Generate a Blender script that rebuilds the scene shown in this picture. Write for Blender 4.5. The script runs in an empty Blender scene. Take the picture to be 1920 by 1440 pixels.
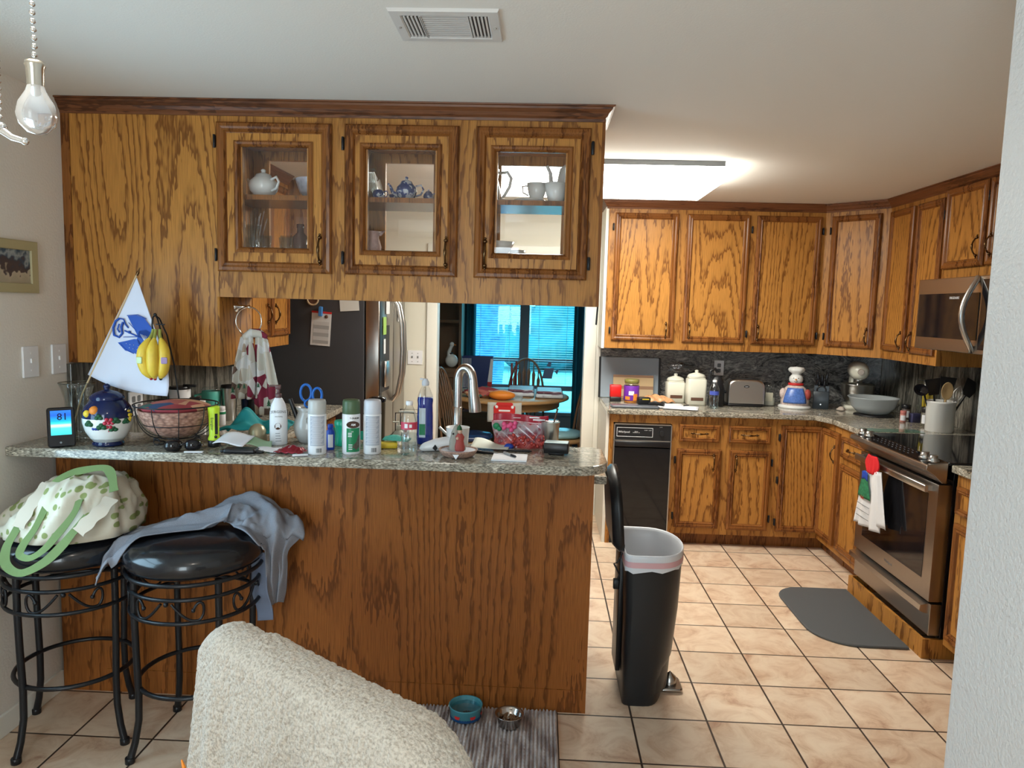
import bpy, bmesh, math, random
from mathutils import Vector, Matrix, noise as mnoise
random.seed(7)
PI = math.pi
scn = bpy.context.scene
COL = scn.collection

# ---------------------------------------------------------------- camera
cam_d = bpy.data.cameras.new('camera'); cam = bpy.data.objects.new('camera', cam_d); COL.objects.link(cam)
F_ = Vector((-0.03709808, 0.99380293, -0.10478297)); R_ = Vector((0.998834, 0.04011747, 0.02685587)); U_ = Vector((-0.03089307, 0.10366449, 0.99413243))
m = Matrix.Identity(4)
for i in range(3):
    m[i][0] = R_[i]; m[i][1] = U_[i]; m[i][2] = -F_[i]
m.translation = Vector((1.9695, -2.8498, 1.6503))
cam.matrix_world = m
cam_d.sensor_fit = 'HORIZONTAL'; cam_d.sensor_width = 36; cam_d.lens = 36 * 1369.27 / 1920
cam_d.clip_start = 0.05; cam_d.clip_end = 100
scn.camera = cam
scn.cycles.transparent_max_bounces = 24
scn.view_settings.view_transform = 'Standard'; scn.view_settings.look = 'None'
scn.view_settings.exposure = 0.60; scn.view_settings.gamma = 1.0; scn.view_settings.use_curve_mapping = False

# ---------------------------------------------------------------- world and daylight
w = bpy.data.worlds.new('sky'); scn.world = w; w.use_nodes = True
bg = w.node_tree.nodes['Background']; bg.inputs[0].default_value = (0.30, 0.78, 1.0, 1); bg.inputs[1].default_value = 2.7

def area(name, loc, rot, sx, sy, power, col, kind='structure'):
    d = bpy.data.lights.new(name, 'AREA'); d.shape = 'RECTANGLE'; d.size = sx; d.size_y = sy; d.energy = power; d.color = col
    o = bpy.data.objects.new(name, d); COL.objects.link(o); o.location = loc; o.rotation_euler = rot
    return o
# daylight lamps: unseen rear window added for fill, left window, sky outside dining window
area('daylight', (1.25, -5.05, 1.25), (PI/2, 0, 0), .9, 2.1, 35, (0.99, 0.97, 0.97))
area('daylight', (-0.10, -0.97, 1.32), (PI/2, 0, -PI/2), 0.95, 1.05, 11, (0.66, 0.80, 1.0))
area('daylight', (1.76, 8.2, 3.4), (math.radians(62), 0, PI), 3.0, 2.0, 150, (0.45, 0.85, 1.0))

# ---------------------------------------------------------------- materials
MATS = {}
def newmat(name):
    mt = bpy.data.materials.new(name); mt.use_nodes = True
    nt = mt.node_tree; b = nt.nodes['Principled BSDF']; MATS[name] = mt
    return mt, nt, b
def mat(name, c, rough=0.5, metal=0.0, spec=0.5, trans=0.0, ior=1.45, emit=None, es=0, coat=0, bump=0, bs=200, mot=0, ms=8, sheen=0):
    mt, nt, b = newmat(name)
    b.inputs['Base Color'].default_value = (*c, 1); b.inputs['Roughness'].default_value = rough; b.inputs['Metallic'].default_value = metal
    b.inputs['Specular IOR Level'].default_value = spec; b.inputs['Transmission Weight'].default_value = trans; b.inputs['IOR'].default_value = ior
    b.inputs['Coat Weight'].default_value = coat; b.inputs['Sheen Weight'].default_value = sheen
    if emit: b.inputs['Emission Color'].default_value = (*emit, 1); b.inputs['Emission Strength'].default_value = es
    N = nt.nodes.new; L = nt.links.new
    tc = N('ShaderNodeTexCoord')
    nz = N('ShaderNodeTexNoise'); L(tc.outputs['Object'], nz.inputs['Vector'])
    if mot:
        nz.inputs['Scale'].default_value = ms; nz.inputs['Detail'].default_value = 3
        mx = N('ShaderNodeMixRGB'); mx.blend_type = 'MULTIPLY'; mx.inputs[0].default_value = 1; mx.inputs[1].default_value = (*c, 1)
        mr = N('ShaderNodeMapRange'); mr.inputs[3].default_value = 1 - mot; mr.inputs[4].default_value = 1 + mot; L(nz.outputs[0], mr.inputs[0]); L(mr.outputs[0], mx.inputs[2]); L(mx.outputs[0], b.inputs['Base Color'])
    if bump:
        n2 = N('ShaderNodeTexNoise'); n2.inputs['Scale'].default_value = bs; n2.inputs['Detail'].default_value = 2; L(tc.outputs['Object'], n2.inputs['Vector'])
        bp = N('ShaderNodeBump'); bp.inputs['Strength'].default_value = min(1, bump); bp.inputs['Distance'].default_value = 0.006 if name == 'wall_texture' else 0.002
        L(n2.outputs[0], bp.inputs['Height']); L(bp.outputs[0], b.inputs['Normal'])
    return mt

def ramp(nt, stops):
    r = nt.nodes.new('ShaderNodeValToRGB'); e = r.color_ramp.elements
    e[0].position = stops[0][0]; e[0].color = (*stops[0][1], 1); e[1].position = stops[-1][0]; e[1].color = (*stops[-1][1], 1)
    for p, c in stops[1:-1]:
        k = e.new(p); k.color = (*c, 1)
    return r
def mth(nt, op, a, b=None, c=None):
    n = nt.nodes.new('ShaderNodeMath'); n.operation = op
    for i, v in enumerate((a, b, c)):
        if v is None: continue
        if isinstance(v, (int, float)): n.inputs[i].default_value = v
        else: nt.links.new(v, n.inputs[i])
    return n.outputs[0]

def oak(name, light, dark, bands=36, sx=2.2, sz=0.36, rough=0.36, horiz=False, lin=7.0, seed=0.0):
    mt, nt, b = newmat(name); N = nt.nodes.new; L = nt.links.new
    tc = N('ShaderNodeTexCoord'); oi = N('ShaderNodeObjectInfo')
    mp = N('ShaderNodeMapping'); L(tc.outputs['Object'], mp.inputs[0])
    mp.inputs['Scale'].default_value = (sz, sx, sx) if horiz else (sx, sx, sz)
    mp.inputs['Location'].default_value = (seed, seed * .7, seed * 1.3)
    W = mth(nt, 'MULTIPLY', oi.outputs['Random'], 61.0)
    n1 = N('ShaderNodeTexNoise'); n1.noise_dimensions = '4D'; n1.inputs['Scale'].default_value = 1.0; n1.inputs['Detail'].default_value = 1.6; n1.inputs['Roughness'].default_value = 0.35
    L(mp.outputs[0], n1.inputs['Vector']); L(W, n1.inputs['W'])
    # small jagged wobble on the growth lines
    m2 = N('ShaderNodeMapping'); L(tc.outputs['Object'], m2.inputs[0]); m2.inputs['Scale'].default_value = (14, 90, 90) if horiz else (90, 90, 14)
    n2 = N('ShaderNodeTexNoise'); n2.inputs['Scale'].default_value = 1.0; n2.inputs['Detail'].default_value = 1; L(m2.outputs[0], n2.inputs['Vector'])
    sep = N('ShaderNodeSeparateXYZ'); L(tc.outputs['Object'], sep.inputs[0])
    v = mth(nt, 'MULTIPLY', n1.outputs[0], bands)
    v = mth(nt, 'ADD', v, mth(nt, 'MULTIPLY', n2.outputs[0], 0.9))
    v = mth(nt, 'ADD', v, mth(nt, 'MULTIPLY', sep.outputs[2 if horiz else 0], lin))
    fr = mth(nt, 'FRACT', v)
    mid = tuple(l * .7 + d * .3 for l, d in zip(light, dark))
    r = ramp(nt, [(0.0, dark), (0.10, dark), (0.24, mid), (0.42, light), (0.95, light), (1.0, dark)])
    L(fr, r.inputs[0])
    m3 = N('ShaderNodeMapping'); L(tc.outputs['Object'], m3.inputs[0]); m3.inputs['Scale'].default_value = (9, 420, 420) if horiz else (420, 420, 9)
    n3 = N('ShaderNodeTexNoise'); n3.inputs['Scale'].default_value = 1.0; n3.inputs['Detail'].default_value = 2; L(m3.outputs[0], n3.inputs['Vector'])
    pr = N('ShaderNodeMapRange'); pr.inputs[1].default_value = .3; pr.inputs[2].default_value = .6; pr.inputs[3].default_value = 0.68; pr.inputs[4].default_value = 1.08; L(n3.outputs[0], pr.inputs[0])
    mx = N('ShaderNodeMixRGB'); mx.blend_type = 'MULTIPLY'; mx.inputs[0].default_value = 1; L(r.outputs[0], mx.inputs[1]); L(pr.outputs[0], mx.inputs[2])
    L(mx.outputs[0], b.inputs['Base Color'])
    b.inputs['Roughness'].default_value = rough
    b.inputs['Specular IOR Level'].default_value = 0.24
    bp = N('ShaderNodeBump'); bp.inputs['Strength'].default_value = 0.12; bp.inputs['Distance'].default_value = 0.001; L(n3.outputs[0], bp.inputs['Height']); L(bp.outputs[0], b.inputs['Normal'])
    return mt
OAK = oak('oak', (0.46, 0.205, 0.045), (0.20, 0.075, 0.015))
OAKH = oak('oak_rail', (0.43, 0.19, 0.044), (0.22, 0.085, 0.018), bands=14, sx=4, sz=.8)
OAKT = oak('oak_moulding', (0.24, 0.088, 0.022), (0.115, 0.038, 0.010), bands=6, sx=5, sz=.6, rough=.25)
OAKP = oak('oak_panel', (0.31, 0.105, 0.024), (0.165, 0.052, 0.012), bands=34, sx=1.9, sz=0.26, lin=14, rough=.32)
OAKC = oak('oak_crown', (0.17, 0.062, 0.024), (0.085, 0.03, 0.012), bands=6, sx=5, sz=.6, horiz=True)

def granite(name, cols, scale, stretch=(1, 1, 1), dist=1.2, rough=0.12, speck=0.5):
    mt, nt, b = newmat(name); N = nt.nodes.new; L = nt.links.new
    tc = N('ShaderNodeTexCoord'); mp = N('ShaderNodeMapping'); L(tc.outputs['Object'], mp.inputs[0]); mp.inputs['Scale'].default_value = stretch
    n = N('ShaderNodeTexNoise'); n.inputs['Scale'].default_value = scale; n.inputs['Detail'].default_value = 7; n.inputs['Roughness'].default_value = .68; n.inputs['Distortion'].default_value = dist
    L(mp.outputs[0], n.inputs['Vector'])
    r = ramp(nt, cols); L(n.outputs[0], r.inputs[0])
    n2 = N('ShaderNodeTexNoise'); n2.inputs['Scale'].default_value = scale * 14; n2.inputs['Detail'].default_value = 3; L(mp.outputs[0], n2.inputs['Vector'])
    pr = N('ShaderNodeMapRange'); pr.inputs[1].default_value = .32; pr.inputs[2].default_value = .62; pr.inputs[3].default_value = 1 - speck; pr.inputs[4].default_value = 1.25; L(n2.outputs[0], pr.inputs[0])
    mx = N('ShaderNodeMixRGB'); mx.blend_type = 'MULTIPLY'; mx.inputs[0].default_value = 1; L(r.outputs[0], mx.inputs[1]); L(pr.outputs[0], mx.inputs[2])
    L(mx.outputs[0], b.inputs['Base Color']); b.inputs['Roughness'].default_value = rough
    return mt
GR_TOP = granite('granite_top', [(0.3, (.05, .05, .045)), (.39, (.20, .18, .14)), (.48, (.46, .42, .34)), (.55, (.24, .22, .18)), (.63, (.60, .56, .47))], 10, (.6, 1.3, 1.6), 1.2, .11, .75)
GR_BACK = granite('granite_dark', [(0.34, (.012, .012, .015)), (.43, (.10, .10, .10)), (.49, (.24, .23, .22)), (.535, (.05, .05, .055)), (.58, (.20, .195, .19)), (.70, (.42, .41, .38))], 3.4, (1, 1, 2.2), 2.8, .12, .25)
GR_SIDE = granite('granite_side', [(0.32, (.012, .012, .01)), (.46, (.10, .095, .08)), (.55, (.26, .24, .20)), (.66, (.08, .075, .07)), (.8, (.42, .4, .35))], 8, (1, 1.8, .22), .9, .12, .4)

def m_floor():
    mt, nt, b = newmat('floor_tile'); N = nt.nodes.new; L = nt.links.new
    tc = N('ShaderNodeTexCoord'); sp = N('ShaderNodeSeparateXYZ'); L(tc.outputs['Object'], sp.inputs[0])
    s = .3045
    fx = mth(nt, 'DIVIDE', mth(nt, 'SUBTRACT', sp.outputs[0], 2.3874 - 20 * s), s); fy = mth(nt, 'DIVIDE', mth(nt, 'SUBTRACT', sp.outputs[1], -0.0117 - 20 * s), s)
    def edge(f):
        q = mth(nt, 'FRACT', f); return mth(nt, 'MINIMUM', q, mth(nt, 'SUBTRACT', 1.0, q))
    e = mth(nt, 'MINIMUM', edge(fx), edge(fy))
    g = N('ShaderNodeMapRange'); g.inputs[1].default_value = .010; g.inputs[2].default_value = .016; L(e, g.inputs[0])
    cb = N('ShaderNodeCombineXYZ'); L(mth(nt, 'FLOOR', fx), cb.inputs[0]); L(mth(nt, 'FLOOR', fy), cb.inputs[1])
    wn = N('ShaderNodeTexWhiteNoise'); L(cb.outputs[0], wn.inputs['Vector'])
    va = N('ShaderNodeVectorMath'); va.operation = 'MULTIPLY_ADD'; L(wn.outputs['Color'], va.inputs[0]); va.inputs[1].default_value = (9, 9, 9); L(tc.outputs['Object'], va.inputs[2])
    n = N('ShaderNodeTexNoise'); n.inputs['Scale'].default_value = 7; n.inputs['Detail'].default_value = 6; n.inputs['Roughness'].default_value = .65; n.inputs['Distortion'].default_value = .8; L(va.outputs[0], n.inputs['Vector'])
    r = ramp(nt, [(.28, (.44, .25, .16)), (.42, (.64, .45, .31)), (.55, (.74, .57, .42)), (.75, (.80, .65, .49))]); L(n.outputs[0], r.inputs[0])
    hv = N('ShaderNodeMapRange'); hv.inputs[3].default_value = .9; hv.inputs[4].default_value = 1.06; L(wn.outputs['Value'], hv.inputs[0])
    m1 = N('ShaderNodeMixRGB'); m1.blend_type = 'MULTIPLY'; m1.inputs[0].default_value = 1; L(r.outputs[0], m1.inputs[1]); L(hv.outputs[0], m1.inputs[2])
    mx = N('ShaderNodeMixRGB'); L(g.outputs[0], mx.inputs[0]); mx.inputs[1].default_value = (.045, .028, .02, 1); L(m1.outputs[0], mx.inputs[2])
    L(mx.outputs[0], b.inputs['Base Color']); b.inputs['Roughness'].default_value = .38
    bp = N('ShaderNodeBump'); bp.inputs['Strength'].default_value = .5; bp.inputs['Distance'].default_value = .003; L(g.outputs[0], bp.inputs['Height']); L(bp.outputs[0], b.inputs['Normal'])
    return mt
FLOOR = m_floor()
WALL = mat('wall_paint', (.76, .71, .64), .7, bump=.5, bs=110)
WALLT = mat('wall_texture', (.67, .655, .64), .5, bump=.6, bs=120)
CEIL = mat('ceiling_paint', (.75, .72, .67), .9, bump=.25, bs=150)
CREAM = mat('cream_paint', (.72, .70, .60), .6)
TRIMW = mat('trim_white', (.80, .79, .72), .4)
WHITE = mat('white', (.82, .82, .82), .35)
WPL = mat('white_plastic', (.80, .81, .84), .3)
BLACK = mat('black', (.012, .012, .014), .35)
BLKG = mat('black_gloss', (.008, .008, .010), .06)
BLKM = mat('black_metal', (.014, .015, .018), .33, .3)
LEATH = mat('black_vinyl', (.010, .011, .014), .22, coat=.3)
STEEL = mat('steel', (.55, .54, .52), .28, 1.0)
CHROME = mat('chrome', (.8, .8, .8), .07, 1.0)
DSTEEL = mat('dark_steel', (.40, .37, .34), .30, 1.0)
BRASS = mat('brass', (.13, .075, .035), .25, 1.0)
FRDG = mat('fridge_side', (.045, .045, .050), .42, bump=.2, bs=400)
GREY = mat('grey', (.18, .19, .2), .5)
def glass(name, tint=(1, 1, 1), gl=.12, r=.02, ior=1.45):
    mt = bpy.data.materials.new(name); mt.use_nodes = True; nt = mt.node_tree; nt.nodes.clear(); N = nt.nodes.new; L = nt.links.new
    o = N('ShaderNodeOutputMaterial'); t = N('ShaderNodeBsdfTransparent'); t.inputs[0].default_value = (*tint, 1); g = N('ShaderNodeBsdfGlossy'); g.inputs['Roughness'].default_value = r
    fr = N('ShaderNodeLayerWeight'); fr.inputs[0].default_value = .5; mx = N('ShaderNodeMixShader')
    a = mth(nt, 'ADD', mth(nt, 'MULTIPLY', mth(nt, 'POWER', fr.outputs[1], 3.5), .7), .035 + gl * .12)
    L(a, mx.inputs[0]); L(t.outputs[0], mx.inputs[1]); L(g.outputs[0], mx.inputs[2]); L(mx.outputs[0], o.inputs[0]); MATS[name] = mt
    return mt
PANE = glass('window_glass', (1, 1, 1), 0, .01)
CLEAR = glass('clear_plastic', (.93, .95, .96), .25, .06, 1.5)
JARG = glass('clear_glass', (.90, .93, .93), .2, .02, 1.5)

# ---------------------------------------------------------------- mesh builder
class MB:
    def __init__(s): s.v = []; s.f = []; s.sm = []; s.mi = []; s.k = 0
    def add(s, vs, fs, smooth=False, M=None):
        b = len(s.v)
        for q in vs:
            q = Vector(q); s.v.append(M @ q if M else q)
        for q in fs: s.f.append([b + i for i in q]); s.sm.append(smooth); s.mi.append(s.k)
        return s
    def box(s, x0, x1, y0, y1, z0, z1, M=None):
        vs = [(x, y, z) for z in (z0, z1) for y in (y0, y1) for x in (x0, x1)]
        return s.add(vs, [(0, 2, 3, 1), (4, 5, 7, 6), (0, 1, 5, 4), (2, 6, 7, 3), (0, 4, 6, 2), (1, 3, 7, 5)], False, M)
    def rbox(s, x0, x1, y0, y1, z0, z1, r=.005, M=None, seg=3, ax=2, smooth=True):
        """box with rounded edges along axis ax and small chamfers at its ends"""
        rng = [(x0, x1), (y0, y1), (z0, z1)]; a, b = [i for i in range(3) if i != ax]
        (a0, a1), (b0, b1), (c0, c1) = rng[a], rng[b], rng[ax]
        r = min(r, (a1 - a0) / 2.01, (b1 - b0) / 2.01); ch = min(r * .4, (c1 - c0) / 3)
        def loop(ins, c):
            out = []
            for (ca, cb, t0) in ((a1 - r, b1 - r, 0), (a0 + r, b1 - r, 1), (a0 + r, b0 + r, 2), (a1 - r, b0 + r, 3)):
                for i in range(seg + 1):
                    t = (t0 + i / seg) * PI / 2; rr = r - ins
                    p = [0, 0, 0]; p[a] = ca + rr * math.cos(t); p[b] = cb + rr * math.sin(t); p[ax] = c; out.append(p)
            return out
        ls = [loop(ch, c0), loop(0, c0 + ch), loop(0, c1 - ch), loop(ch, c1)]
        n = len(ls[0]); vs = [q for l in ls for q in l]; fs = []
        for k in range(3):
            for i in range(n): j = (i + 1) % n; fs.append((k * n + i, k * n + j, (k + 1) * n + j, (k + 1) * n + i))
        s.add(vs, fs, smooth, M); s.add(ls[0], [tuple(range(n))[::-1]], False, M); s.add(ls[3], [tuple(range(n))], False, M)
        return s
    def lathe(s, prof, c=(0, 0, 0), n=24, M=None, smooth=True, sx=1, sy=1, a0=0, a1=2 * PI, wob=None):
        full = abs(a1 - a0 - 2 * PI) < 1e-6; m_ = n if full else n + 1; vs = []; fs = []
        for r, z in prof:
            for i in range(m_):
                t = a0 + (a1 - a0) * i / n; rr = r * (wob(t, z) if wob else 1)
                vs.append((c[0] + rr * sx * math.cos(t), c[1] + rr * sy * math.sin(t), c[2] + z))
        for k in range(len(prof) - 1):
            for i in range(n):
                j = (i + 1) % m_ if full else i + 1
                fs.append((k * m_ + i, k * m_ + j, (k + 1) * m_ + j, (k + 1) * m_ + i))
        s.add(vs, fs, smooth, M)
        if full:
            if prof[0][0] > 1e-4: s.add(vs[:n], [tuple(range(n))[::-1]], False, M)
            if prof[-1][0] > 1e-4: s.add(vs[-n:], [tuple(range(n))], False, M)
        return s
    def cyl(s, c, r, h, n=20, M=None, r2=None, ax=2):
        r2 = r if r2 is None else r2
        if ax != 2:
            A = Matrix.Translation(c) @ (Matrix.Rotation(PI / 2, 4, 'Y') if ax == 0 else Matrix.Rotation(-PI / 2, 4, 'X')); M = M @ A if M else A; c = (0, 0, 0)
        e = min(r, h) * .08
        return s.lathe([(r - e, 0), (r, e), (r2, h - e), (r2 - e, h)], c, n, M)
    def sphere(s, c, r, n=14, M=None, sx=1, sy=1, sz=1):
        return s.lathe([(r * math.sin(PI * k / (n // 2 + 2)), -r * sz * math.cos(PI * k / (n // 2 + 2))) for k in range(n // 2 + 3)], c, n, M, True, sx, sy)
    def tube(s, pts, r, n=8, closed=False, M=None, caps=True):
        P = [Vector(q) for q in pts]; m_ = len(P); vs = []; fs = []
        rs = r if isinstance(r, (list, tuple)) else [r] * m_
        up = None
        for i in range(m_):
            if closed: d = (P[(i + 1) % m_] - P[i - 1])
            else: d = P[min(i + 1, m_ - 1)] - P[max(i - 1, 0)]
            d.normalize()
            if up is None:
                up = Vector((0, 0, 1)) if abs(d.z) < .9 else Vector((1, 0, 0))
            u = up - d * up.dot(d)
            if u.length < 1e-4: u = d.orthogonal()
            u.normalize(); up = u; w_ = d.cross(u)
            for k in range(n):
                t = 2 * PI * k / n; vs.append(P[i] + (u * math.cos(t) + w_ * math.sin(t)) * rs[i])
        for i in range(m_ if closed else m_ - 1):
            j = (i + 1) % m_
            for k in range(n): l = (k + 1) % n; fs.append((i * n + k, i * n + l, j * n + l, j * n + k))
        s.add(vs, fs, True, M)
        if caps and not closed: s.add(vs[:n], [tuple(range(n))[::-1]], False, M); s.add(vs[-n:], [tuple(range(n))], False, M)
        return s
    def prism(s, poly, z0, z1, M=None):
        n = len(poly); vs = [(x, y, z0) for x, y in poly] + [(x, y, z1) for x, y in poly]
        fs = [tuple(range(n))[::-1], tuple(range(n, 2 * n))] + [(i, (i + 1) % n, n + (i + 1) % n, n + i) for i in range(n)]
        return s.add(vs, fs, False, M)
    def ring(s, x0, x1, z0, z1, prof, M=None, back=True):
        """mitred frame in the xz plane facing -y; prof = (inset, protrusion towards -y)"""
        vs = []; fs = []
        for d, h in prof: vs += [(x0 + d, -h, z0 + d), (x1 - d, -h, z0 + d), (x1 - d, -h, z1 - d), (x0 + d, -h, z1 - d)]
        for k in range(len(prof) - 1):
            for i in range(4): j = (i + 1) % 4; fs.append((k * 4 + i, k * 4 + j, k * 4 + 4 + j, k * 4 + 4 + i))
        return s.add(vs, fs, False, M)
    def grid(s, fn, nu, nv, M=None, th=0, closed=False):
        vs = [fn(i / nu, j / nv) for j in range(nv + 1) for i in range(nu + 1)]
        fs = [(j * (nu + 1) + i, j * (nu + 1) + i + 1, (j + 1) * (nu + 1) + i + 1, (j + 1) * (nu + 1) + i) for j in range(nv) for i in range(nu)]
        return s.add(vs, fs, True, M)
    def build(s, name, mats, parent=None, bevel=0, subd=0, solid=0, weld=False, soff=0):
        me = bpy.data.meshes.new(name); me.from_pydata([tuple(q) for q in s.v], [], s.f); me.update()
        if not isinstance(mats, (list, tuple)): mats = [mats]
        for q in mats: me.materials.append(q)
        me.polygons.foreach_set('use_smooth', s.sm); me.polygons.foreach_set('material_index', s.mi)
        if weld:
            bm = bmesh.new(); bm.from_mesh(me); bmesh.ops.remove_doubles(bm, verts=bm.verts, dist=1e-5); bm.to_mesh(me); bm.free()
        o = bpy.data.objects.new(name, me); COL.objects.link(o)
        if parent: o.parent = parent
        if solid: q = o.modifiers.new('th', 'SOLIDIFY'); q.thickness = solid; q.offset = soff
        if bevel: q = o.modifiers.new('bv', 'BEVEL'); q.width = bevel; q.segments = 2; q.limit_method = 'ANGLE'; q.angle_limit = .6
        if subd: q = o.modifiers.new('sd', 'SUBSURF'); q.levels = subd; q.render_levels = subd
        return o

def thing(name, label, cat, loc=(0, 0, 0), rz=0, group=None):
    o = bpy.data.objects.new(name, None); COL.objects.link(o); o.location = loc; o.rotation_euler = (0, 0, rz); o.empty_display_size = .05
    o['label'] = label; o['category'] = cat
    if group: o['group'] = group
    return o
def tag(o, label, cat, group=None, loc=None, rz=None):
    o['label'] = label; o['category'] = cat
    if group: o['group'] = group
    if loc is not None: o.location = loc
    if rz is not None: o.rotation_euler = (0, 0, rz)
    return o
def struct(name, mb, mt, **k):
    o = mb.build(name, mt, **k); o['kind'] = 'structure'; return o
def copy_thing(r, loc, rz=None, label=None, group=None):
    c = r.copy(); COL.objects.link(c); c.location = loc
    if rz is not None: c.rotation_euler = (0, 0, rz)
    if label: c['label'] = label
    if group: c['group'] = group
    def kids(a, b):
        for ch in list(a.children):
            d = ch.copy(); COL.objects.link(d); d.parent = b; kids(ch, d)
    kids(r, c); return c
def text_mesh(txt, size, M=None, bend=None, ext=.0003, mb=None, sx=1.0, align='CENTER', bold=0):
    """text in the xz plane facing -y, centred on x=0; bend=(radius) wraps it round a vertical cylinder"""
    cu = bpy.data.curves.new('t', 'FONT'); cu.body = txt; cu.size = size; cu.align_x = align; cu.extrude = ext; cu.resolution_u = 2; cu.offset = bold
    ob = bpy.data.objects.new('t', cu); COL.objects.link(ob); dg = bpy.context.evaluated_depsgraph_get(); dg.update()
    me = bpy.data.meshes.new_from_object(ob.evaluated_get(dg)); vs = []
    for q in me.vertices:
        x, y, z = q.co.x * sx, -q.co.z, q.co.y
        if bend: a = x / bend; r = bend - y; vs.append((r * math.sin(a), -r * math.cos(a), z))
        else: vs.append((x, y, z))
    mb = mb or MB(); mb.add(vs, [tuple(p.vertices) for p in me.polygons], False, M)
    bpy.data.objects.remove(ob); bpy.data.meshes.remove(me); bpy.data.curves.remove(cu); return mb
def patch(r, x0, x1, z0, z1, n=8, mb=None, M=None, e=.0004):
    """thin label wrapped round a vertical cylinder of radius r, centred on -y; x is arc length"""
    mb = mb or MB()
    return mb.grid(lambda u, v: ((r + e) * math.sin((x0 + (x1 - x0) * u) / r), -(r + e) * math.cos((x0 + (x1 - x0) * u) / r), z0 + (z1 - z0) * v), n, 1, M)
def T(x=0, y=0, z=0): return Matrix.Translation((x, y, z))
def RZ(a): return Matrix.Rotation(a, 4, 'Z')
def RX(a): return Matrix.Rotation(a, 4, 'X')
def RY(a): return Matrix.Rotation(a, 4, 'Y')
def arc(c, r, a0, a1, n, pl='xy', ry=None):
    ry = ry or r; out = []
    for i in range(n + 1):
        t = a0 + (a1 - a0) * i / n; a, b = r * math.cos(t), ry * math.sin(t)
        out.append((c[0] + a, c[1] + b, c[2]) if pl == 'xy' else (c[0] + a, c[1], c[2] + b) if pl == 'xz' else (c[0], c[1] + a, c[2] + b))
    return out

# ---------------------------------------------------------------- room shell
H = 2.44
struct('floor', MB().box(-.1, 5.2, -5.1, 6.3, -.05, 0), FLOOR)
struct('ceiling', MB().box(-.1, 5.2, -5.2, 6.1, H, H + .05), CEIL)
wl = MB().box(-.1, 0, -5.1, -1.45, 0, H); wl.box(-.1, 0, -.5, 6.0, 0, H); wl.box(-.1, 0, -1.45, -.5, 0, .8); wl.box(-.1, 0, -1.45, -.5, 1.85, H)
struct('wall_left', wl, WALL)
bw = MB().box(0, 1.1, 2.93, 3.05, 0, H); bw.box(2.40, 5.1, 2.93, 3.05, 0, H); bw.box(1.1, 2.40, 2.93, 3.05, 2.08, H)
struct('wall_back', bw, CREAM)
struct('wall_right', MB().box(4.64, 4.76, -1.47, 2.93, 0, H), WALL)
nr = MB().box(2.853, 2.98, -5.1, -1.35, 0, H)
struct('wall_near_right', nr, WALLT, bevel=.008)
struct('wall_side', MB().box(2.98, 4.76, -1.47, -1.35, 0, H), WALLT)
rw = MB().box(0, .75, -5.1, -5.0, 0, H); rw.box(1.75, 2.853, -5.1, -5.0, 0, H); rw.box(.75, 1.75, -5.1, -5.0, 0, .12); rw.box(.75, 1.75, -5.1, -5.0, 2.35, H)
struct('wall_rear', rw, WALL)
struct('baseboard_left', MB().box(0, .012, -5.0, 0, 0, .085), TRIMW, bevel=.003)
struct('trim_1', MB().rbox(1.065, 1.15, 2.908, 3.06, 0, 2.13, .008), TRIMW)
struct('trim_2', MB().rbox(2.315, 2.41, 2.908, 3.06, 0, 2.13, .008).box(2.41, 2.445, 2.92, 2.929, 0, 2.13), TRIMW)
struct('trim_3', MB().rbox(1.15, 2.315, 2.908, 3.06, 2.06, 2.13, .008, ax=0), TRIMW)
# dining room
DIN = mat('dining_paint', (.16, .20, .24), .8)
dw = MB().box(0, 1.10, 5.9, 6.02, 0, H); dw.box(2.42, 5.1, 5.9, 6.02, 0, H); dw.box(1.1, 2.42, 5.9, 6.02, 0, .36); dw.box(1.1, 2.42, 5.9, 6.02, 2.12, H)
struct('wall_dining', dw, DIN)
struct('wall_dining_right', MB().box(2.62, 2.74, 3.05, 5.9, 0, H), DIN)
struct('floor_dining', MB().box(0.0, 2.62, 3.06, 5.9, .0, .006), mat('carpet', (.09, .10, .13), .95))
# ---------------------------------------------------------------- kitchen cabinets
def bail(mb, x, z, vert=True, L_=.095, y=-.022):
    """brass bail pull standing off a door whose face is at y"""
    pts = []
    for i in range(13):
        t = i / 12; a = (t - .5) * L_; d = .026 * math.sin(PI * t) ** .6 if 0 < t < 1 else 0
        pts.append((x, y - d, z + a) if vert else (x + a, y - d, z))
    mb.tube(pts, [.0042 if abs(i - 6) > 1 else .0062 for i in range(13)], 8)
    for sg in (-1, 1):
        c = (x, y - .003, z + sg * L_ / 2) if vert else (x + sg * L_ / 2, y - .003, z)
        mb.sphere(c, .0085, 8)
        c = (x, y - .001, z + sg * (L_ / 2 + .012)) if vert else (x + sg * (L_ / 2 + .012), y - .001, z)
        mb.sphere(c, .005, 8)
def hinge(mb, x, z, y=-.006):
    mb.box(x - .006, x + .006, y - .008, y + .006, z - .022, z + .022)
    mb.cyl((x, y - .010, z - .026), .005, .052, 8)
DP = [(0, 0), (0, .016), (.006, .022), (.018, .024), (.026, .020), (.034, .023), (.040, .014), (.044, .012)]
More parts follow.
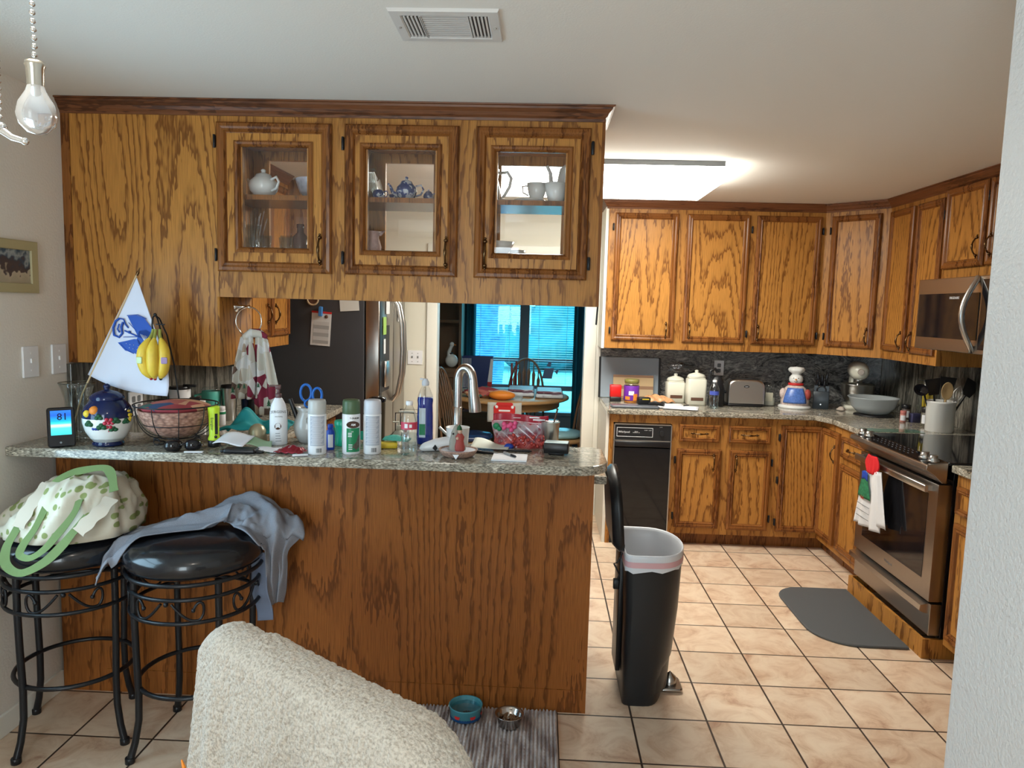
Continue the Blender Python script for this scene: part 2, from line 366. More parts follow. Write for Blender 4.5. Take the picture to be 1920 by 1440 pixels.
def door(par, x0, x1, z0, z1, handle=None, hinges=None, glassd=False, dy=0.0, name='door', hv=True, bifold=False):
    M = T((x0 + x1) / 2, dy, (z0 + z1) / 2); w_, h_ = (x1 - x0) / 2, (z1 - z0) / 2
    p = [(a, b) for a, b in DP]
    if name == 'drawer': p = [(a * .7, b) for a, b in DP]
    mb = MB().ring(-w_, w_, -h_, h_, p + [(p[-1][0], 0.004)])
    o = mb.build(name, OAKT, par); o.location = ((x0 + x1) / 2, dy, (z0 + z1) / 2)
    ins = p[-1][0]
    if not glassd:
        f = MB().box(-w_ + ins - .002, w_ - ins + .002, -.012, -.001, -h_ + ins - .002, h_ - ins + .002).build('door_panel' if name == 'door' else 'drawer_panel', OAK, o)
        f.location = (0, 0, 0)
    else:
        gx0, gx1, gz0, gz1 = glassd
        cx, cz = (x0 + x1) / 2, (z0 + z1) / 2
        a0, a1, b0, b1 = gx0 - cx - .022, gx1 - cx + .022, gz0 - cz - .022, gz1 - cz + .022
        fr = MB()
        X0, X1, Z0, Z1 = -w_ + ins - .002, w_ - ins + .002, -h_ + ins - .002, h_ - ins + .002
        fr.box(X0, a0 + .004, -.013, -.001, Z0, Z1); fr.box(a1 - .004, X1, -.013, -.001, Z0, Z1)
        fr.box(a0 + .004, a1 - .004, -.013, -.001, Z0, b0 + .004); fr.box(a0 + .004, a1 - .004, -.013, -.001, b1 - .004, Z1)
        fr.build('door_panel', OAK, o)
        MB().ring(a0, a1, b0, b1, [(0, .012), (0, .018), (.006, .021), (.014, .018), (.02, .010), (.022, .002), (.022, -.01)]).build('glazing_bead', OAKT, o)
        MB().box(a0 + .015, a1 - .015, -.002, .001, b0 + .015, b1 - .015).build('glass_pane', PANE, o)
    if handle:
        hb = MB(); bail(hb, handle[0] - (x0 + x1) / 2, handle[1] - (z0 + z1) / 2, hv); hb.build('handle', BRASS, o)
    for (hx, hz) in (hinges or []):
        hb = MB(); hinge(hb, hx - (x0 + x1) / 2, hz - (z0 + z1) / 2); hb.build('hinge', BLKM, o)
    return o
def crown(par, pts, z=H, s=1.0):
    """crown moulding swept along pts (local xy, outward side on the left-hand normal facing -y)"""
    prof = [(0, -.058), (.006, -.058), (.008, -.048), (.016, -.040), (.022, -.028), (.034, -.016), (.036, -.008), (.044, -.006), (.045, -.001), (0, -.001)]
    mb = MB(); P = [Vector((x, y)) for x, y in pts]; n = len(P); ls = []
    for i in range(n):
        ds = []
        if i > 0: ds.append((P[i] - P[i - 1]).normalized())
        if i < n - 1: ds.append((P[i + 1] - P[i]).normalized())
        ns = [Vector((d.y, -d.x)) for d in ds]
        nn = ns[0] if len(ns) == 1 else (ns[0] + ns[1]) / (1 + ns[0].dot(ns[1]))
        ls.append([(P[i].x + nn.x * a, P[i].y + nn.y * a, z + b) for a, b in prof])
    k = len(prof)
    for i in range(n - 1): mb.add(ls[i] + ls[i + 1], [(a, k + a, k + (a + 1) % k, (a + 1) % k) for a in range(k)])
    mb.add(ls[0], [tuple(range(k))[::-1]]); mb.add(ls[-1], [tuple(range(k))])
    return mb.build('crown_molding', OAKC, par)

# back wall uppers (three doors)
c = thing('wall_cabinet', 'long orange oak upper cabinet with three tall doors on the back wall', 'cabinet', (2.443, 2.58, 0))
MB().box(0, 1.55, .0, .35, 1.368, 2.44).build('body', OAKH, c, bevel=.002)
MB().box(-.022, -.001, .02, .35, 1.365, 2.40).build('side_panel', TRIMW, c)
for (a, b, hx, hg) in ((.045, .502, .44, .032), (.563, 1.013, .61, 1.03), (1.062, 1.523, 1.105, 1.535)):
    door(c, a, b, 1.428, 2.352, (hx, 1.51), [(hg, 2.25), (hg, 1.50)])
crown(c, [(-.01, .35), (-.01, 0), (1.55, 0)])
# diagonal corner upper
c = thing('corner_cabinet', 'diagonal orange oak corner upper cabinet with one pale narrow door', 'cabinet', (3.993, 2.58, 0))
MB().prism([(0, 0), (.317, -.31), (.647, -.31), (.647, .35), (0, .35)], 1.368, 2.44).build('body', OAKH, c)
dd = thing('door', '', '', (0, 0, 0)); dd.parent = c; dd.rotation_euler = (0, 0, math.atan2(-.31, .317))
for k in ('label', 'category'): del dd[k]
# the door is one part: bake its angle into its mesh parts through its own rotation
o = door(c, .055, .39, 1.428, 2.352, (.345, 1.51), [(.045, 2.25), (.045, 1.50)]); bpy.data.objects.remove(dd)
an = math.atan2(-.31, .317); o.rotation_euler = (0, 0, an); lx = (.055 + .39) / 2; o.location = (lx * math.cos(an), lx * math.sin(an), o.location.z)
crown(c, [(0, 0), (.317, -.31)])
# right wall uppers (two doors); local x runs toward the camera
c = thing('wall_cabinet', 'orange oak upper cabinet with two narrow doors left of the microwave', 'cabinet', (4.31, 2.27, 0), -PI / 2)
MB().box(0, .71, 0, .33, 1.368, 2.44).build('body', OAKH, c, bevel=.002)
door(c, .03, .345, 1.428, 2.352, (.30, 1.50)); door(c, .385, .69, 1.428, 2.352, (.43, 1.50), [(.70, 2.25)])
crown(c, [(0, 0), (.71, 0)])
c = thing('wall_cabinet', 'short orange oak cabinet with two doors above the microwave', 'cabinet', (4.31, 1.56, 0), -PI / 2)
MB().box(0.001, .90, 0, .33, 1.875, 2.44).build('body', OAKH, c, bevel=.002)
door(c, .0, .40, 1.935, 2.388, (.345, 2.04)); door(c, .42, .82, 1.935, 2.388, (.465, 2.04), [(.41, 2.3)])
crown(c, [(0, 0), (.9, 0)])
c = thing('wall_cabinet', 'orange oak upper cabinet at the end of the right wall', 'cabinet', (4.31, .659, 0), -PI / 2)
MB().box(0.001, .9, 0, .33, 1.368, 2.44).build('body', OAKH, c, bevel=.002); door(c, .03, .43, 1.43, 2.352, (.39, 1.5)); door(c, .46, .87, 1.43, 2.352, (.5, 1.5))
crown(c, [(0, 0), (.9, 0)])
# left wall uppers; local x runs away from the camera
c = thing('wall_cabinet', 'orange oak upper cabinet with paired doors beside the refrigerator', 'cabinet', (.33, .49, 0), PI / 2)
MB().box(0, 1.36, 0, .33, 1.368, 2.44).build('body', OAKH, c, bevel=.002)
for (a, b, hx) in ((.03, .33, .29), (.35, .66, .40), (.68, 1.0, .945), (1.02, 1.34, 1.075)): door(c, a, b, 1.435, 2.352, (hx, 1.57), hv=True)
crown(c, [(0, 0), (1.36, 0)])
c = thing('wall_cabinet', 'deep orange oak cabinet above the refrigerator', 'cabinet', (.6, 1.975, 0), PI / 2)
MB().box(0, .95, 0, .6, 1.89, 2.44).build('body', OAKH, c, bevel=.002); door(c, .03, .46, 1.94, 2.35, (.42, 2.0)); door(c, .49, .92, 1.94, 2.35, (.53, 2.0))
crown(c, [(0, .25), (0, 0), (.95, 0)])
# tall plain oak box beside the glass cabinet
c = thing('wall_cabinet', 'plain oak panelled cabinet box hanging left of the glass doors', 'cabinet', (0, .1286, 0))
MB().box(.0, .644, 0, .335, 1.371, 2.44).build('body', OAK, c, bevel=.002)
MB().box(.0, .035, -.004, 0, 1.371, 2.385).build('filler_strip', OAKT, c)
MB().rbox(.635, .6445, -.003, .334, 1.3705, 1.66, .001).build('end_panel', OAK, c)
crown(c, [(0, 0), (.645, 0)])
# hanging glass-door cabinet over the peninsula
c = thing('glass_cabinet', 'long dark oak cabinet with three glass doors hanging over the breakfast bar', 'cabinet', (.6455, .1286, 0))
W = 1.5425; D = .335
GL = [((.0, .467), (.106, .358)), ((.521, .978), (.616, .877)), ((1.046, 1.499), (1.139, 1.397))]
fr = MB(); fr.box(0, W, 0, .02, 2.27, H); fr.box(0, W, 0, .02, 1.66, 1.86)
xs = [(0, .10), (.364, .61), (.883, 1.133), (1.403, W)]
for a, b in xs: fr.box(a, b, 0, .02, 1.86, 2.27)
fr.build('face_frame', OAKH, c)
rf = MB(); rf.box(0, W, D - .02, D, 2.27, H); rf.box(0, W, D - .02, D, 1.66, 1.88)
for a, b in ((0, .09), (.36, .615), (.83, 1.13), (1.40, W)): rf.box(a, b, D - .02, D, 1.88, 2.27)
rf.build('rear_frame', OAKH, c)
cs = MB(); cs.box(0, .018, .02, D - .02, 1.66, H); cs.box(W - .018, W, .02, D - .02, 1.66, H); cs.box(.018, W - .018, .02, D - .02, 1.66, 1.845); cs.box(.018, W - .018, .02, D - .02, H - .13, H)
cs.build('carcass', OAK, c)
MB().box(.019, W - .019, .03, D - .025, 2.060, 2.080).build('shelf', OAKT, c)
MB().box(W - .0005, W + .012, -.002, D, 1.66, H).build('end_panel', OAKT, c)
for i, ((a, b), (g0, g1)) in enumerate(GL):
    hx = (b - .045) if i < 2 else a + .045
    door(c, a, b, 1.764, 2.356, (hx, 1.86), [((a - .008) if i < 2 else b + .008, 2.28), ((a - .008) if i < 2 else b + .008, 1.83)], (g0 - .012, g1 + .012, 1.865, 2.262))
for (a, b) in ((.10, .37), (.61, .84), (1.12, 1.41)):
    MB().box(a - .01, b + .01, D - .012, D - .009, 1.87, 2.28).build('rear_glass', PANE, c)
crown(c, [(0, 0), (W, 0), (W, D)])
# a black cord hanging at the glass cabinet's right end
tag(MB().tube([(2.206, .47, 1.95), (2.214, .47, 1.85), (2.206, .47, 1.75), (2.222, .47, 1.66), (2.218, .47, 1.58)], .004, 6).build('power_cord', BLACK), 'thin black cord hanging beside the right end of the glass cabinet', 'cord')

# peninsula
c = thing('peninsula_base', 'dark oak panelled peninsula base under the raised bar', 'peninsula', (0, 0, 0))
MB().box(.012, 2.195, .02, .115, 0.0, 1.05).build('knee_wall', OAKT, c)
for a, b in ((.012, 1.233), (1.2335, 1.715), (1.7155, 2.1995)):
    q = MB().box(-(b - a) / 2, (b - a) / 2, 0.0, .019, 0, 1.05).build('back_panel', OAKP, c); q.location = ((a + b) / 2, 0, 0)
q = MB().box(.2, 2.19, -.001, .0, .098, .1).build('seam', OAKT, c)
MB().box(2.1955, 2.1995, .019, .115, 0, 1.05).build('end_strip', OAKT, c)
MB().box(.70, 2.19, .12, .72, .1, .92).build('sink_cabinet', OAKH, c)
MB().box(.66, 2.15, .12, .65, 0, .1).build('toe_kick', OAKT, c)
# raised bar top with a rounded corner
def rr(x, y, r, a0, n=8): return [(x + r * math.cos(a0 + i / n * PI / 2), y + r * math.sin(a0 + i / n * PI / 2)) for i in range(n + 1)]
poly = [(0, -.264)] + rr(2.235 - .13, -.264 + .13, .13, -PI / 2) + [(2.235, .09), (2.2, .118), (0, .118)]
q = MB().prism(poly, 1.05, 1.085).build('countertop', GR_TOP, bevel=.006)
tag(q, 'long grey granite raised bar top with a rounded right corner', 'countertop')
poly = [(0.001, .122), (2.262, .122), (2.262, .75), (.68, .75), (.68, 1.965), (0.001, 1.965)]
tag(MB().prism(poly, .93, .965).build('countertop', GR_TOP, bevel=.006), 'granite sink counter behind and below the raised bar', 'countertop')
tag(MB().box(.001, .02, .105, 1.965, .966, 1.366).build('backsplash', GR_SIDE, bevel=.002), 'vertically streaked granite backsplash on the left wall', 'backsplash')
c = thing('base_cabinet', 'oak base cabinet under the left counter by the refrigerator', 'cabinet', (.6, .76, 0), PI / 2)
MB().box(0, 1.19, 0, .59, .1, .93).build('body', OAKH, c); MB().box(0, 1.19, .07, .59, 0, .1).build('toe_kick', OAKT, c)
door(c, .03, .4, .15, .9, (.36, .8)); door(c, .43, .8, .15, .9, (.47, .8)); door(c, .83, 1.16, .15, .9, (.87, .8))
# faucet
c = thing('faucet', 'tall brushed steel gooseneck faucet with pull-down spray head behind the bar', 'faucet', (1.605, .40, .965), -.35)
MB().cyl((0, 0, 0), .028, .012).cyl((0, 0, .012), .021, .22).build('base', STEEL, c)
MB().tube([(0, 0, .22), (0, 0, .31)] + arc((.036, 0, .355), .036, PI, .12, 12, 'xz', .055) + [(.074, 0, .35)], [.019] * 2 + [.020] * 13 + [.018], 14).build('gooseneck', STEEL, c)
MB().tube([(.072, 0, .37), (.078, 0, .30), (.086, 0, .24), (.088, 0, .215)], [.019, .023, .028, .027], 14).build('spray_head', STEEL, c)
MB().tube([(-.015, 0, .08), (-.05, 0, .1), (-.09, 0, .13)], .007, 8).build('lever', STEEL, c)

# back counter
poly = [(2.448, 2.929), (2.448, 2.19), (3.87, 2.19), (3.925, 2.05), (3.925, 1.515), (4.639, 1.515), (4.639, 2.929)]
tag(MB().prism(poly, .93, .965).build('countertop', GR_TOP, bevel=.006), 'L-shaped mottled granite countertop along the back wall', 'countertop')
tag(MB().prism([(3.925, .618), (3.925, -.5), (4.639, -.5), (4.639, .618)], .93, .965).build('countertop', GR_TOP, bevel=.006), 'granite countertop on the near side of the range', 'countertop')
tag(MB().box(2.448, 4.62, 2.91, 2.929, .966, 1.366).build('backsplash', GR_BACK, bevel=.002), 'dark swirled granite backsplash on the back wall', 'backsplash')
tag(MB().box(4.621, 4.639, -.5, 2.928, .966, 1.366).build('backsplash', GR_SIDE, bevel=.002), 'vertically streaked granite backsplash on the right wall behind the range', 'backsplash')
# compactor bay, drawer and door base
c = thing('cabinet_filler', 'narrow oak end panel left of the trash compactor', 'cabinet', (2.47, 2.23, 0))
MB().box(0, .028, 0, .69, 0, .93).build('panel', OAKH, c); MB().box(-.022, -.001, .01, .69, 0, .929).build('side_panel', TRIMW, c)
tag(MB().box(.028, .43, 0, .69, .87, .93).build('cabinet_rail', OAKH), 'oak rail above the trash compactor under the granite', 'cabinet', None, (2.47, 2.23, 0))
c = thing('base_cabinet', 'oak base cabinet with two drawers over two doors in the back row', 'cabinet', (2.47, 2.23, 0))
b = MB(); b.box(.431, 1.155, 0, .69, .09, .93)
b.build('body', OAKH, c); MB().box(.43, 1.155, .07, .69, 0, .09).build('toe_kick', OAKT, c)
door(c, .485, .765, .75, .872, (.625, .811), name='drawer', hv=False); door(c, .825, 1.115, .75, .872, (.97, .811), name='drawer', hv=False)
door(c, .475, .785, .138, .70, (.73, .61), [(.465, .62), (.465, .22)]); door(c, .84, 1.127, .133, .70, (.885, .61), [(1.137, .62), (1.137, .22)])
c = thing('trash_compactor', 'black built-in trash compactor with silver edges in the back row', 'appliance', (2.698, 2.205, 0))
c.location = (2.7, 2.205, 0)
MB().box(-.20, .20, .03, .6, 0, .865).build('body', BLACK, c)
MB().rbox(-.198, .198, -.012, .03, .10, .70, .004, ax=1).build('door', BLKG, c)
MB().box(-.194, .194, -.006, .03, .75, .86).build('control_panel', BLACK, c)
MB().rbox(-.19, .19, -.02, .0, .705, .745, .008, ax=0).build('pull_bar', BLACK, c)
t = MB().box(-.2, -.194, -.014, .03, .09, .866); t.box(.194, .2, -.014, .03, .09, .866); t.box(-.2, .2, -.014, .03, .86, .866); t.box(-.2, .2, -.014, .03, .746, .752)
t.build('chrome_trim', STEEL, c)
t = MB().ring(-.18, .07, .775, .84, [(0, .0065), (.0, .008), (.003, .008), (.003, .0065)]); text_mesh('Whirlpool', .019, T(-.13, -.0065, .802), mb=t); text_mesh('TRASH\nCOMPACTOR', .008, T(-.045, -.0065, .81), mb=t); text_mesh('START   STOP', .008, T(.035, -.0065, .82), mb=t)
text_mesh('LOCK', .008, T(.125, -.0065, .845), mb=t)
t.build('lettering', WPL, c)
MB().cyl((.13, -.006, .805), .018, -.014 + .030, 16, ax=1, M=T(0, -.016, 0)).build('knob', BLACK, c)
# corner base with an angled folding door
c = thing('base_cabinet', 'corner oak base cabinet with a tall door folded round the inside corner', 'cabinet', (3.626, 2.23, 0))
MB().prism([(0, 0), (.324, 0), (.324, -.31), (.99, -.31), (.99, .69), (0, .69)], .09, .93).build('body', OAKH, c)
MB().prism([(0, .07), (.39, .07), (.39, -.31), (.99, -.31), (.99, .69), (0, .69)], 0, .09).build('toe_kick', OAKT, c)
door(c, .03, .320, .133, .885, None, [(.022, .80), (.022, .5), (.022, .2)])
o = door(c, 0, .29, .133, .885, (.25, .74)); o.rotation_euler = (0, 0, -PI / 2); o.location = (.324, -.15, .509)
c = thing('base_cabinet', 'slim oak base cabinet with one drawer left of the range', 'cabinet', (3.95, 1.918, 0), -PI / 2)
MB().box(0, .395, 0, .68, .09, .93).build('body', OAKH, c); MB().box(0, .395, .07, .68, 0, .09).build('toe_kick', OAKT, c)
door(c, .03, .37, .745, .875, (.2, .81), name='drawer', hv=False); door(c, .03, .37, .133, .70)
c = thing('base_cabinet', 'oak base cabinet with drawers on the near side of the range', 'cabinet', (3.95, .60, 0), -PI / 2)
MB().box(0, 1.1, 0, .68, .09, .93).build('body', OAKH, c); MB().box(0, 1.1, .07, .68, 0, .09).build('toe_kick', OAKT, c)
for a in (.03, .55): door(c, a, a + .45, .745, .875, (a + .22, .81), name='drawer', hv=False); door(c, a, a + .45, .133, .70)
# range
c = thing('range', 'slide-in stainless steel electric range with black glass top', 'stove', (3.97, 1.49, 0), -PI / 2)
Wd = .86
MB().box(.004, Wd - .004, -.02, .66, .10, .955).build('body', BLKG, c, bevel=.004)
MB().rbox(0, Wd, -.05, .665, .956, .972, .008).build('cooktop', BLKG, c)
# front console lip
pr = [(-.05, .972), (-.152, .958), (-.156, .935), (-.11, .905), (-.075, .87), (-.05, .87)]
MB().add([(x, y, z) for x in (0, Wd) for y, z in pr], [(0, 1, 2, 3, 4, 5)[::-1], (6, 7, 8, 9, 10, 11)] + [(i, (i + 1) % 6, 6 + (i + 1) % 6, 6 + i) for i in range(6)]).build('console', DSTEEL, c, bevel=.004)
MB().add([(.03, -.055, .9735), (Wd - .03, -.055, .9735), (Wd - .03, -.14, .962), (.03, -.14, .962)], [(0, 1, 2, 3)]).build('control_strip', BLKG, c)
t = MB()
for i in range(10):
    for j in range(3): t.box(.22 + i * .042, .236 + i * .042, -.075 - j * .022, -.071 - j * .022, .974 - j * .003, .9745 - j * .003)
t.build('control_legends', GREY, c)
for kx in (.045, .125, Wd - .125, Wd - .045):
    k = MB().cyl((kx, -.100, .966), .026, .010, 18).lathe([(.021, 0), (.019, .020), (.016, .022)], (kx, -.1, .976), 18); k.box(kx - .004, kx + .004, -.12, -.08, .99, 1.0); k.build('knob', STEEL, c)
dr = MB(); gx0, gx1, gz0, gz1 = .10, Wd - .09, .38, .80
dr.box(.006, gx0, -.085, -.02, .285, .862); dr.box(gx1, Wd - .006, -.085, -.02, .285, .862); dr.box(gx0, gx1, -.085, -.02, .285, gz0); dr.box(gx0, gx1, -.085, -.02, gz1, .862)
dd = dr.build('oven_door', DSTEEL, c)
MB().box(gx0 - .002, gx1 + .002, -.0865, -.03, gz0 - .002, gz1 + .002).build('door_glass', BLKG, dd)
MB().rbox(.02, Wd - .05, -.128, -.108, .815, .85, .006, ax=0).box(.03, .05, -.11, -.08, .82, .845).box(Wd - .08, Wd - .06, -.11, -.08, .82, .845).build('handle', STEEL, dd)
text_mesh('Whirlpool', .022, T(Wd / 2, -.0857, .325)).build('lettering', GREY, dd)
dw_ = MB().box(.006, Wd - .006, -.075, -.02, .115, .272).build('storage_drawer', DSTEEL, c, bevel=.003)
MB().add([(x, y, z) for x in (.02, Wd - .02) for y, z in ((-.075, .272), (-.115, .262), (-.118, .235), (-.1, .225), (-.075, .22))], [(4, 3, 2, 1, 0), (5, 6, 7, 8, 9)] + [(i, (i + 1) % 5, 5 + (i + 1) % 5, 5 + i) for i in range(5)]).build('handle', STEEL, dw_)
MB().box(0, .86, -.1, -.085, .0, .098).box(.845, .86, -.085, .1, 0, .098).box(.0, .015, -.085, .1, 0, .098).build('wooden_plinth', OAK, c)
# microwave
c = thing('microwave', 'stainless over-the-range microwave with a curved handle under the short cabinet', 'microwave', (4.15, 1.50, 0), -PI / 2)
MB().box(0, .80, .03, .48, 1.475, 1.87).build('body', BLACK, c)
MB().rbox(0, .80, -.002, .03, 1.478, 1.868, .006, ax=1).build('door', DSTEEL, c)
MB().box(.02, .60, -.006, .0, 1.545, 1.785).build('window', BLKG, c)
text_mesh('FRIGIDAIRE', .018, T(.38, -.0065, 1.755)).build('lettering', WPL, c)
MB().tube([(.57, -.004, 1.49)] + [(.58 + .0 * i, -.012 - .062 * math.sin(PI * i / 10), 1.50 + .035 * i) for i in range(11)] + [(.57, -.004, 1.86)], .014, 10).build('handle', STEEL, c)
MB().box(.62, .79, -.006, .0, 1.50, 1.85).build('control_panel', BLKG, c)
# refrigerator
c = thing('refrigerator', 'stainless french-door refrigerator with charcoal side facing the kitchen', 'refrigerator', (0, 1.98, 0))
MB().box(.03, .795, 0, .90, .02, 1.83).build('body', FRDG, c, bevel=.006)
d1 = MB().rbox(.80, .90, .003, .449, .70, 1.82, .012, ax=2).build('door', DSTEEL, c)
MB().box(.9005, .903, .06, .30, 1.05, 1.50).box(.9005, .9025, .003, .06, .7, 1.8).build('water_dispenser', BLACK, d1)
MB().rbox(.902, .925, .1, .24, 1.08, 1.26, .01, ax=2).build('dispenser_tray', STEEL, d1)
MB().tube([(.905, .40, .95), (.94, .40, 1.0), (.968, .40, 1.15), (.975, .40, 1.32), (.968, .40, 1.5), (.94, .40, 1.64), (.905, .40, 1.69)], .014, 10).build('handle', STEEL, d1)
d2 = MB().rbox(.80, .90, .453, .899, .70, 1.82, .012, ax=2).build('door', DSTEEL, c)
MB().tube([(.905, .50, .95), (.94, .50, 1.0), (.968, .50, 1.15), (.975, .50, 1.32), (.968, .50, 1.5), (.94, .50, 1.64), (.905, .50, 1.69)], .014, 10).build('handle', STEEL, d2)
MB().rbox(.80, .90, .003, .899, .04, .69, .012, ax=2).build('freezer_drawer', DSTEEL, c)

# ceiling light fixture and register
c = thing('ceiling_light', 'large bright rectangular fluorescent fixture on the kitchen ceiling', 'ceiling light', (2.31, 1.5, 2.44))
MB().box(-.61, .60, -.385, .385, -.028, -.0005).build('base_pan', GREY, c)
DIFF = mat('diffuser', (.9, .9, .9), .5, emit=(1.0, 0.985, .89), es=15)
poly = [(-.385, -.028), (.385, -.028), (.385, -.07), (.34, -.098), (-.34, -.098), (-.385, -.07)]
MB().add([(x, y, z) for x in (-.615, .61) for y, z in poly], [(0, 1, 2, 3, 4, 5), (11, 10, 9, 8, 7, 6)] + [(i, 6 + i, 6 + (i + 1) % 6, (i + 1) % 6) for i in range(6)]).build('diffuser', DIFF, c)
c = thing('ceiling_register', 'white metal air register set in the ceiling', 'vent', (1.68, -.698, 2.44))
VW = mat('vent_white', (.62, .60, .58), .5)
MB().ring(-.152, .152, -.114, .114, [(0, 0), (.004, .008), (.03, .009), (.034, .006), (.034, 0)], M=RX(PI / 2)).build('frame', VW, c)
MB().box(-.118, .118, -.08, .08, -.0015, -.0005).build('duct_shade', BLACK, c)  # black sheet on the unbroken ceiling stands for shade inside the duct
s_ = MB()
for i in range(11): s_.box(-.066, .062, -.074 + i * .0145, -.0695 + i * .0145, -.007, -.003, )
for i in range(5):
    s_.box(-.114 + i * .0105, -.109 + i * .0105, -.076, .076, -.009, -.002); s_.box(.068 + i * .0105, .073 + i * .0105, -.076, .076, -.009, -.002)
s_.box(-.069, -.065, -.08, .08, -.009, -.002); s_.box(.061, .065, -.08, .08, -.009, -.002)
s_.build('louvres', VW, c)
MB().cyl((-.135, 0, -.0115), .004, .003, 8).cyl((.135, 0, -.0115), .004, .003, 8).build('screw', STEEL, c)

# switches and outlets
def plate(name, label, loc, rz, w_, h_, toggles=1, kind='switch'):
    c = thing(name, label, 'switch' if kind == 'switch' else 'outlet', loc, rz)
    MB().rbox(-w_ / 2, w_ / 2, -.008, 0, -h_ / 2, h_ / 2, .004, ax=1).build('plate', WPL, c)
    for i in range(toggles):
        x = (i - (toggles - 1) / 2) * .046
        if kind == 'switch':
            MB().box(x - .005, x + .005, -.014, -.008, -.004, .012).box(x - .003, x + .003, -.0095, -.008, .03, .036).box(x - .003, x + .003, -.0095, -.008, -.036, -.03).build('toggle', WHITE if toggles == 1 else GREY, c)
        elif kind == 'outlet':
            MB().rbox(x - .014, x + .014, -.0095, -.008, .006, .036, .006, ax=1).rbox(x - .014, x + .014, -.0095, -.008, -.036, -.006, .006, ax=1).build('socket', GREY, c)
    return c
plate('light_switch', 'white switch plate on the left wall, the nearer of the two', (0, -.112, 1.39), PI / 2, .086, .12, 1)
plate('light_switch', 'white switch plate on the left wall next to the oak cabinet edge', (0, .055, 1.39), PI / 2, .086, .12, 1)
plate('light_switch', 'white double switch plate on cream wall by the doorway', (.975, 2.93, 1.23), 0, .118, .112, 2)
plate('wall_outlet', 'white double outlet on the left granite backsplash behind the cookie jar', (.0205, .575, 1.14), PI / 2, .118, .118, 2, 'outlet')
plate('wall_outlet', 'white outlet on the left granite backsplash behind the steel tumbler', (.0205, 1.72, 1.17), PI / 2, .075, .118, 1, 'outlet')
plate('wall_outlet', 'grey outlet plate on the dark backsplash behind the black pouch', (3.37, 2.909, 1.22), 0, .075, .118, 1, 'outlet')

# dining room window with blinds
SKYP = glass('dining_glass', (.72, .97, 1.0), 0, .01)
c = struct('window_1', MB().box(1.10, 1.13, 5.89, 6.0, .36, 2.12).box(2.39, 2.42, 5.89, 6.0, .36, 2.12).box(1.72, 1.83, 5.87, 6.0, .36, 2.12).box(1.1, 2.42, 5.89, 6.0, 2.07, 2.12).box(1.1, 2.42, 5.87, 6.0, .36, .40).box(1.13, 2.39, 5.92, 5.97, 1.0, 1.045).box(1.13, 2.39, 5.90, 5.97, .66, .72), mat('window_frame', (.16, .20, .24), .5))
MB().box(1.12, 2.4, 5.985, 5.99, .38, 2.1).build('window_glass', SKYP, c)
bl = MB()
for i in range(48):
    z = .74 + i * .028
    for a, b in ((1.14, 1.715), (1.835, 2.385)): bl.add([(a, 5.862, z - .001), (b, 5.862, z - .001), (b, 5.880, z + .001), (a, 5.880, z + .001)], [(0, 1, 2, 3)])
for a in (1.25, 1.6, 1.95, 2.28): bl.tube([(a, 5.86, .74), (a, 5.86, 2.08)], .0012, 4)
tag(bl.build('window_blind', mat('blind_slat', (.75, .85, .9), .5), solid=.0009), 'open horizontal blinds across the dining room window', 'blinds')
# unseen rear window added for fill daylight, then the left wall window
c = struct('rear_fill_window', MB().box(.75, .80, -5.08, -4.995, .12, 2.35).box(1.70, 1.75, -5.08, -4.995, .12, 2.35).box(.80, 1.70, -5.08, -4.995, .12, .17).box(.80, 1.70, -5.08, -4.995, 2.30, 2.35), TRIMW)
MB().box(.80, 1.70, -5.035, -5.03, .17, 2.30).build('window_glass', PANE, c)
c = struct('window_3', MB().box(-.09, 0.006, -1.45, -1.41, .8, 1.85).box(-.09, .006, -.54, -.5, .8, 1.85).box(-.09, .006, -1.41, -.54, .8, .84).box(-.09, .006, -1.41, -.54, 1.81, 1.85).box(-.07, -.03, -1.41, -.54, 1.31, 1.34), TRIMW)
MB().box(-.075, -.072, -1.41, -.54, .84, 1.81).build('window_glass', PANE, c)
# ---------------------------------------------------------------- more materials
CAM = (1.97, -2.85)
def face(x, y): return math.atan2(CAM[0] - x, y - CAM[1])
def solid(name, c, rough=.45, **k): return MATS.get(name) or mat(name, c, rough, **k)
NAVY = solid('navy_glaze', (.006, .013, .06), .08); TEAL = solid('teal', (.01, .24, .26), .8); AQUA = solid('aqua', (.10, .50, .42), .35)
RED = solid('red', (.55, .02, .02), .45); GREEN = solid('green', (.01, .22, .09), .35); LIME = solid('lime', (.55, .78, .03), .4)
BLUE = solid('blue', (.01, .06, .42), .35); CREAMC = solid('cream_ceramic', (.66, .64, .54), .2); WCER = solid('white_ceramic', (.72, .72, .70), .12)
GREYC = solid('grey_ceramic', (.42, .41, .39), .15); PAPER = solid('paper', (.75, .76, .80), .7); LABG = solid('label_grey', (.40, .43, .50), .45)
YEL = solid('yellow', (.75, .55, .04), .4); PINK = solid('pink', (.75, .10, .25), .5); TAN = solid('tan', (.50, .36, .22), .6); BROWN = solid('brown', (.11, .05, .03), .5)
ORNG = solid('orange', (.75, .24, .03), .5); PURP = solid('purple', (.17, .03, .38), .4); WATER = glass('water', (.86, .93, .95), .3, .03, 1.33); BARK = solid('bark', (.05, .06, .07), .9)
WOODL = solid('light_wood', (.56, .40, .22), .5); DGREEN = solid('dark_green', (.01, .08, .03), .6)

def lathe_obj(name, prof, mt, par, n=28, **k): return MB().lathe(prof, (0, 0, 0), n, **k).build(name, mt, par)
def cam_thing(name, label, cat, loc, group=None, extra=0): return thing(name, label, cat, loc, face(loc[0], loc[1]) + extra, group)
Z1 = 1.0852; Z0 = .9652

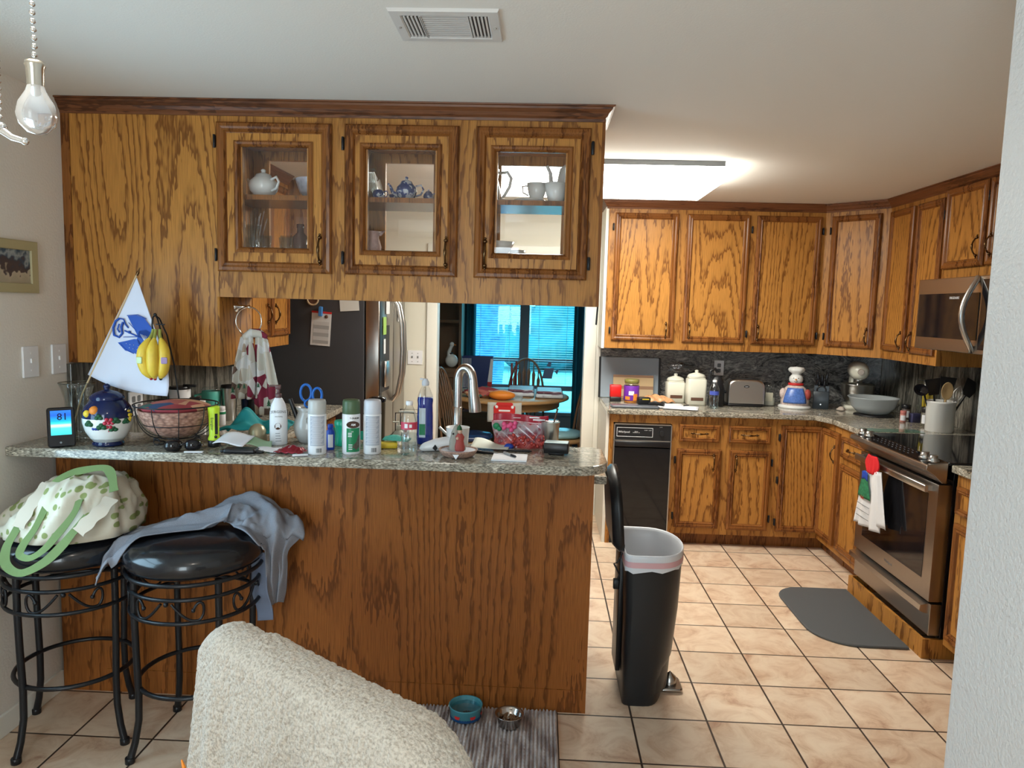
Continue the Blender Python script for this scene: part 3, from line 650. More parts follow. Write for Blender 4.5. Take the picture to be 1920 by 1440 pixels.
# ---------------------------------------------------------------- things on the raised bar
c = cam_thing('digital_thermometer', 'black digital weather display with a glowing blue screen at the bar left end', 'thermometer', (.198, -.232, Z1), extra=.08)
M = RX(-.12)
MB().rbox(-.045, .045, -.012, .014, .001, .149, .01, M, ax=1).build('case', BLKG, c)
scr = bpy.data.materials.new('display_screen'); scr.use_nodes = True; nt = scr.node_tree; b = nt.nodes['Principled BSDF']
tc = nt.nodes.new('ShaderNodeTexCoord'); sp = nt.nodes.new('ShaderNodeSeparateXYZ'); nt.links.new(tc.outputs['Object'], sp.inputs[0])
r = ramp(nt, [(.045, (.05, .75, .85)), (.30, (.1, .8, .9)), (.40, (.75, .95, .5)), (.48, (.05, .75, .9)), (.58, (.0, .45, .9)), (.8, (.01, .12, .8)), (1, (.02, .2, .9))])
mr = nt.nodes.new('ShaderNodeMapRange'); mr.inputs[1].default_value = .045; mr.inputs[2].default_value = .138; nt.links.new(sp.outputs[2], mr.inputs[0]); nt.links.new(mr.outputs[0], r.inputs[0])
nt.links.new(r.outputs[0], b.inputs['Emission Color']); b.inputs['Emission Strength'].default_value = 1.0; b.inputs['Base Color'].default_value = (0, 0, 0, 1)
MB().box(-.034, .032, -.0128, -.0118, .046, .137, M).build('screen', scr, c)
text_mesh('81', .036, M @ T(.004, -.0131, .102), bold=.0004).build('digits', NAVY, c)
MB().cyl((-.004, -.013, .018), .004, .002, 10, M, ax=1).build('button', GREY, c)

c = thing('glass_vase', 'tall clear fluted glass vase holding a flag stick', 'vase', (.176, -.10, Z1))
out = [(.045, 0), (.047, .01), (.040, .03), (.038, .07), (.040, .12), (.045, .17), (.056, .21), (.064, .228)]
MB().lathe(out + [(.062, .228), (.054, .209), (.043, .17), (.038, .12), (.036, .07), (.037, .03), (.03, .015), (.001, .014)], n=40, wob=lambda t, z: 1 + .03 * math.cos(t * 12)).build('vase_body', JARG, c)
MB().tube(arc((0, 0, .228), .063, 0, 2 * PI, 30)[:-1], .0016, 6, True).build('rim', glass('rim_glass', (.55, .6, .6), .5, .05), c)
# flag
def Yf(v): return -.05 - (v - 520) * .0003
def fl(u, v, off=0):
    y = Yf(v); return Vector((.379 + (u - 250) * .00214 - (v - 600) * .0001 - .56 * (y + .05), y - off, 1.560 - (v - 600) * .00206 + (u - 250) * .0001))
c = thing('hand_flag', 'small white flag with a blue emblem on a wooden stick, standing in the glass vase', 'flag', (.15, -.115, Z1))
IM = T(-.15, .115, -Z1)
MB().tube([IM @ Vector(q) for q in ((.155, -.115, Z1 + .018), (.205, -.113, 1.27), (.398, -.05, 1.735))], .0035, 8).build('stick', WOODL, c)
MB().lathe([(.0045, 0), (.006, .012), (.003, .02), (.001, .034)], M=IM @ T(.398, -.05, 1.733) @ RY(.42)).build('finial', BRASS, c)
def flagp(u, v):
    A, C_, D_, E_ = (252, 520), (168, 700), (312, 747), (326, 716)
    l = (A[0] + (C_[0] - A[0]) * v, A[1] + (C_[1] - A[1]) * v); r = (A[0] + 3 + (E_[0] - A[0] - 3) * v, A[1] + (E_[1] - A[1]) * v)
    if v > .86: k = (v - .86) / .14; r = (r[0] * (1 - k) + (D_[0] + 4) * k, r[1] + (D_[1] - r[1] - 2) * k * .9)
    px, py = l[0] + (r[0] - l[0]) * u, l[1] + (r[1] - l[1]) * u + 10 * math.sin(u * PI) * v * v * (1 if v > .9 else 0)
    p = fl(px, py); p.y += .0035 * math.sin(u * 7 + v * 3) * v; return IM @ p
MB().grid(flagp, 24, 30).build('cloth', solid('flag_white', (.62, .64, .74), .8), c, solid=.0008)
def fpoly(mb, pts, off=.006): mb.add([IM @ fl(u, v, off) for u, v in pts], [tuple(range(len(pts)))])
def ftube(mb, pts, r=.0022, off=.006): mb.tube([IM @ fl(u, v, off) for u, v in pts], r, 5)
em = MB()
fpoly(em, [(241, 592), (258, 591), (272, 597), (280, 607), (287, 617), (290, 628), (281, 634), (270, 634), (262, 632)])
fpoly(em, [(224, 641), (240, 638), (254, 635), (262, 636), (271, 650), (275, 660), (268, 668), (262, 664), (250, 659), (238, 656)])
fpoly(em, [(263, 620), (276, 618), (288, 626), (286, 642), (277, 656), (266, 650), (259, 636)])
fpoly(em, [(258, 668), (272, 660), (278, 655), (276, 670), (268, 671)])
for ring_ in ([(226, 596), (219, 601), (215, 613), (217, 627), (226, 631), (232, 624), (230, 612), (233, 603)], [(226, 596), (234, 598), (238, 608), (243, 614)], [(226, 606), (223, 616), (227, 622)]): ftube(em, ring_, .0045 if len(ring_) > 5 else .003)
ftube(em, [(243, 604), (258, 620)], .0012); ftube(em, [(236, 619), (262, 631)], .0028); ftube(em, [(234, 631), (262, 631)], .0014); ftube(em, [(229, 643), (240, 655), (254, 662)], .0016); ftube(em, [(240, 591), (260, 590), (276, 598)], .0016)
em.sphere(IM @ fl(245, 622, .006), .006, 8)
em.build('emblem', solid('emblem_blue', (.01, .07, .38), .6), c)
st = MB()
for u, v in ((240, 643), (247, 645), (254, 646), (246, 651), (253, 653), (260, 655), (266, 661), (262, 649)): st.sphere(IM @ fl(u, v, .0075), .0012, 5)
for k in range(5): ftube(st, [(266 + k * 3, 626 + k), (274, 640)], .0006, .0075)
st.build('emblem_detail', WHITE, c)

# ginger jar style cookie jar
c = cam_thing('cookie_jar', 'round navy and white ceramic cookie jar painted with grapes and fruit', 'jar', (.334, -.163, Z1))
prof = [(.045, 0), (.055, .004), (.055, .012), (.050, .018), (.062, .032), (.078, .06), (.086, .09), (.087, .11), (.086, .128), (.079, .15), (.064, .168), (.056, .176)]
k = MB(); k.k = 1; k.lathe(prof[:5], n=36); k.k = 0; k.lathe(prof[3:8], n=36); k.k = 1; k.lathe(prof[7:], n=36); k.build('body', [WCER, NAVY], c)
MB().lathe([(.058, .176), (.060, .184), (.057, .19), (.052, .196), (.035, .206), (.012, .212), (.008, .217), (.013, .222), (.012, .230), (.004, .236)], n=32).build('lid', NAVY, c)
fr = [MB() for _ in range(5)]
def on_jar(a, z, mb, r, sq=.5):
    R = .0875 - .9 * max(0, abs(z - .105) - .012) ** 1.35 * 2.2
    mb.sphere(((R) * math.sin(a), -(R) * math.cos(a), z), r, 8)
for da, dz in ((0, 0), (-.14, .0), (.14, 0), (-.07, -.015), (.07, -.015), (0, -.03), (-.07, .013), (.09, .012)): on_jar(.02 + da, .097 + dz, fr[0], .0075)
for da, dz in ((0, 0), (-.12, .0), (.10, 0), (-.05, -.012), (.05, -.012), (0, -.024), (-.1, -.02)): on_jar(-.52 + da, .075 + dz, fr[1], .0065)
for da, dz in ((0, 0), (.1, .0), (.0, .013), (.1, .013), (.05, -.012), (.05, .025), (0, -.02)): on_jar(.95 + da, .12 + dz, fr[2], .0065)
on_jar(-.62, .142, fr[3], .018); on_jar(-.95, .13, fr[2], .014)
for a, z, s_ in ((-.25, .085, .02), (.22, .075, .018), (.30, .105, .018), (-.35, .12, .016), (.75, .1, .016), (-.8, .095, .018), (-.05, .062, .014), (-.45, .05, .012)):
    R = .0872 - .9 * max(0, abs(z - .105) - .012) ** 1.35 * 2.2
    for q in range(3): fr[4].sphere(((R - .002) * math.sin(a + (q - 1) * s_ * 5), -(R - .002) * math.cos(a + (q - 1) * s_ * 5), z + (.004 if q == 1 else -.004)), s_ * .6, 7, sz=.8)
for q, mt_, nm in zip(fr, (solid('grape_red', (.45, .03, .06), .2), solid('grape_blue', (.02, .05, .3), .2), YEL, ORNG, DGREEN), ('grapes', 'grapes', 'pears', 'peach', 'leaves')): q.build(nm, mt_, c)

# wire fruit basket with banana hook
bx, by = .572, -.105
c = thing('fruit_basket', 'black wire fruit basket with a banana hook and scrolled feet', 'basket', (bx, by, Z1))
w_ = MB(); w_.tube(arc((0, 0, .158), .152, 0, 2 * PI, 40)[:-1], .0028, 6, True); w_.tube(arc((0, 0, .085), .118, 0, 2 * PI, 36)[:-1], .0018, 6, True); w_.tube(arc((0, 0, .032), .062, 0, 2 * PI, 30)[:-1], .0028, 6, True)
for k in range(10):
    a = k * PI / 5 + .2; w_.tube([((.062 + .09 * math.sin(t * PI / 2)) * math.cos(a), (.062 + .09 * math.sin(t * PI / 2)) * math.sin(a), .032 + .126 * (1 - math.cos(t * PI / 2))) for t in [i / 8 for i in range(9)]], .0018, 6)
w_.build('wire_bowl', BLKM, c)
f_ = MB()
for k in range(4):
    a = k * PI / 2 + .55; f_.tube([((.062 + .0 * t) * math.cos(a) + .022 * math.sin(t * 2 * PI) * math.cos(a), .062 * math.sin(a) + .022 * math.sin(t * 2 * PI) * math.sin(a), .002 + .03 * (1 - t)) for t in [i / 10 for i in range(11)]], .0024, 6)
    f_.tube(arc((.072 * math.cos(a), .072 * math.sin(a), .014), .012, 0, 1.8 * PI, 12, 'xz'), .0022, 6)
f_.build('feet', BLKM, c)
h = MB()
for s_ in (-1, 1): h.tube([(-.05 + s_ * .022, .06, .03), (-.045 + s_ * .022, .07, .15), (-.055 + s_ * .016, .066, .30), (-.068 + s_ * .010, .052, .42), (-.074 + s_ * .004, .02, .485), (-.076, .0, .497)], .0032, 7)
h.tube([(-.076, .0, .497), (-.078, -.012, .49), (-.08, -.016, .46), (-.078, -.012, .435), (-.074, -.004, .438)], .0034, 7); h.sphere((-.076, 0, .499), .007, 8)
h.tube([(-.09, .03, .462), (-.055, .03, .462)], .0025, 6); h.build('banana_hook', BLKM, c)
# woven bowl sitting in it, cloth and fruit shapes
weave = bpy.data.materials.new('weave'); weave.use_nodes = True; nt = weave.node_tree; b = nt.nodes['Principled BSDF']; b.inputs['Roughness'].default_value = .75
tc = nt.nodes.new('ShaderNodeTexCoord'); mp = nt.nodes.new('ShaderNodeMapping'); mp.inputs['Scale'].default_value = (60, 60, 110); nt.links.new(tc.outputs['Object'], mp.inputs[0])
nz = nt.nodes.new('ShaderNodeTexVoronoi'); nz.inputs['Scale'].default_value = 1; nt.links.new(mp.outputs[0], nz.inputs['Vector'])
r = ramp(nt, [(0, (.52, .32, .24)), (.5, (.33, .17, .12)), (1, (.10, .05, .04))]); nt.links.new(nz.outputs[0], r.inputs[0]); nt.links.new(r.outputs[0], b.inputs['Base Color'])
q = MB().lathe([(.05, .036), (.08, .048), (.112, .075), (.132, .115), (.138, .14), (.134, .141), (.125, .115), (.10, .075), (.06, .05), (.001, .048)], n=36).build('woven_bowl', weave)
tag(q, 'pinkish woven bowl inside the black wire basket', 'bowl', None, (bx, by, Z1))
def lump(name, mt, label, cat, loc, r, sx, sy, sz, amp=.25, fr_=12, grp=None, rz=0, n=28, mats=None):
    mb = MB(); vs0 = len(mb.v); mb.sphere((0, 0, 0), 1, n)
    sd = Vector((loc[0] * 7, loc[1] * 5, 1))
    for i, v in enumerate(mb.v):
        d = 1 + amp * mnoise.noise(v * fr_ * .12 + sd) + amp * .4 * mnoise.noise(v * fr_ * .35 + sd); mb.v[i] = Vector((v.x * r * sx * d, v.y * r * sy * d, v.z * r * sz * d))
    o = mb.build(name, mt)
    return tag(o, label, cat, grp, loc, rz)
quilt = bpy.data.materials.new('patch_cloth'); quilt.use_nodes = True; nt = quilt.node_tree; b = nt.nodes['Principled BSDF']; b.inputs['Roughness'].default_value = .85
tc = nt.nodes.new('ShaderNodeTexCoord'); nz = nt.nodes.new('ShaderNodeTexVoronoi'); nz.inputs['Scale'].default_value = 16; nt.links.new(tc.outputs['Object'], nz.inputs['Vector'])
sv = nt.nodes.new('ShaderNodeSeparateXYZ'); nt.links.new(nz.outputs['Color'], sv.inputs[0])
r = ramp(nt, [(.1, (.30, .04, .05)), (.3, (.38, .10, .08)), (.5, (.04, .10, .08)), (.62, (.02, .05, .13)), (.78, (.55, .30, .18)), (1, (.25, .04, .07))]); r.color_ramp.interpolation = 'CONSTANT'; nt.links.new(sv.outputs[0], r.inputs[0]); nt.links.new(r.outputs[0], b.inputs['Base Color'])
q = MB().lathe([(.10, .115), (.122, .142), (.128, .150), (.110, .158), (.07, .168), (.03, .174), (.001, .175)], n=40, wob=lambda t, z: 1 + .05 * math.sin(t * 5 + z * 50) + .03 * math.sin(t * 11)).build('quilted_cloth', quilt)
tag(q, 'patchwork cloth heaped in the woven bowl', 'cloth', None, (bx, by, Z1))
# bananas
def banana(loc, rz, bend, label, st):
    c = thing('banana', label, 'banana', loc, rz, 'bananas on the hook')
    pts = []; rs = []
    for i in range(15):
        t = i / 14; a = t * 1.15
        pts.append((-.030 * math.sin(t * PI) * bend, -.012 - .035 * math.sin(t * PI * .9), -.01 - .16 * t)); rs.append(.006 + .0155 * min(1, max(0, (t - .08) * 4)) ** .7 if t < .85 else .0205 - .0125 * ((t - .85) / .15) ** 1.5)
    MB().tube(pts, rs, 10).build('peel', solid('banana_yellow', (.70, .48, .05), .45, mot=.2, ms=30), c)
    MB().tube([(0, -.002, .012), (0, -.006, 0), pts[0], pts[1]], [.006, .006, .0065, .007], 8).build('stem', solid('banana_stem', (.25, .26, .05), .6), c)
    MB().tube([pts[-1], (pts[-1][0], pts[-1][1] + .003, pts[-1][2] - .009)], [.008, .005], 8).build('tip', st[0], c)
    if st[1]:
        p = pts[8]; MB().rbox(p[0] - .011, p[0] + .011, p[1] - .0225, p[1] - .018, p[2] - .013, p[2] + .012, .004, ax=1).build('sticker', st[1], c)
bz = Z1 + .432
banana((.496, -.118, bz), -.10, .55, 'left banana of the bunch, with a green and white sticker and red tip', (solid('red_wax', (.35, .01, .03), .4), solid('sticker_green', (.5, .62, .35), .5)))
banana((.508, -.124, bz), .18, .0, 'middle banana of the bunch, plain yellow with red tip', (MATS['red_wax'], None))
banana((.519, -.116, bz), .45, -.50, 'right banana of the bunch, speckled brown with a purple and white sticker', (BLACK, solid('sticker_purple', (.35, .25, .45), .5)))

# glossy black sunglasses case-like earmuff pair beside the basket
c = thing('sunglasses', 'glossy black wraparound sunglasses lying in front of the wire basket', 'sunglasses', (.655, -.225, Z1), .45)
k = MB()
for s_ in (-1, 1): k.lathe([(.001, 0), (.018, .004), (.024, .012), (.024, .03), (.016, .04), (.001, .042)], n=18, sx=1.25, sy=.8, M=T(s_ * .034, 0, 0))
k.build('lens_pair', BLKG, c); MB().tube([(-.012, -.006, .024), (0, -.01, .028), (.012, -.006, .024)], .005, 8).tube([(-.062, 0, .02), (-.068, .04, .012), (-.05, .075, .008)], .004, 6).tube([(.062, 0, .02), (.068, .04, .012), (.05, .075, .008)], .004, 6).build('arms', BLKG, c)
tag(MB().rbox(-.035, .035, -.008, .008, 0, .004, .004).build('paper_strip', PAPER), 'pale curled paper strip at the bar edge before the sunglasses', 'paper', None, (.705, -.245, Z1 + .0005), .12)

# flashlight
c = cam_thing('flashlight', 'bright yellow-green standing flashlight with a black base', 'flashlight', (.725, -.12, Z1))
MB().lathe([(.022, 0), (.024, .003), (.024, .024), (.022, .026)], n=24).build('head', BLACK, c)
MB().lathe([(.022, .026), (.0225, .03), (.018, .045), (.019, .10), (.022, .15), (.021, .156), (.018, .157)], n=24).build('body', LIME, c)
patch(.0205, .003, .014, .05, .13, mb=MB()).build('grip', BLACK, c); text_mesh('Energizer', .014, T(0, 0, .095) @ Matrix.Identity(4)).v
k = text_mesh('Energizer', .013, T(-.011, -.0203, .09) @ RY(PI / 2)); k.build('lettering', BLACK, c)
MB().sphere((.006, -.020, .04), .006, 8).build('switch', BLACK, c)

# papers, tray, dome, teal cloth, packet
tag(MB().grid(lambda u, v: (-.06 + .12 * u, -.05 + .1 * v, .006 + .024 * v + .006 * math.sin(u * 5)), 10, 8).build('envelope', PAPER, solid=.0008), 'crumpled printed white envelope on the bar beside the flashlight', 'paper', None, (.82, -.16, Z1 + .022), -.1)
tag(MB().grid(lambda u, v: (-.05 + .1 * u, -.035 + .07 * v, .012 * math.sin(u * 4 + 1) + .02 * v), 10, 8).build('snack_wrapper', solid('pale_green', (.35, .55, .35), .4), solid=.0008), 'pale green and blue wrapper behind the black phone case', 'wrapper', None, (.90, -.13, Z1 + .012), .3)
c = thing('sunglass_tray', 'flat black plastic holder lying under the envelope near the bar edge', 'holder', (.87, -.215, Z1), .08)
MB().rbox(-.06, .06, -.03, .03, .001, .016, .01).rbox(-.075, -.05, -.012, .012, .001, .01, .005).build('case', BLACK, c); MB().rbox(.055, .085, -.02, .02, .002, .010, .006).build('clip', BLACK, c)
tag(MB().lathe([(.0375, 0), (.038, .004), (.0375, .008), (.039, .012), (.037, .016), (.038, .020), (.036, .024), (.037, .028), (.035, .031), (.034, .045), (.026, .060), (.012, .070), (.001, .072)], n=28).build('ridged_dome', solid('champagne', (.38, .33, .22), .35, metal=.5)), 'ridged gold domed ornament beside the lotion bottle', 'ornament', None, (.842, .012, Z1))
tag(MB().grid(lambda u, v: (-.13 + .27 * u + .02 * v, -.05 + .10 * v, .004 + (.105 * math.exp(-((u - .30) / .24) ** 2) + .075 * math.exp(-((u - .85) / .25) ** 2)) * (.35 + .65 * v) + .010 * math.sin(u * 14 + v * 5) + .006 * math.sin(v * 12)), 40, 20).build('teal_cloth', TEAL, solid=.003), 'rumpled teal microfiber cloth behind the gold dome', 'cloth', None, (.80, .06, Z1 + .012), .05)
tag(MB().grid(lambda u, v: (-.055 + .11 * u, -.035 + .07 * v, .004 + .020 * math.sin(u * 3.1) * math.sin(v * 2.6) + .0018 * math.sin(u * 26) + .0012 * math.sin(v * 15 + u * 9)), 30, 14).build('snack_packet', solid('maroon_foil', (.26, .02, .035), .25, metal=.35), solid=.0015), 'crinkled dark red snack packet between the lotion and spray cans', 'packet', None, (1.05, -.19, Z1 + .002), -.1)
tag(MB().grid(lambda u, v: (-.045 + .09 * u, -.03 + .06 * v, .006 * v + .003 * math.sin(u * 6)), 8, 6).build('flyer', PAPER, solid=.0008), 'small white flyer with a grey stripe beside the red packet', 'paper', None, (.962, -.185, Z1 + .006), .25)
tag(MB().rbox(-.028, .028, -.009, .009, 0, .005, .003).build('paper_packet', PAPER), 'folded white paper slip under the red packet corner', 'paper', None, (1.10, -.238, Z1 + .0005), .35)

# lotion bottle
c = cam_thing('lotion_bottle', 'white pump lotion bottle with a brown pump', 'bottle', (.946, -.035, Z1))
MB().lathe([(.030, 0), (.034, .004), (.034, .10), (.033, .13), (.027, .16), (.016, .182), (.012, .186)], n=28, sx=1.0, sy=.7).build('bottle', WPL, c)
pm = solid('pump_brown', (.13, .07, .07), .3)
MB().cyl((0, 0, .186), .0125, .016).cyl((0, 0, .202), .006, .02).build('collar', pm, c); MB().rbox(-.012, .010, -.008, .008, .220, .236, .004).tube([(-.008, 0, .232), (-.03, 0, .233), (-.036, 0, .229)], .004, 8).build('pump_head', pm, c)
k = text_mesh('JERGENS', .0145, T(0, -.0243, .128), sx=1.05); text_mesh('ultra healing', .006, T(0, -.0243, .112), mb=k)
for i in range(4): k.box(-.012, .010 - .002 * i, -.0245, -.0241, .016 + i * .010, .018 + i * .010)
k.build('lettering', GREY, c)
MB().lathe([(.001, 0), (.013, 0), (.013, .0006), (.001, .0006)], n=18, M=T(-.003, -.0240, .075) @ RX(PI / 2)).build('label_oval', BROWN, c)
MB().grid(lambda u, v: (-.012 + .018 * u, -.0252, .066 + .016 * v + .006 * math.sin(u * 3)), 4, 2).build('label_swirl', WPL, c)
# utensil crock with scissors
cx_, cy_ = 1.045, .035
c = cam_thing('pen_crock', 'pale grey ceramic pitcher crock holding blue scissors', 'jar', (cx_, cy_, Z1))
MB().lathe([(.036, 0), (.042, .004), (.055, .03), (.060, .06), (.056, .09), (.044, .118), (.043, .128), (.053, .144), (.050, .144), (.041, .13), (.042, .116), (.052, .09), (.054, .06), (.03, .012), (.001, .01)], n=32).build('body', GREYC, c)
MB().tube([(0, -.047, .112), (-.010, -.055, .104), (-.012, -.060, .09), (0, -.063, .08), (.012, -.060, .09), (.010, -.055, .104), (0, -.047, .112)], .003, 8).build('handle_relief', GREYC, c)
c = thing('scissors', 'blue-handled scissors standing handles up in the grey crock', 'scissors', (cx_ + .008, cy_ - .004, Z1 + .015), face(cx_, cy_))
bl_ = solid('scissor_blue', (.01, .14, .55), .35)
for s_, ox, oz, rr_ in ((-1, -.018, .186, .021), (1, .026, .176, .018)):
    MB().tube([(ox + rr_ * math.cos(t), 0, oz + rr_ * 1.6 * math.sin(t)) for t in [i * 2 * PI / 24 for i in range(24)]], .0052, 8, True).tube([(ox * .7, 0, oz - rr_ * 1.5), (0, 0, .12)], .007, 8).build('handle', bl_, c)
MB().box(-.006, .006, -.0012, .0012, .005, .12).build('blade', STEEL, c)
c = thing('scissors', 'second, lower blue scissors with round handles in the grey crock', 'scissors', (cx_ + .012, cy_ - .022, Z1 + .015), face(cx_, cy_) + .3)
MB().tube([(-.002 + .020 * math.cos(t), 0, .145 + .016 * math.sin(t)) for t in [i * 2 * PI / 20 for i in range(20)]], .004, 8, True).build('handle', bl_, c); MB().box(-.005, .005, -.001, .001, .005, .13).build('blade', STEEL, c)
for (dx, dy, a, b_, mt_, lb, nm) in ((-.034, -.01, -.35, .165, BLACK, 'black utility knife leaning left in the grey crock', 'utility_knife'), (-.014, -.02, .05, .15, BROWN, 'brown pen with an amber clip in the grey crock', 'pen'), (.036, .0, .25, .155, BLACK, 'thin black pen leaning right in the grey crock', 'pen')):
    q = MB().tube([(0, 0, 0), (0, 0, b_ * .55), (0, 0, b_)], [.004, .0045 if nm == 'pen' else .010, .004 if nm == 'pen' else .009], 8).build(nm, mt_)
    tag(q, lb, nm.replace('_', ' '), None, (cx_ + dx * .5, cy_ + dy, Z1 + .02)); q.rotation_euler = (0, a, 0)

# spray cans
def spray_can(loc, capm, bodym, label, grp=None, front='back'):
    c = cam_thing('spray_can', label, 'spray can', loc, grp)
    r = .0335
    MB().lathe([(r - .003, 0), (r, .003), (r, .148), (r - .002, .152)], n=32).build('can', bodym, c)
    MB().lathe([(r - .001, .152), (r, .154), (r - .001, .196), (r - .004, .204), (r - .007, .205)], n=32).build('cap', capm, c)
    if front == 'back':
        patch(r, -.028, .029, .035, .146, mb=MB()).build('label_panel', LABG, c)
        k = MB()
        for i in range(22): patch(r + .0004, -.025 + .003 * (i % 3), .026 - .004 * ((i * 7) % 4), .040 + i * .0047, .0414 + i * .0047, 5, mb=k)
        k.build('small_print', PAPER, c)
        k = MB()
        for i in range(7): patch(r + .0003, -.004 + i * .003, -.0025 + i * .003 + .0006 * (i % 3), .010, .026, 1, mb=k)
        k.build('barcode', GREY, c)
    return c
spray_can((1.148, -.19, Z1), solid('clear_cap', (.50, .51, .50), .3), WPL, 'white spray can with a translucent grey cap, left of the green-labelled can')
spray_can((1.345, -.145, Z1), solid('white_cap', (.62, .65, .72), .35), WPL, 'white spray can with a white cap, right of the green-labelled can')
c = spray_can((1.268, -.158, Z1), solid('olive_cap', (.075, .13, .065), .4), WPL, 'green and white spray paint can with an olive green cap', front='camo')
r_ = .0335
patch(r_, -.018, .036, .010, .100, mb=MB()).build('label_panel', GREEN, c)
k = MB(); k.lathe([(.001, 0), (.024, 0)], n=20, sy=.55, M=T(.006, -.0350, .114) @ RX(PI / 2)); k.build('label_oval', BROWN, c)
k = text_mesh('CAMO', .0115, T(.008, 0, .110), bend=r_ + .0022, bold=.0003); text_mesh('2X', .007, T(.004, 0, .085), bend=r_ + .001, mb=k)
for i in range(3): patch(r_ + .0006, -.012, .002, .080 - i * .006, .083 - i * .006, 2, mb=k); patch(r_ + .0006, -.010, .004, .020 + i * .008, .023 + i * .008, 2, mb=k)
k.build('lettering', WHITE, c)
text_mesh('RUST-OLEUM', .0085, T(.004, 0, .135), bend=r_ + .0006, bold=.0002).build('brand_lettering', BLACK, c)
k = MB(); k.grid(lambda u, v: ((r_ + .0008) * math.sin((.002 + .034 * u) / r_), -(r_ + .0008) * math.cos((.002 + .034 * u) / r_), .022 + (.060 * (u if u < .7 else .7 + .1 * u)) * v + .004 * math.sin(u * 9)), 8, 4); k.build('camo_patch', solid('camo_brown', (.10, .09, .07), .6, mot=.6, ms=120), c)
# things just behind the cans
c = cam_thing('supplement_bottle', 'slim blue and white bottle peeking out behind the left spray can', 'bottle', (1.172, -.10, Z1)); MB().lathe([(.015, 0), (.016, .003), (.016, .07), (.010, .08)], n=20).build('bottle', BLUE, c); MB().cyl((0, 0, .08), .011, .018, 16).build('cap', BLUE, c); patch(.016, -.010, .010, .01, .06, mb=MB()).build('label_panel', PAPER, c)
c = cam_thing('gum_jar', 'green fluted plastic jar with a green lid between the spray cans', 'jar', (1.192, -.01, Z1)); MB().lathe([(.025, 0), (.027, .004), (.025, .03), (.023, .05), (.026, .072), (.027, .078)], n=32, wob=lambda t, z: 1 + .03 * math.cos(t * 8)).build('jar_body', solid('gum_green', (.01, .34, .20), .25), c); MB().lathe([(.029, .078), (.030, .081), (.030, .096), (.027, .1)], n=28).build('lid', MATS['gum_green'], c)
c = cam_thing('travel_mug', 'tall slim black travel mug behind the white-capped spray can', 'mug', (1.318, .06, Z1)); MB().lathe([(.028, 0), (.030, .003), (.032, .165), (.030, .17)], n=24).build('body', solid('bronze', (.10, .08, .05), .3, metal=.6), c); MB().lathe([(.033, .17), (.034, .175), (.033, .186), (.02, .19)], n=24).build('lid', BLKG, c)
tag(MB().grid(lambda u, v: (-.10 + .2 * u, .03 * v, .045 + .045 * v * (1 - .5 * u) + .004 * math.sin(u * 11)), 16, 8).build('green_pouch', solid('pouch_green', (.01, .30, .20), .5), solid=.002), 'green plastic pouch slumped behind the green jar', 'pouch', None, (1.22, .075, Z1 - .04), .05)
tag(MB().rbox(-.11, .11, -.04, .04, 0, .05, .01).build('shallow_tray', solid('tray_brown', (.07, .05, .04), .5)), 'dark brown tray behind the spray cans holding the green pouch', 'tray', None, (1.235, .20, Z0))
# sink caddy items
c = thing('soap_dispenser', 'small cream soap dispenser by the sink behind the bar', 'dispenser', (1.36, .30, Z0)); MB().lathe([(.026, 0), (.028, .004), (.028, .10), (.022, .125), (.010, .135)], n=20).build('bottle', solid('soap_cream', (.62, .64, .55), .3), c); MB().cyl((0, 0, .135), .011, .02).tube([(0, 0, .155), (0, 0, .17), (-.025, -.01, .17)], .004).build('pump', MATS['soap_cream'], c)
tag(MB().grid(lambda u, v: (-.045 + .09 * u, -.012 + .024 * v, (.20 if u < .8 else .20 - (u - .8) * .55) + .003 * math.sin(v * 9)), 24, 8).build('dish_cloth', solid('towel_white', (.55, .55, .50), .9), solid=.004), 'white terry cloth folded over the dish rack by the sink', 'cloth', None, (1.385, .40, Z0), 0)
k = MB(); k.tube([(-.06, 0, .01), (-.06, 0, .195), (.045, 0, .195), (.045, 0, .01)], .003, 6); k.tube([(-.06, .12, .01), (-.06, .12, .195), (.045, .12, .195), (.045, .12, .01)], .003, 6); k.box(-.07, .055, -.01, .13, 0, .012)
tag(k.build('dish_rack', BLACK), 'small black wire dish rack beside the sink', 'rack', None, (1.385, .40, Z0))
c = cam_thing('sponge', 'yellow and green sponge with a frayed aqua scrubber on the bar', 'sponge', (1.378, -.03, Z1)); MB().rbox(-.04, .04, -.025, .025, .001, .022, .008).build('sponge_body', YEL, c)
tag(MB().grid(lambda u, v: (-.05 + .1 * u, -.03 + .06 * v, .024 + .014 * math.sin(u * 3 + .3) * math.sin(v * 3) + .003 * math.sin(u * 40) * math.sin(v * 33)), 30, 16).build('scrub_cloth', AQUA, solid=.004), 'aqua scrubbing cloth draped over the yellow sponge', 'cloth', None, (1.41, .0, Z1 + .005), -.15)
c = thing('dish_brush', 'red and white bristle dish brush standing behind the water bottle', 'brush', (1.415, .18, Z1 - .1)); MB().rbox(-.012, .012, -.010, .004, .07, .165, .005).build('handle', WPL, c)
k = MB(); random.seed(3)
for i in range(40): z = .075 + (i % 20) * .0045; k.tube([(-.008 + (i // 20) * .012, -.010, z), (-.004 + (i // 20) * .006 + random.uniform(-.006, .006), -.020, z + .002)], .0012, 4)
k.build('bristles', RED, c)
MB().cyl((0, -.002, -.0), .025, .07, 16).build('brush_cup', BLACK, c); 
for ch in c.children: ch.location.z += 0
c.location.z = Z0; 
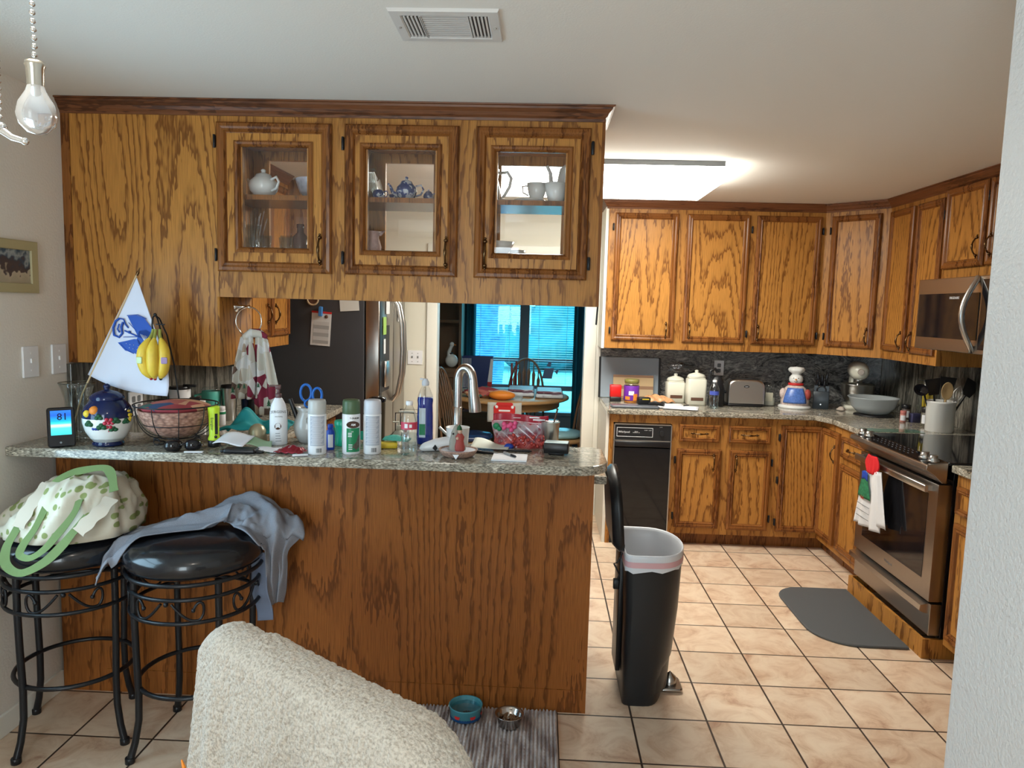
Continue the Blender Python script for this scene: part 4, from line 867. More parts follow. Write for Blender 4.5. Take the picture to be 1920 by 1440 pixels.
# water bottle
def pet_bottle(loc, s, label, lab, fillh, h=.204, r=.031):
    c = cam_thing('water_bottle', label, 'bottle', loc)
    pr = [(r * .8, 0), (r, .006), (r * .97, .02), (r, .03), (r * .95, .04), (r, .05), (r * .95, .06), (r, .07), (r * .93, .08), (r, .09), (r, .135), (r * .92, .148), (r * .62, .172), (r * .40, .185), (r * .38, .192)]
    pr = [(a, b * s) for a, b in pr]
    MB().lathe(pr, n=28, wob=lambda t, z: 1 + .015 * math.cos(t * 6)).build('bottle', CLEAR, c)
    MB().lathe([(a * .94, b + .002) for a, b in pr if b <= fillh * s], n=28).build('water', WATER, c)
    MB().lathe([(r * .42, .190 * s), (r * .44, .192 * s), (r * .44, .203 * s), (r * .36, .205 * s)], n=20).build('cap', WPL, c)
    k = patch(r + .0006, -.04, .04, .100 * s, .128 * s, 14, mb=MB()); k.build('label_band', lab, c)
    return c
c = pet_bottle((1.486, -.15, Z1), 1.0, 'clear plastic water bottle with a red and white label on the bar', solid('label_red', (.55, .05, .10), .4), .08)
k = MB(); patch(.0322, -.018, -.006, .106, .122, 2, mb=k); patch(.0322, .0, .010, .108, .120, 2, mb=k); k.build('label_detail', WPL, c)
# dish soap
c = cam_thing('dish_soap', 'blue dish soap in a clear bottle with its cap flipped open', 'bottle', (1.51, .075, Z1 - 0.0))
pr = [(.029, 0), (.033, .006), (.032, .06), (.031, .12), (.029, .16), (.031, .178), (.028, .20), (.020, .222), (.013, .236), (.013, .244)]
MB().lathe(pr, n=28, sx=1.05, sy=.65).build('bottle', CLEAR, c); MB().lathe([(a * .96, b + .001) for a, b in pr[:6]] + [(.028, .192), (.001, .192)], n=28, sx=1.05, sy=.65).build('soap', solid('soap_blue', (.005, .03, .30), .08), c)
MB().lathe([(.014, .240), (.015, .243), (.015, .255), (.010, .262), (.008, .268)], n=18).rbox(-.022, -.008, -.007, .007, .262, .270, .003, M=T(0, 0, 0)).build('cap', solid('cap_clear', (.6, .63, .68), .3), c)
MB().grid(lambda u, v: (-.024 + .026 * u, -.0224 + .0035 * abs(u - 1) ** 2, .03 + .12 * v), 5, 2).build('label_panel', solid('label_silver', (.45, .52, .58), .3, metal=.3), c); MB().grid(lambda u, v: (-.023 + .024 * u, -.0234 + .0035 * abs(u - 1) ** 2, .04 + .045 * v), 5, 2).build('label_band', GREEN, c)
# white wedge dispenser with a black diamond
c = thing('tape_dispenser', 'smooth white rounded object with a black diamond beside the figurine plate', 'gadget', (1.585, -.06, Z1), .35)
mb = MB()
def wedge(u, v):
    t = v * 2 * PI; x = -.075 + .15 * u; h_ = .012 + .016 * math.sin(min(1, u * 1.15) * PI / 2) ** .8; w2 = .012 + .022 * math.sin(min(1, u * 1.3) * PI / 2); e = math.sqrt(max(0, 1 - (max(0, u - .9) / .1) ** 2)) * math.sqrt(max(0, 1 - (max(0, .12 - u) / .12) ** 2))
    return (x, w2 * e * math.cos(t), h_ + h_ * e * math.sin(t))
mb.grid(wedge, 24, 20); mb.build('body', WPL, c)
MB().add([(-.030, -.031, .018), (-.020, -.0335, .032), (-.010, -.034, .018), (-.018, -.032, .006)], [(0, 1, 2, 3)]).build('diamond_mark', BLACK, c, solid=.001)
# paper cup, figurine and candle plate
c = thing('paper_cup', 'plain white cup behind the little figurine', 'cup', (1.655, -.02, Z1)); MB().lathe([(.040, 0), (.046, .088), (.047, .09), (.045, .09), (.039, .003), (.001, .002)], n=28).build('cup_body', WHITE, c)
c = thing('candle_plate', 'round carved brown and cream candle plate near the bar edge', 'plate', (1.672, -.145, Z1))
car = solid('carved', (.35, .22, .17), .6, mot=.9, ms=140)
MB().lathe([(.045, 0), (.060, .006), (.070, .022), (.072, .028), (.068, .028), (.064, .022), (.001, .018)], n=36, sx=1.03).build('rim', car, c); MB().lathe([(.001, .0185), (.060, .0195), (.066, .024)], n=30).build('dish', solid('frost', (.55, .58, .66), .4), c)
MB().add([(-.012, -.074, .02), (.012, -.074, .02), (0, -.074, .002)], [(0, 1, 2)]).build('pendant_drop', WPL, c, solid=.002)
c = thing('figurine', 'small santa figurine in a red coat standing against a grey rock', 'figurine', (1.665, -.150, Z1 + .0187), face(1.66, -.1))
k = MB(); k.lathe([(.034, 0), (.030, .015), (.024, .04), (.019, .070), (.010, .095), (.001, .104)], n=14, sx=1, sy=.6, wob=lambda t, z: 1 + .2 * math.sin(t * 3 + z * 90)); k.build('rock', solid('rock_grey', (.30, .28, .24), .8), c)
MB().lathe([(.017, .006), (.019, .022), (.014, .044), (.017, .060), (.010, .070), (.007, .074)], (.013, -.020, 0), 14, sy=.7).build('coat', solid('coat_red', (.33, .05, .04), .6), c)
MB().sphere((.013, -.024, .080), .009, 10).sphere((.004, -.030, .055), .006, 8).build('beard_and_hands', solid('flesh', (.55, .36, .27), .6), c); MB().lathe([(.0105, .086), (.008, .096), (.001, .106)], (.011, -.021, 0), 12).build('hat', DGREEN, c); MB().sphere((-.012, -.019, .07), .004, 8).build('rock_hollow', BLACK, c)
# papers, pens
tag(MB().grid(lambda u, v: (-.075 + .15 * u, -.05 + .1 * v, .010 + .012 * math.sin(u * 5 + 1) * v + .012 * v), 12, 8).build('receipt', solid('receipt_paper', (.72, .75, .66), .7), solid=.0006), 'curled printed receipts between the cup and the red bag', 'paper', None, (1.785, .02, Z1), -.1)
tag(MB().lathe([(.006, 0), (.018, .003), (.02, .012), (.012, .022), (.001, .024)], n=12, wob=lambda t, z: 1 + .15 * math.sin(t * 4)).build('candy_wrapper', BLUE), 'crumpled dark blue wrapper in front of the red bag', 'wrapper', None, (1.857, .02, Z1))
c = thing('notepad', 'small white notepad near the bar edge with a pen on it', 'notepad', (1.868, -.155, Z1), -.02); MB().box(-.065, .065, -.06, .06, .0005, .006).build('pages', PAPER, c); MB().box(-.065, .065, .048, .06, .006, .0068).build('binding', solid('bind', (.5, .52, .55), .5), c)
def pen(x, y, z, a, L_, mt_, label):
    c = thing('pen', label, 'pen', (x, y, z), a); MB().tube([(-L_ / 2, 0, .004), (L_ * .1, 0, .004)], .0042, 8).build('barrel', mt_, c); MB().tube([(L_ * .1, 0, .004), (L_ * .4, 0, .004), (L_ / 2, 0, .004)], [.005, .0048, .0015], 8).build('grip', BLACK, c); MB().box(-L_ / 2, -L_ * .2, -.001, .001, .008, .0095).build('clip', STEEL, c)
pen(1.868, -.135, Z1 + .0065, -.95, .085, solid('pen_grey', (.35, .36, .36), .3), 'clear grey pen with a black grip lying on the white notepad')
pen(1.775, -.08, Z1, -.35, .11, BLACK, 'black pen on the bar between candle plate and notepad')
pen(1.90, -.02, Z1, -.05, .10, BLACK, 'black pen lying behind the white notepad')
# red produce bag
c = thing('snack_bag', 'glossy red and clear zip bag of red sweets at the bar back edge', 'bag', (1.90, .075, Z1), -.03)
bagm = bpy.data.materials.new('bag_film'); bagm.use_nodes = True; nt = bagm.node_tree; b = nt.nodes['Principled BSDF']; b.inputs['Roughness'].default_value = .15
tc = nt.nodes.new('ShaderNodeTexCoord'); nz = nt.nodes.new('ShaderNodeTexNoise'); nz.inputs['Scale'].default_value = 28; nz.inputs['Distortion'].default_value = 1.5; nt.links.new(tc.outputs['Object'], nz.inputs[0])
sp = nt.nodes.new('ShaderNodeSeparateXYZ'); nt.links.new(tc.outputs['Object'], sp.inputs[0])
v_ = mth(nt, 'ADD', mth(nt, 'MULTIPLY', sp.outputs[2], 3.2), mth(nt, 'MULTIPLY', nz.outputs[0], .55))
r = ramp(nt, [(.22, (.42, .05, .05)), (.33, (.55, .12, .11)), (.42, (.22, .03, .05)), (.52, (.40, .36, .40)), (.60, (.50, .30, .32)), (.68, (.42, .02, .05))]); nt.links.new(v_, r.inputs[0]); nt.links.new(r.outputs[0], b.inputs['Base Color'])
mb = MB()
for s_ in (-1, 1): mb.grid(lambda u, v, s_=s_: (-.112 + .224 * u + .006 * math.sin(v * 5), s_ * (.024 * math.sin(u * PI) ** .5 * (1 - v) ** .5 + .001) + .004 * math.sin(u * 17 + v * 8), .106 * v + .0), 30, 14)
mb.build('pouch', bagm, c)
MB().grid(lambda u, v: (-.112 + .224 * u, .004 * math.sin(u * 13) - .002, .104 + .030 * v + .004 * math.sin(u * 6)), 24, 6).build('header', solid('bag_red', (.38, .01, .03), .25), c, solid=.0015)
MB().grid(lambda u, v: (-.11 + .22 * u, -.006 + .003 * math.sin(u * 13), .102 + .005 * v + .004 * math.sin(u * 6)), 24, 1).build('zip_seal', solid('zip_pink', (.75, .45, .48), .3), c, solid=.001)
k = MB(); k.box(.035, .075, -.011, -.009, .122, .127); k.box(.05, .098, -.011, -.009, .113, .118); k.box(-.03, .0, -.009, -.007, .12, .122); k.build('lettering', WPL, c)
k = MB(); random.seed(11)
for i in range(9): k.sphere((-.07 + random.uniform(0, .05), -.024, .072 + random.uniform(0, .03)), .010, 8)
k.build('berry_picture', PINK, c); MB().sphere((-.098, -.012, .085), .014, 8, sy=.4).sphere((-.085, -.016, .075), .01, 8, sy=.4).build('leaf_picture', GREEN, c)
random.seed(5)
for i in range(14):
    pass
k = MB()
for i in range(26): k.sphere((-.03 + .135 * random.random(), -.022 - .006 * random.random(), .010 + .045 * random.random()), .0075, 7)
q = k.build('sweets', solid('sweet_red', (.48, .06, .05), .2), c); q['kind'] = 'stuff'
# tumbler
c = cam_thing('tumbler', 'brushed steel tumbler with a clear lid and dark straw at the bar right end', 'tumbler', (2.02, .065, Z1))
MB().lathe([(.030, 0), (.032, .003), (.037, .105), (.038, .110)], n=32).build('cup_body', STEEL, c); MB().lathe([(.0375, .110), (.038, .113), (.034, .116), (.002, .117)], n=28).build('lid', CLEAR, c)
MB().tube([(.008, -.01, .09), (.020, -.014, .135), (.026, -.016, .162)], .0035, 8).sphere((.026, -.016, .163), .005, 8).build('straw', BROWN, c)
c = thing('small_speaker', 'black box gadget with a white printed top near the bar right end', 'gadget', (2.045, -.045, Z1), -.12); MB().rbox(-.048, .048, -.032, .032, .008, .048, .006).rbox(-.03, .03, -.02, .02, 0, .01, .006).build('case', BLACK, c); MB().box(-.044, .044, -.028, .028, .048, .0495).build('top_label', solid('top_aqua', (.55, .68, .68), .4), c)
tag(MB().tube([(0, 0, .004), (.006, .004, .012), (.012, .0, .010), (.016, -.004, .004)], .004, 8).build('twist_tie', CREAMC), 'tiny cream twist tie at the bar back right corner', 'tie', None, (2.112, .02, Z1))
# ---------------------------------------------------------------- left counter behind the bar
c = thing('canister', 'white canister with a black clip lid behind the wire basket', 'canister', (.10, .86, Z0)); MB().lathe([(.048, 0), (.05, .004), (.053, .21), (.05, .215)], n=28).build('body', WPL, c); MB().lathe([(.053, .215), (.054, .22), (.05, .228)], n=24).rbox(.02, .085, -.01, .01, .226, .24, .004, ax=0).build('lid', BLACK, c)
c = thing('first_aid_box', 'white box with small black symbols and a dark top behind the flashlight', 'box', (.30, .62, Z0), .35); MB().rbox(-.042, .042, -.03, .03, 0, .19, .006).build('body', WHITE, c); k = MB()
for (x, z) in ((.02, .16), (.01, .14), (.025, .12), (-.01, .10), (.02, .08), (.01, .05), (-.02, .03)): k.box(x - .005, x + .005, -.0312, -.0302, z, z + .008)
k.build('symbols', BLACK, c); MB().rbox(-.03, .02, -.025, .025, .19, .205, .006).build('cap', BLACK, c)
c = thing('tumbler', 'mint green insulated mug with a clear lid and handle', 'mug', (.115, 1.19, Z0), .6); MB().lathe([(.040, 0), (.042, .01), (.050, .06), (.052, .165), (.05, .168)], n=28).build('body', AQUA, c); MB().lathe([(.052, .168), (.053, .175), (.048, .188), (.001, .19)], n=24).build('lid', CLEAR, c); MB().tube([(-.05, 0, .15), (-.085, 0, .145), (-.09, 0, .10), (-.085, 0, .06), (-.045, 0, .05)], .007, 8).build('handle', AQUA, c)
c = thing('pill_bottle', 'small white bottle with a green band and cap beside the mint mug', 'bottle', (.235, 1.05, Z0)); MB().cyl((0, 0, 0), .021, .08, 18).build('bottle', WPL, c); MB().cyl((0, 0, .058), .0215, .016, 18).build('label_band', GREEN, c); MB().cyl((0, 0, .08), .02, .022, 18).build('cap', WPL, c)
c = thing('tumbler', 'tall stainless steel tumbler with a dark lid', 'tumbler', (.205, 1.22, Z0)); MB().lathe([(.034, 0), (.036, .004), (.044, .18), (.044, .184)], n=28).build('body', STEEL, c); MB().lathe([(.045, .184), (.046, .188), (.044, .2), (.02, .204)], n=24).build('lid', BLACK, c)
c = thing('tumbler', 'slim navy tumbler between the steel and black ones', 'tumbler', (.245, 1.36, Z0)); MB().lathe([(.025, 0), (.03, .15), (.028, .16)], n=20).build('body', NAVY, c); MB().cyl((0, 0, .16), .028, .01, 18).build('lid', BLACK, c)
c = thing('water_flask', 'matte black flask with a pale cap below the hanging towel', 'flask', (.30, 1.36, Z0)); MB().lathe([(.040, 0), (.042, .004), (.042, .15), (.030, .165), (.022, .170)], n=24).build('body', BLACK, c); MB().cyl((0, 0, .170), .018, .02, 16).build('cap', TAN, c)
c = thing('plug_adapter', 'black plug adapter in the left backsplash outlet', 'plug', (.029, 1.72, 1.13), PI / 2); MB().rbox(-.03, .03, -.05, -.001, -.02, .02, .005).build('case', BLACK, c)
tag(MB().rbox(-.10, .10, -.06, .06, .0, .004, .01).build('paper_sheet', PAPER), 'white sheet of paper on the left counter behind the teal cloth', 'paper', None, (.45, 1.12, Z0), .3)
q = MB(); 
for i in range(9): q.tube([(-.06 + i * .015, .012 * math.sin(i), .004), (-.055 + i * .015, 0, .03 + .006 * math.sin(i * 2)), (-.045 + i * .015, -.01, .004)], .003, 5)
tag(q.build('wire_trivet', BLACK), 'black wire trivet under the hanging towel', 'trivet', None, (.42, 1.42, Z0))

# towel ring and towel on the oak end panel
c = thing('towel_ring', 'chrome towel ring on the oak end panel above the sink counter', 'towel ring', (.6445, .29, 1.62))
MB().lathe([(.024, 0), (.022, .006), (.008, .012), (.006, .05), (.009, .06), (.001, .064)], M=RY(PI / 2), n=18).build('mount', CHROME, c)
MB().tube([(.055 + .0 * t, .058 * math.sin(t), -.062 + .062 * math.cos(t)) for t in [i * 2 * PI / 32 for i in range(32)]], .0035, 8, True, M=RZ(-.55) if False else T(.055, 0, 0) @ RZ(-.75) @ T(-.055, 0, 0)).build('ring', CHROME, c)
xm = bpy.data.materials.new('holiday_towel'); xm.use_nodes = True; nt = xm.node_tree; b = nt.nodes['Principled BSDF']; b.inputs['Roughness'].default_value = .9
tc = nt.nodes.new('ShaderNodeTexCoord'); nz = nt.nodes.new('ShaderNodeTexVoronoi'); nz.inputs['Scale'].default_value = 20; nt.links.new(tc.outputs['UV'], nz.inputs['Vector']); nt.links.new(tc.outputs['Object'], nz.inputs['Vector'])
sv = nt.nodes.new('ShaderNodeSeparateXYZ'); nt.links.new(nz.outputs['Color'], sv.inputs[0])
r = ramp(nt, [(0, (.60, .58, .52)), (.42, (.70, .70, .70)), (.66, (.38, .31, .24)), (.76, (.22, .02, .05)), (.84, (.05, .10, .07)), (.87, (.13, .08, .06)), (.93, (.68, .68, .66))]); r.color_ramp.interpolation = 'CONSTANT'; nt.links.new(sv.outputs[1], r.inputs[0]); nt.links.new(r.outputs[0], b.inputs['Base Color'])
def ttowel(u, v, x0, x1, w0, w1, y, L_, ph):
    cx = x0 + (x1 - x0) * v; w2 = w0 + (w1 - w0) * min(1, v * 1.6); a = (u - .5)
    return (cx + a * w2, y + .016 * math.sin(a * 15 + ph) * min(1, v * 2 + .3), -v * L_ + .010 * math.sin(u * PI) * (1 - v))
c = thing('dish_towel', 'patterned holiday dish towel with trees and snowmen hanging from the chrome ring', 'towel', (.755, .245, 1.492))
MB().grid(lambda u, v: ttowel(u, v, -.035, -.055, .05, .09, -.03, .265, 0), 22, 26).build('front_fold', xm, c, solid=.004)
MB().grid(lambda u, v: ttowel(u, v, .02, .045, .05, .11, -.012, .335, 1.6), 22, 30).build('back_fold', xm, c, solid=.004)
MB().tube([(-.05, -.03, .0), (-.02, -.02, .018), (.01, -.01, .018), (.04, -.005, 0)], [.01, .02, .02, .012], 10).build('gather', xm, c)
def tree(x, y, z, s):
    mb = MB(); mb.add([(x - s * .5, y, z), (x + s * .5, y, z), (x + s * .18, y, z + s * .45), (x + s * .36, y, z + s * .45), (x, y, z + s * 1.5), (x - s * .36, y, z + s * .45), (x - s * .18, y, z + s * .45)], [tuple(range(7))]); mb.build('tree_print', DGREEN, c, solid=.001)
for q in ((-.085, -.062, -.235, .018), (-.06, -.062, -.215, .014), (-.035, -.062, -.215, .014), (.065, -.05, -.29, .02), (.02, -.05, -.21, .014)): tree(*q)

# fridge papers and magnets
c = thing('magnetic_calendar', 'white calendar pad with a red top clipped to the charcoal fridge side', 'calendar', (.505, 1.978, 1.475), 0)
M = RY(.06); MB().box(-.066, .066, -.004, -.001, -.115, .10, M).build('pad', solid('pad_white', (.62, .62, .62), .6), c); MB().box(-.066, .066, -.006, -.0005, .10, .112, M).build('top_strip', RED, c)
k = MB().box(-.05, .055, -.0052, -.004, -.10, .045, M); k.build('grid_print', solid('print_grey', (.36, .36, .36), .6), c)
k = MB(); [k.box(-.05, .055, -.0056, -.0052, .02 - i * .05, .045 - i * .05, M) for i in range(3)]; k.build('grid_lines', solid('pad_white2', (.52, .52, .52), .6), c); MB().rbox(-.016, .008, -.03, -.005, .08, .145, .006, M, ax=1).build('clip', solid('clip_blue', (.05, .2, .5), .4), c); MB().sphere((.038, -.006, .078), .012, 10, sy=.4).build('red_badge', BROWN, c)
c = thing('photo_card', 'cream postcard stuck on the fridge side below the cabinet edge', 'card', (.695, 1.978, 1.650)); MB().box(-.064, .064, -.003, 0, -.055, .06, RY(-.07)).build('card', solid('card_cream', (.62, .62, .58), .6), c); MB().box(-.058, .01, -.0036, -.0028, .02, .04, RY(-.07)).build('print', RED, c)
c = thing('round_magnet', 'round brown and gold magnet high on the fridge side', 'magnet', (.452, 1.978, 1.665)); MB().tube([(.036 * math.cos(t), -.008, .036 * math.sin(t)) for t in [i * 2 * PI / 28 for i in range(28)]], .006, 8, True).build('ring', TAN, c); MB().cyl((0, -.006, 0), .032, .005, 24, ax=1).build('center', BROWN, c)
for (x, y, z, w_, h_, mt_, lb) in ((.906, 2.10, 1.50, .09, .12, solid('card_green', (.35, .55, .12), .5), 'yellow-green card on the fridge door edge'), (.906, 2.10, 1.36, .05, .10, WHITE, 'white card with a blue dot on the fridge door'), (.906, 2.2, 1.64, .10, .12, WHITE, 'white papers high on the fridge door'), (.906, 2.62, 1.62, .12, .20, WHITE, 'white papers on the far fridge door')):
    tag(MB().box(0, .003, -w_ / 2, w_ / 2, -h_ / 2, h_ / 2).build('fridge_note', mt_), lb, 'note', None, (x, y, z))

# ---------------------------------------------------------------- back counter
c = thing('cutting_board', 'large grey plastic cutting board with black ends leaning on the backsplash', 'cutting board', (2.675, 2.865, Z0)); c.rotation_euler = (-.10, 0, 0); MB().rbox(-.235, .235, -.006, .006, 0, .32, .02, ax=1).build('board', solid('board_grey', (.30, .36, .42), .4), c); MB().rbox(-.24, -.224, -.0075, .0075, .0, .32, .004, ax=1).build('edge_grip', BLACK, c); MB().rbox(.224, .24, -.0075, .0075, .0, .32, .004, ax=1).build('edge_grip', BLACK, c)
c = thing('cutting_board', 'striped wooden cutting board standing in front of the grey one', 'cutting board', (2.70, 2.825, Z0)); c.rotation_euler = (-.10, 0, 0); k = MB().box(-.155, .155, -.008, .008, 0, .10).box(-.155, .155, -.008, .008, .165, .185); k.build('dark_strip', solid('walnut', (.30, .17, .10), .5), c); MB().box(-.155, .155, -.0081, .008, .10, .165).build('light_strip', WOODL, c); MB().box(-.155, .155, -.0083, -.0079, .02, .075).build('mid_strip', TAN, c)
c = thing('tin_box', 'small bright red tin with a black base at the counter left end', 'tin', (2.545, 2.64, Z0)); MB().rbox(-.042, .042, -.03, .03, .036, .125, .008).build('body', solid('bright_red', (.72, .01, .01), .35), c); MB().rbox(-.042, .042, -.03, .03, 0, .036, .008).build('base', BLACK, c)
c = thing('candy_jar', 'clear jar with a purple label and olive lid beside the red tin', 'jar', (2.66, 2.60, Z0)); MB().lathe([(.052, 0), (.056, .005), (.056, .13), (.045, .145)], n=26).build('jar_body', JARG, c); MB().lathe([(.05, .003), (.052, .04), (.001, .045)], n=20).build('candy', ORNG, c); MB().lathe([(.056, .02), (.0572, .022), (.0572, .125), (.056, .127)], n=26).build('label_band', PURP, c); k = MB(); patch(.0575, -.02, .02, .06, .09, mb=k, M=RZ(face(2.66, 2.6))); k.build('label_text', WHITE, c); MB().lathe([(.050, .145), (.054, .148), (.054, .172), (.05, .175)], n=26).build('lid', solid('olive', (.22, .20, .05), .4), c)
k = MB(); patch(.0582, -.05, -.01, .025, .05, mb=k, M=RZ(face(2.66, 2.6))); patch(.0582, .015, .05, .02, .07, mb=k, M=RZ(face(2.66, 2.6))); k.build('label_fruit', ORNG, bpy.data.objects['candy_jar'])
tag(MB().grid(lambda u, v: (-.12 + .24 * u, -.06 + .12 * v, .012 + (.055 * math.sin(v * PI) + .01) * math.sin(u * PI) ** .5 * (1 - .5 * u) + .006 * math.sin(u * 23 + v * 9)), 30, 16).build('chip_bag', solid('chip_foil', (.60, .30, .14), .3, mot=.6, ms=50), solid=.002), 'orange and green crinkled chip bag behind the black gadget', 'bag', None, (2.86, 2.60, Z0), .1)
c = thing('griddle_tray', 'flat dark grey tray with a black handle at the back counter edge', 'tray', (2.65, 2.31, Z0)); MB().rbox(-.17, .17, -.055, .055, .001, .018, .02).build('plate', solid('tray_grey', (.10, .11, .13), .35), c); MB().tube([(.10, .05, .022), (.14, .02, .032), (.20, -.03, .03)], .012, 8).build('handle', BLACK, c)
c = thing('tape_measure', 'black gadget with a yellow edge on the grey tray', 'gadget', (2.72, 2.37, Z0 + .019), .2); MB().rbox(-.045, .045, -.03, .03, 0, .05, .01).build('case', BLACK, c); MB().box(-.02, .03, -.031, -.03, .035, .042).build('yellow_mark', YEL, c)
for i, (x, y, a, lb) in enumerate(((2.90, 2.40, .1, 'white sheets of paper at the back counter edge'), (2.98, 2.33, -.25, 'white printed sheet with a small black mark on top of other papers'))):
    q = MB().grid(lambda u, v: (-.12 + .24 * u, -.09 + .18 * v, .002 + .003 * i + .010 * v * (1 - i * .6)), 8, 6).build('paper_sheet', PAPER, solid=.001); tag(q, lb, 'paper', None, (x, y, Z0 + .002), a)
tag(MB().tube([(-.02, 0, 0), (.02, .012, .004)], .004, 6).build('key', BLACK), 'small black key fob on the printed papers', 'key', None, (3.02, 2.345, Z0 + .02))
def canister(x, y, h_, lb):
    c = thing('canister', lb, 'canister', (x, y, Z0), 0, 'cream ceramic canisters'); MB().rbox(-.07, .07, -.06, .06, 0, h_, .02).rbox(-.062, .062, -.052, .052, h_, h_ + .008, .018).build('body', CREAMC, c)
    MB().lathe([(.062, h_ + .008), (.066, h_ + .012), (.055, h_ + .03), (.02, h_ + .042), (.010, h_ + .045), (.014, h_ + .054), (.01, h_ + .062), (.001, h_ + .064)], n=24, sx=1.05, sy=.85).build('lid', CREAMC, c); MB().box(-.045, .045, -.0625, -.06, .035, .058).build('label_plate', BROWN, c)
canister(3.005, 2.72, .155, 'shorter cream ceramic canister with a brown label plate'); canister(3.135, 2.60, .195, 'taller cream ceramic canister with a brown label plate')
tag(MB().lathe([(.03, 0), (.06, .01), (.05, .035), (.075, .055), (.04, .075), (.01, .085)], n=20, sx=1.3, wob=lambda t, z: 1 + .25 * math.sin(t * 3 + z * 80) + .12 * math.sin(t * 7)).build('plastic_bag', CLEAR), 'crumpled clear plastic bag on the shorter canister', 'plastic bag', None, (3.03, 2.75, Z0 + .222))
pet_bottle((3.225, 2.40, Z0), 1.0, 'small water bottle with a blue and red label in front of the black pouch', solid('label_blue', (.06, .09, .40), .4), .125, r=.035)
c = thing('black_pouch', 'upright black drawstring pouch behind the water bottle', 'pouch', (3.275, 2.54, Z0)); MB().lathe([(.05, 0), (.058, .02), (.055, .12), (.05, .18), (.03, .215), (.012, .225)], n=24, sy=.7, wob=lambda t, z: 1 + .06 * math.sin(t * 4 + z * 30)).build('body', BLACK, c); MB().tube([(-.01, 0, .215), (-.05, -.01, .225), (-.055, -.01, .26), (-.02, 0, .275), (.0, 0, .25)], .011, 8).build('drawstring', BLACK, c); MB().tube([(-.06, -.02, .0), (-.07, -.02, .03), (-.05, -.03, .15)], .004).build('strap', BLACK, c)
c = thing('toaster', 'wide brushed steel toaster with a black base', 'toaster', (3.495, 2.62, Z0), -.03)
MB().rbox(-.135, .135, -.075, .075, 0, .024, .02).build('base', BLACK, c)
def tsec(u, v):
    a = v * PI; hx = .132; x = hx * math.cos(a); e = abs(math.cos(a)) ** .35 * (1 if math.cos(a) > 0 else -1); z = .024 + .176 * min(1, math.sin(a) ** .32 if math.sin(a) > 0 else 0); return (hx * e, -.072 + .144 * u, z)
k = MB(); pts = [tsec(0, i / 28) for i in range(29)]; n_ = 29; vs = []
for y, ins in ((-.075, .93), (-.070, 1), (.070, 1), (.075, .93)): vs += [(p[0] * ins, y, .024 + (p[2] - .024) * ins) for p in pts]
k.add(vs, [(j * n_ + i, j * n_ + i + 1, (j + 1) * n_ + i + 1, (j + 1) * n_ + i) for j in range(3) for i in range(n_ - 1)], True); k.add(vs[:n_], [tuple(range(n_))]); k.add(vs[-n_:], [tuple(range(n_))[::-1]]); k.build('shell', STEEL, c)
MB().box(-.10, .10, -.035, -.012, .1985, .2012).box(-.10, .10, .012, .035, .1985, .2012).build('slot', BLACK, c); MB().lathe([(.001, 0), (.02, 0), (.018, .002), (.001, .002)], n=20, sy=.5, M=T(0, -.0755, .15) @ RX(PI / 2)).build('badge', BLACK, c); text_mesh('oster', .011, T(0, -.0785, .1465)).build('lettering', WPL, c)
MB().rbox(-.148, -.134, -.02, .02, .09, .11, .004, ax=0).build('lever', BLACK, c)
c = thing('candle_jar', 'glass jar candle with a cream label beside the toaster', 'candle', (3.705, 2.69, Z0)); MB().lathe([(.040, 0), (.044, .004), (.044, .11), (.036, .13), (.036, .14)], n=24).build('jar_body', JARG, c); MB().lathe([(.040, .004), (.041, .06), (.001, .06)], n=20).build('wax', CREAMC, c); k = MB(); patch(.0445, -.028, .028, .035, .10, mb=k, M=RZ(face(3.7, 2.7))); k.build('label_panel', solid('label_cream', (.6, .58, .45), .6), c); MB().lathe([(.034, .14), (.036, .142), (.034, .155), (.02, .16)], n=20).build('lid', JARG, c)
# snowman baker cookie jar
c = thing('cookie_jar', 'snowman baker cookie jar in a chef hat and blue apron', 'jar', (3.865, 2.60, Z0), face(3.865, 2.6))
flo = solid('floral_ceramic', (.62, .50, .46), .2, mot=.5, ms=60)
MB().lathe([(.112, 0), (.118, .006), (.112, .016), (.098, .022)], n=30, sy=.85).build('base', WCER, c)
MB().lathe([(.098, .02), (.10, .05), (.092, .10), (.075, .145), (.05, .168), (.03, .175)], n=30, sy=.85).build('body', flo, c)
MB().grid(lambda u, v: ((.106 - .036 * v ** 1.5) * math.sin((u - .5) * 1.7), -(.106 - .034 * v ** 1.5) * .875 * math.cos((u - .5) * 1.7), .040 + .110 * v), 12, 8).build('apron', solid('apron_blue', (.08, .17, .50), .25, mot=.5, ms=90), c, solid=.003)
MB().tube([(.045 * math.cos(t), .04 * math.sin(t), .175) for t in [i * 2 * PI / 24 for i in range(24)]], .010, 8, True).build('scarf', RED, c)
MB().sphere((0, 0, .212), .05, 18, sz=.85).build('head', WCER, c); MB().lathe([(.03, .245), (.032, .255), (.052, .268), (.058, .285), (.045, .300), (.001, .305)], n=24, wob=lambda t, z: 1 + .05 * math.cos(t * 6)).build('chef_hat', WCER, c)
MB().lathe([(.007, 0), (.001, .03)], n=10, M=T(0, -.045, .212) @ RX(PI / 2 + .2)).build('nose', ORNG, c); MB().sphere((-.016, -.044, .222), .004, 8).sphere((.016, -.044, .222), .004, 8).tube([(-.014, -.046, .200), (0, -.048, .194), (.014, -.046, .200)], .0015, 5).build('eyes_and_mouth', BLACK, c)
MB().sphere((-.085, -.03, .105), .025, 12, sz=1.6).build('left_arm', flo, c); MB().sphere((.085, -.03, .105), .025, 12, sz=1.6).build('right_arm', MATS['coat_red'], c)
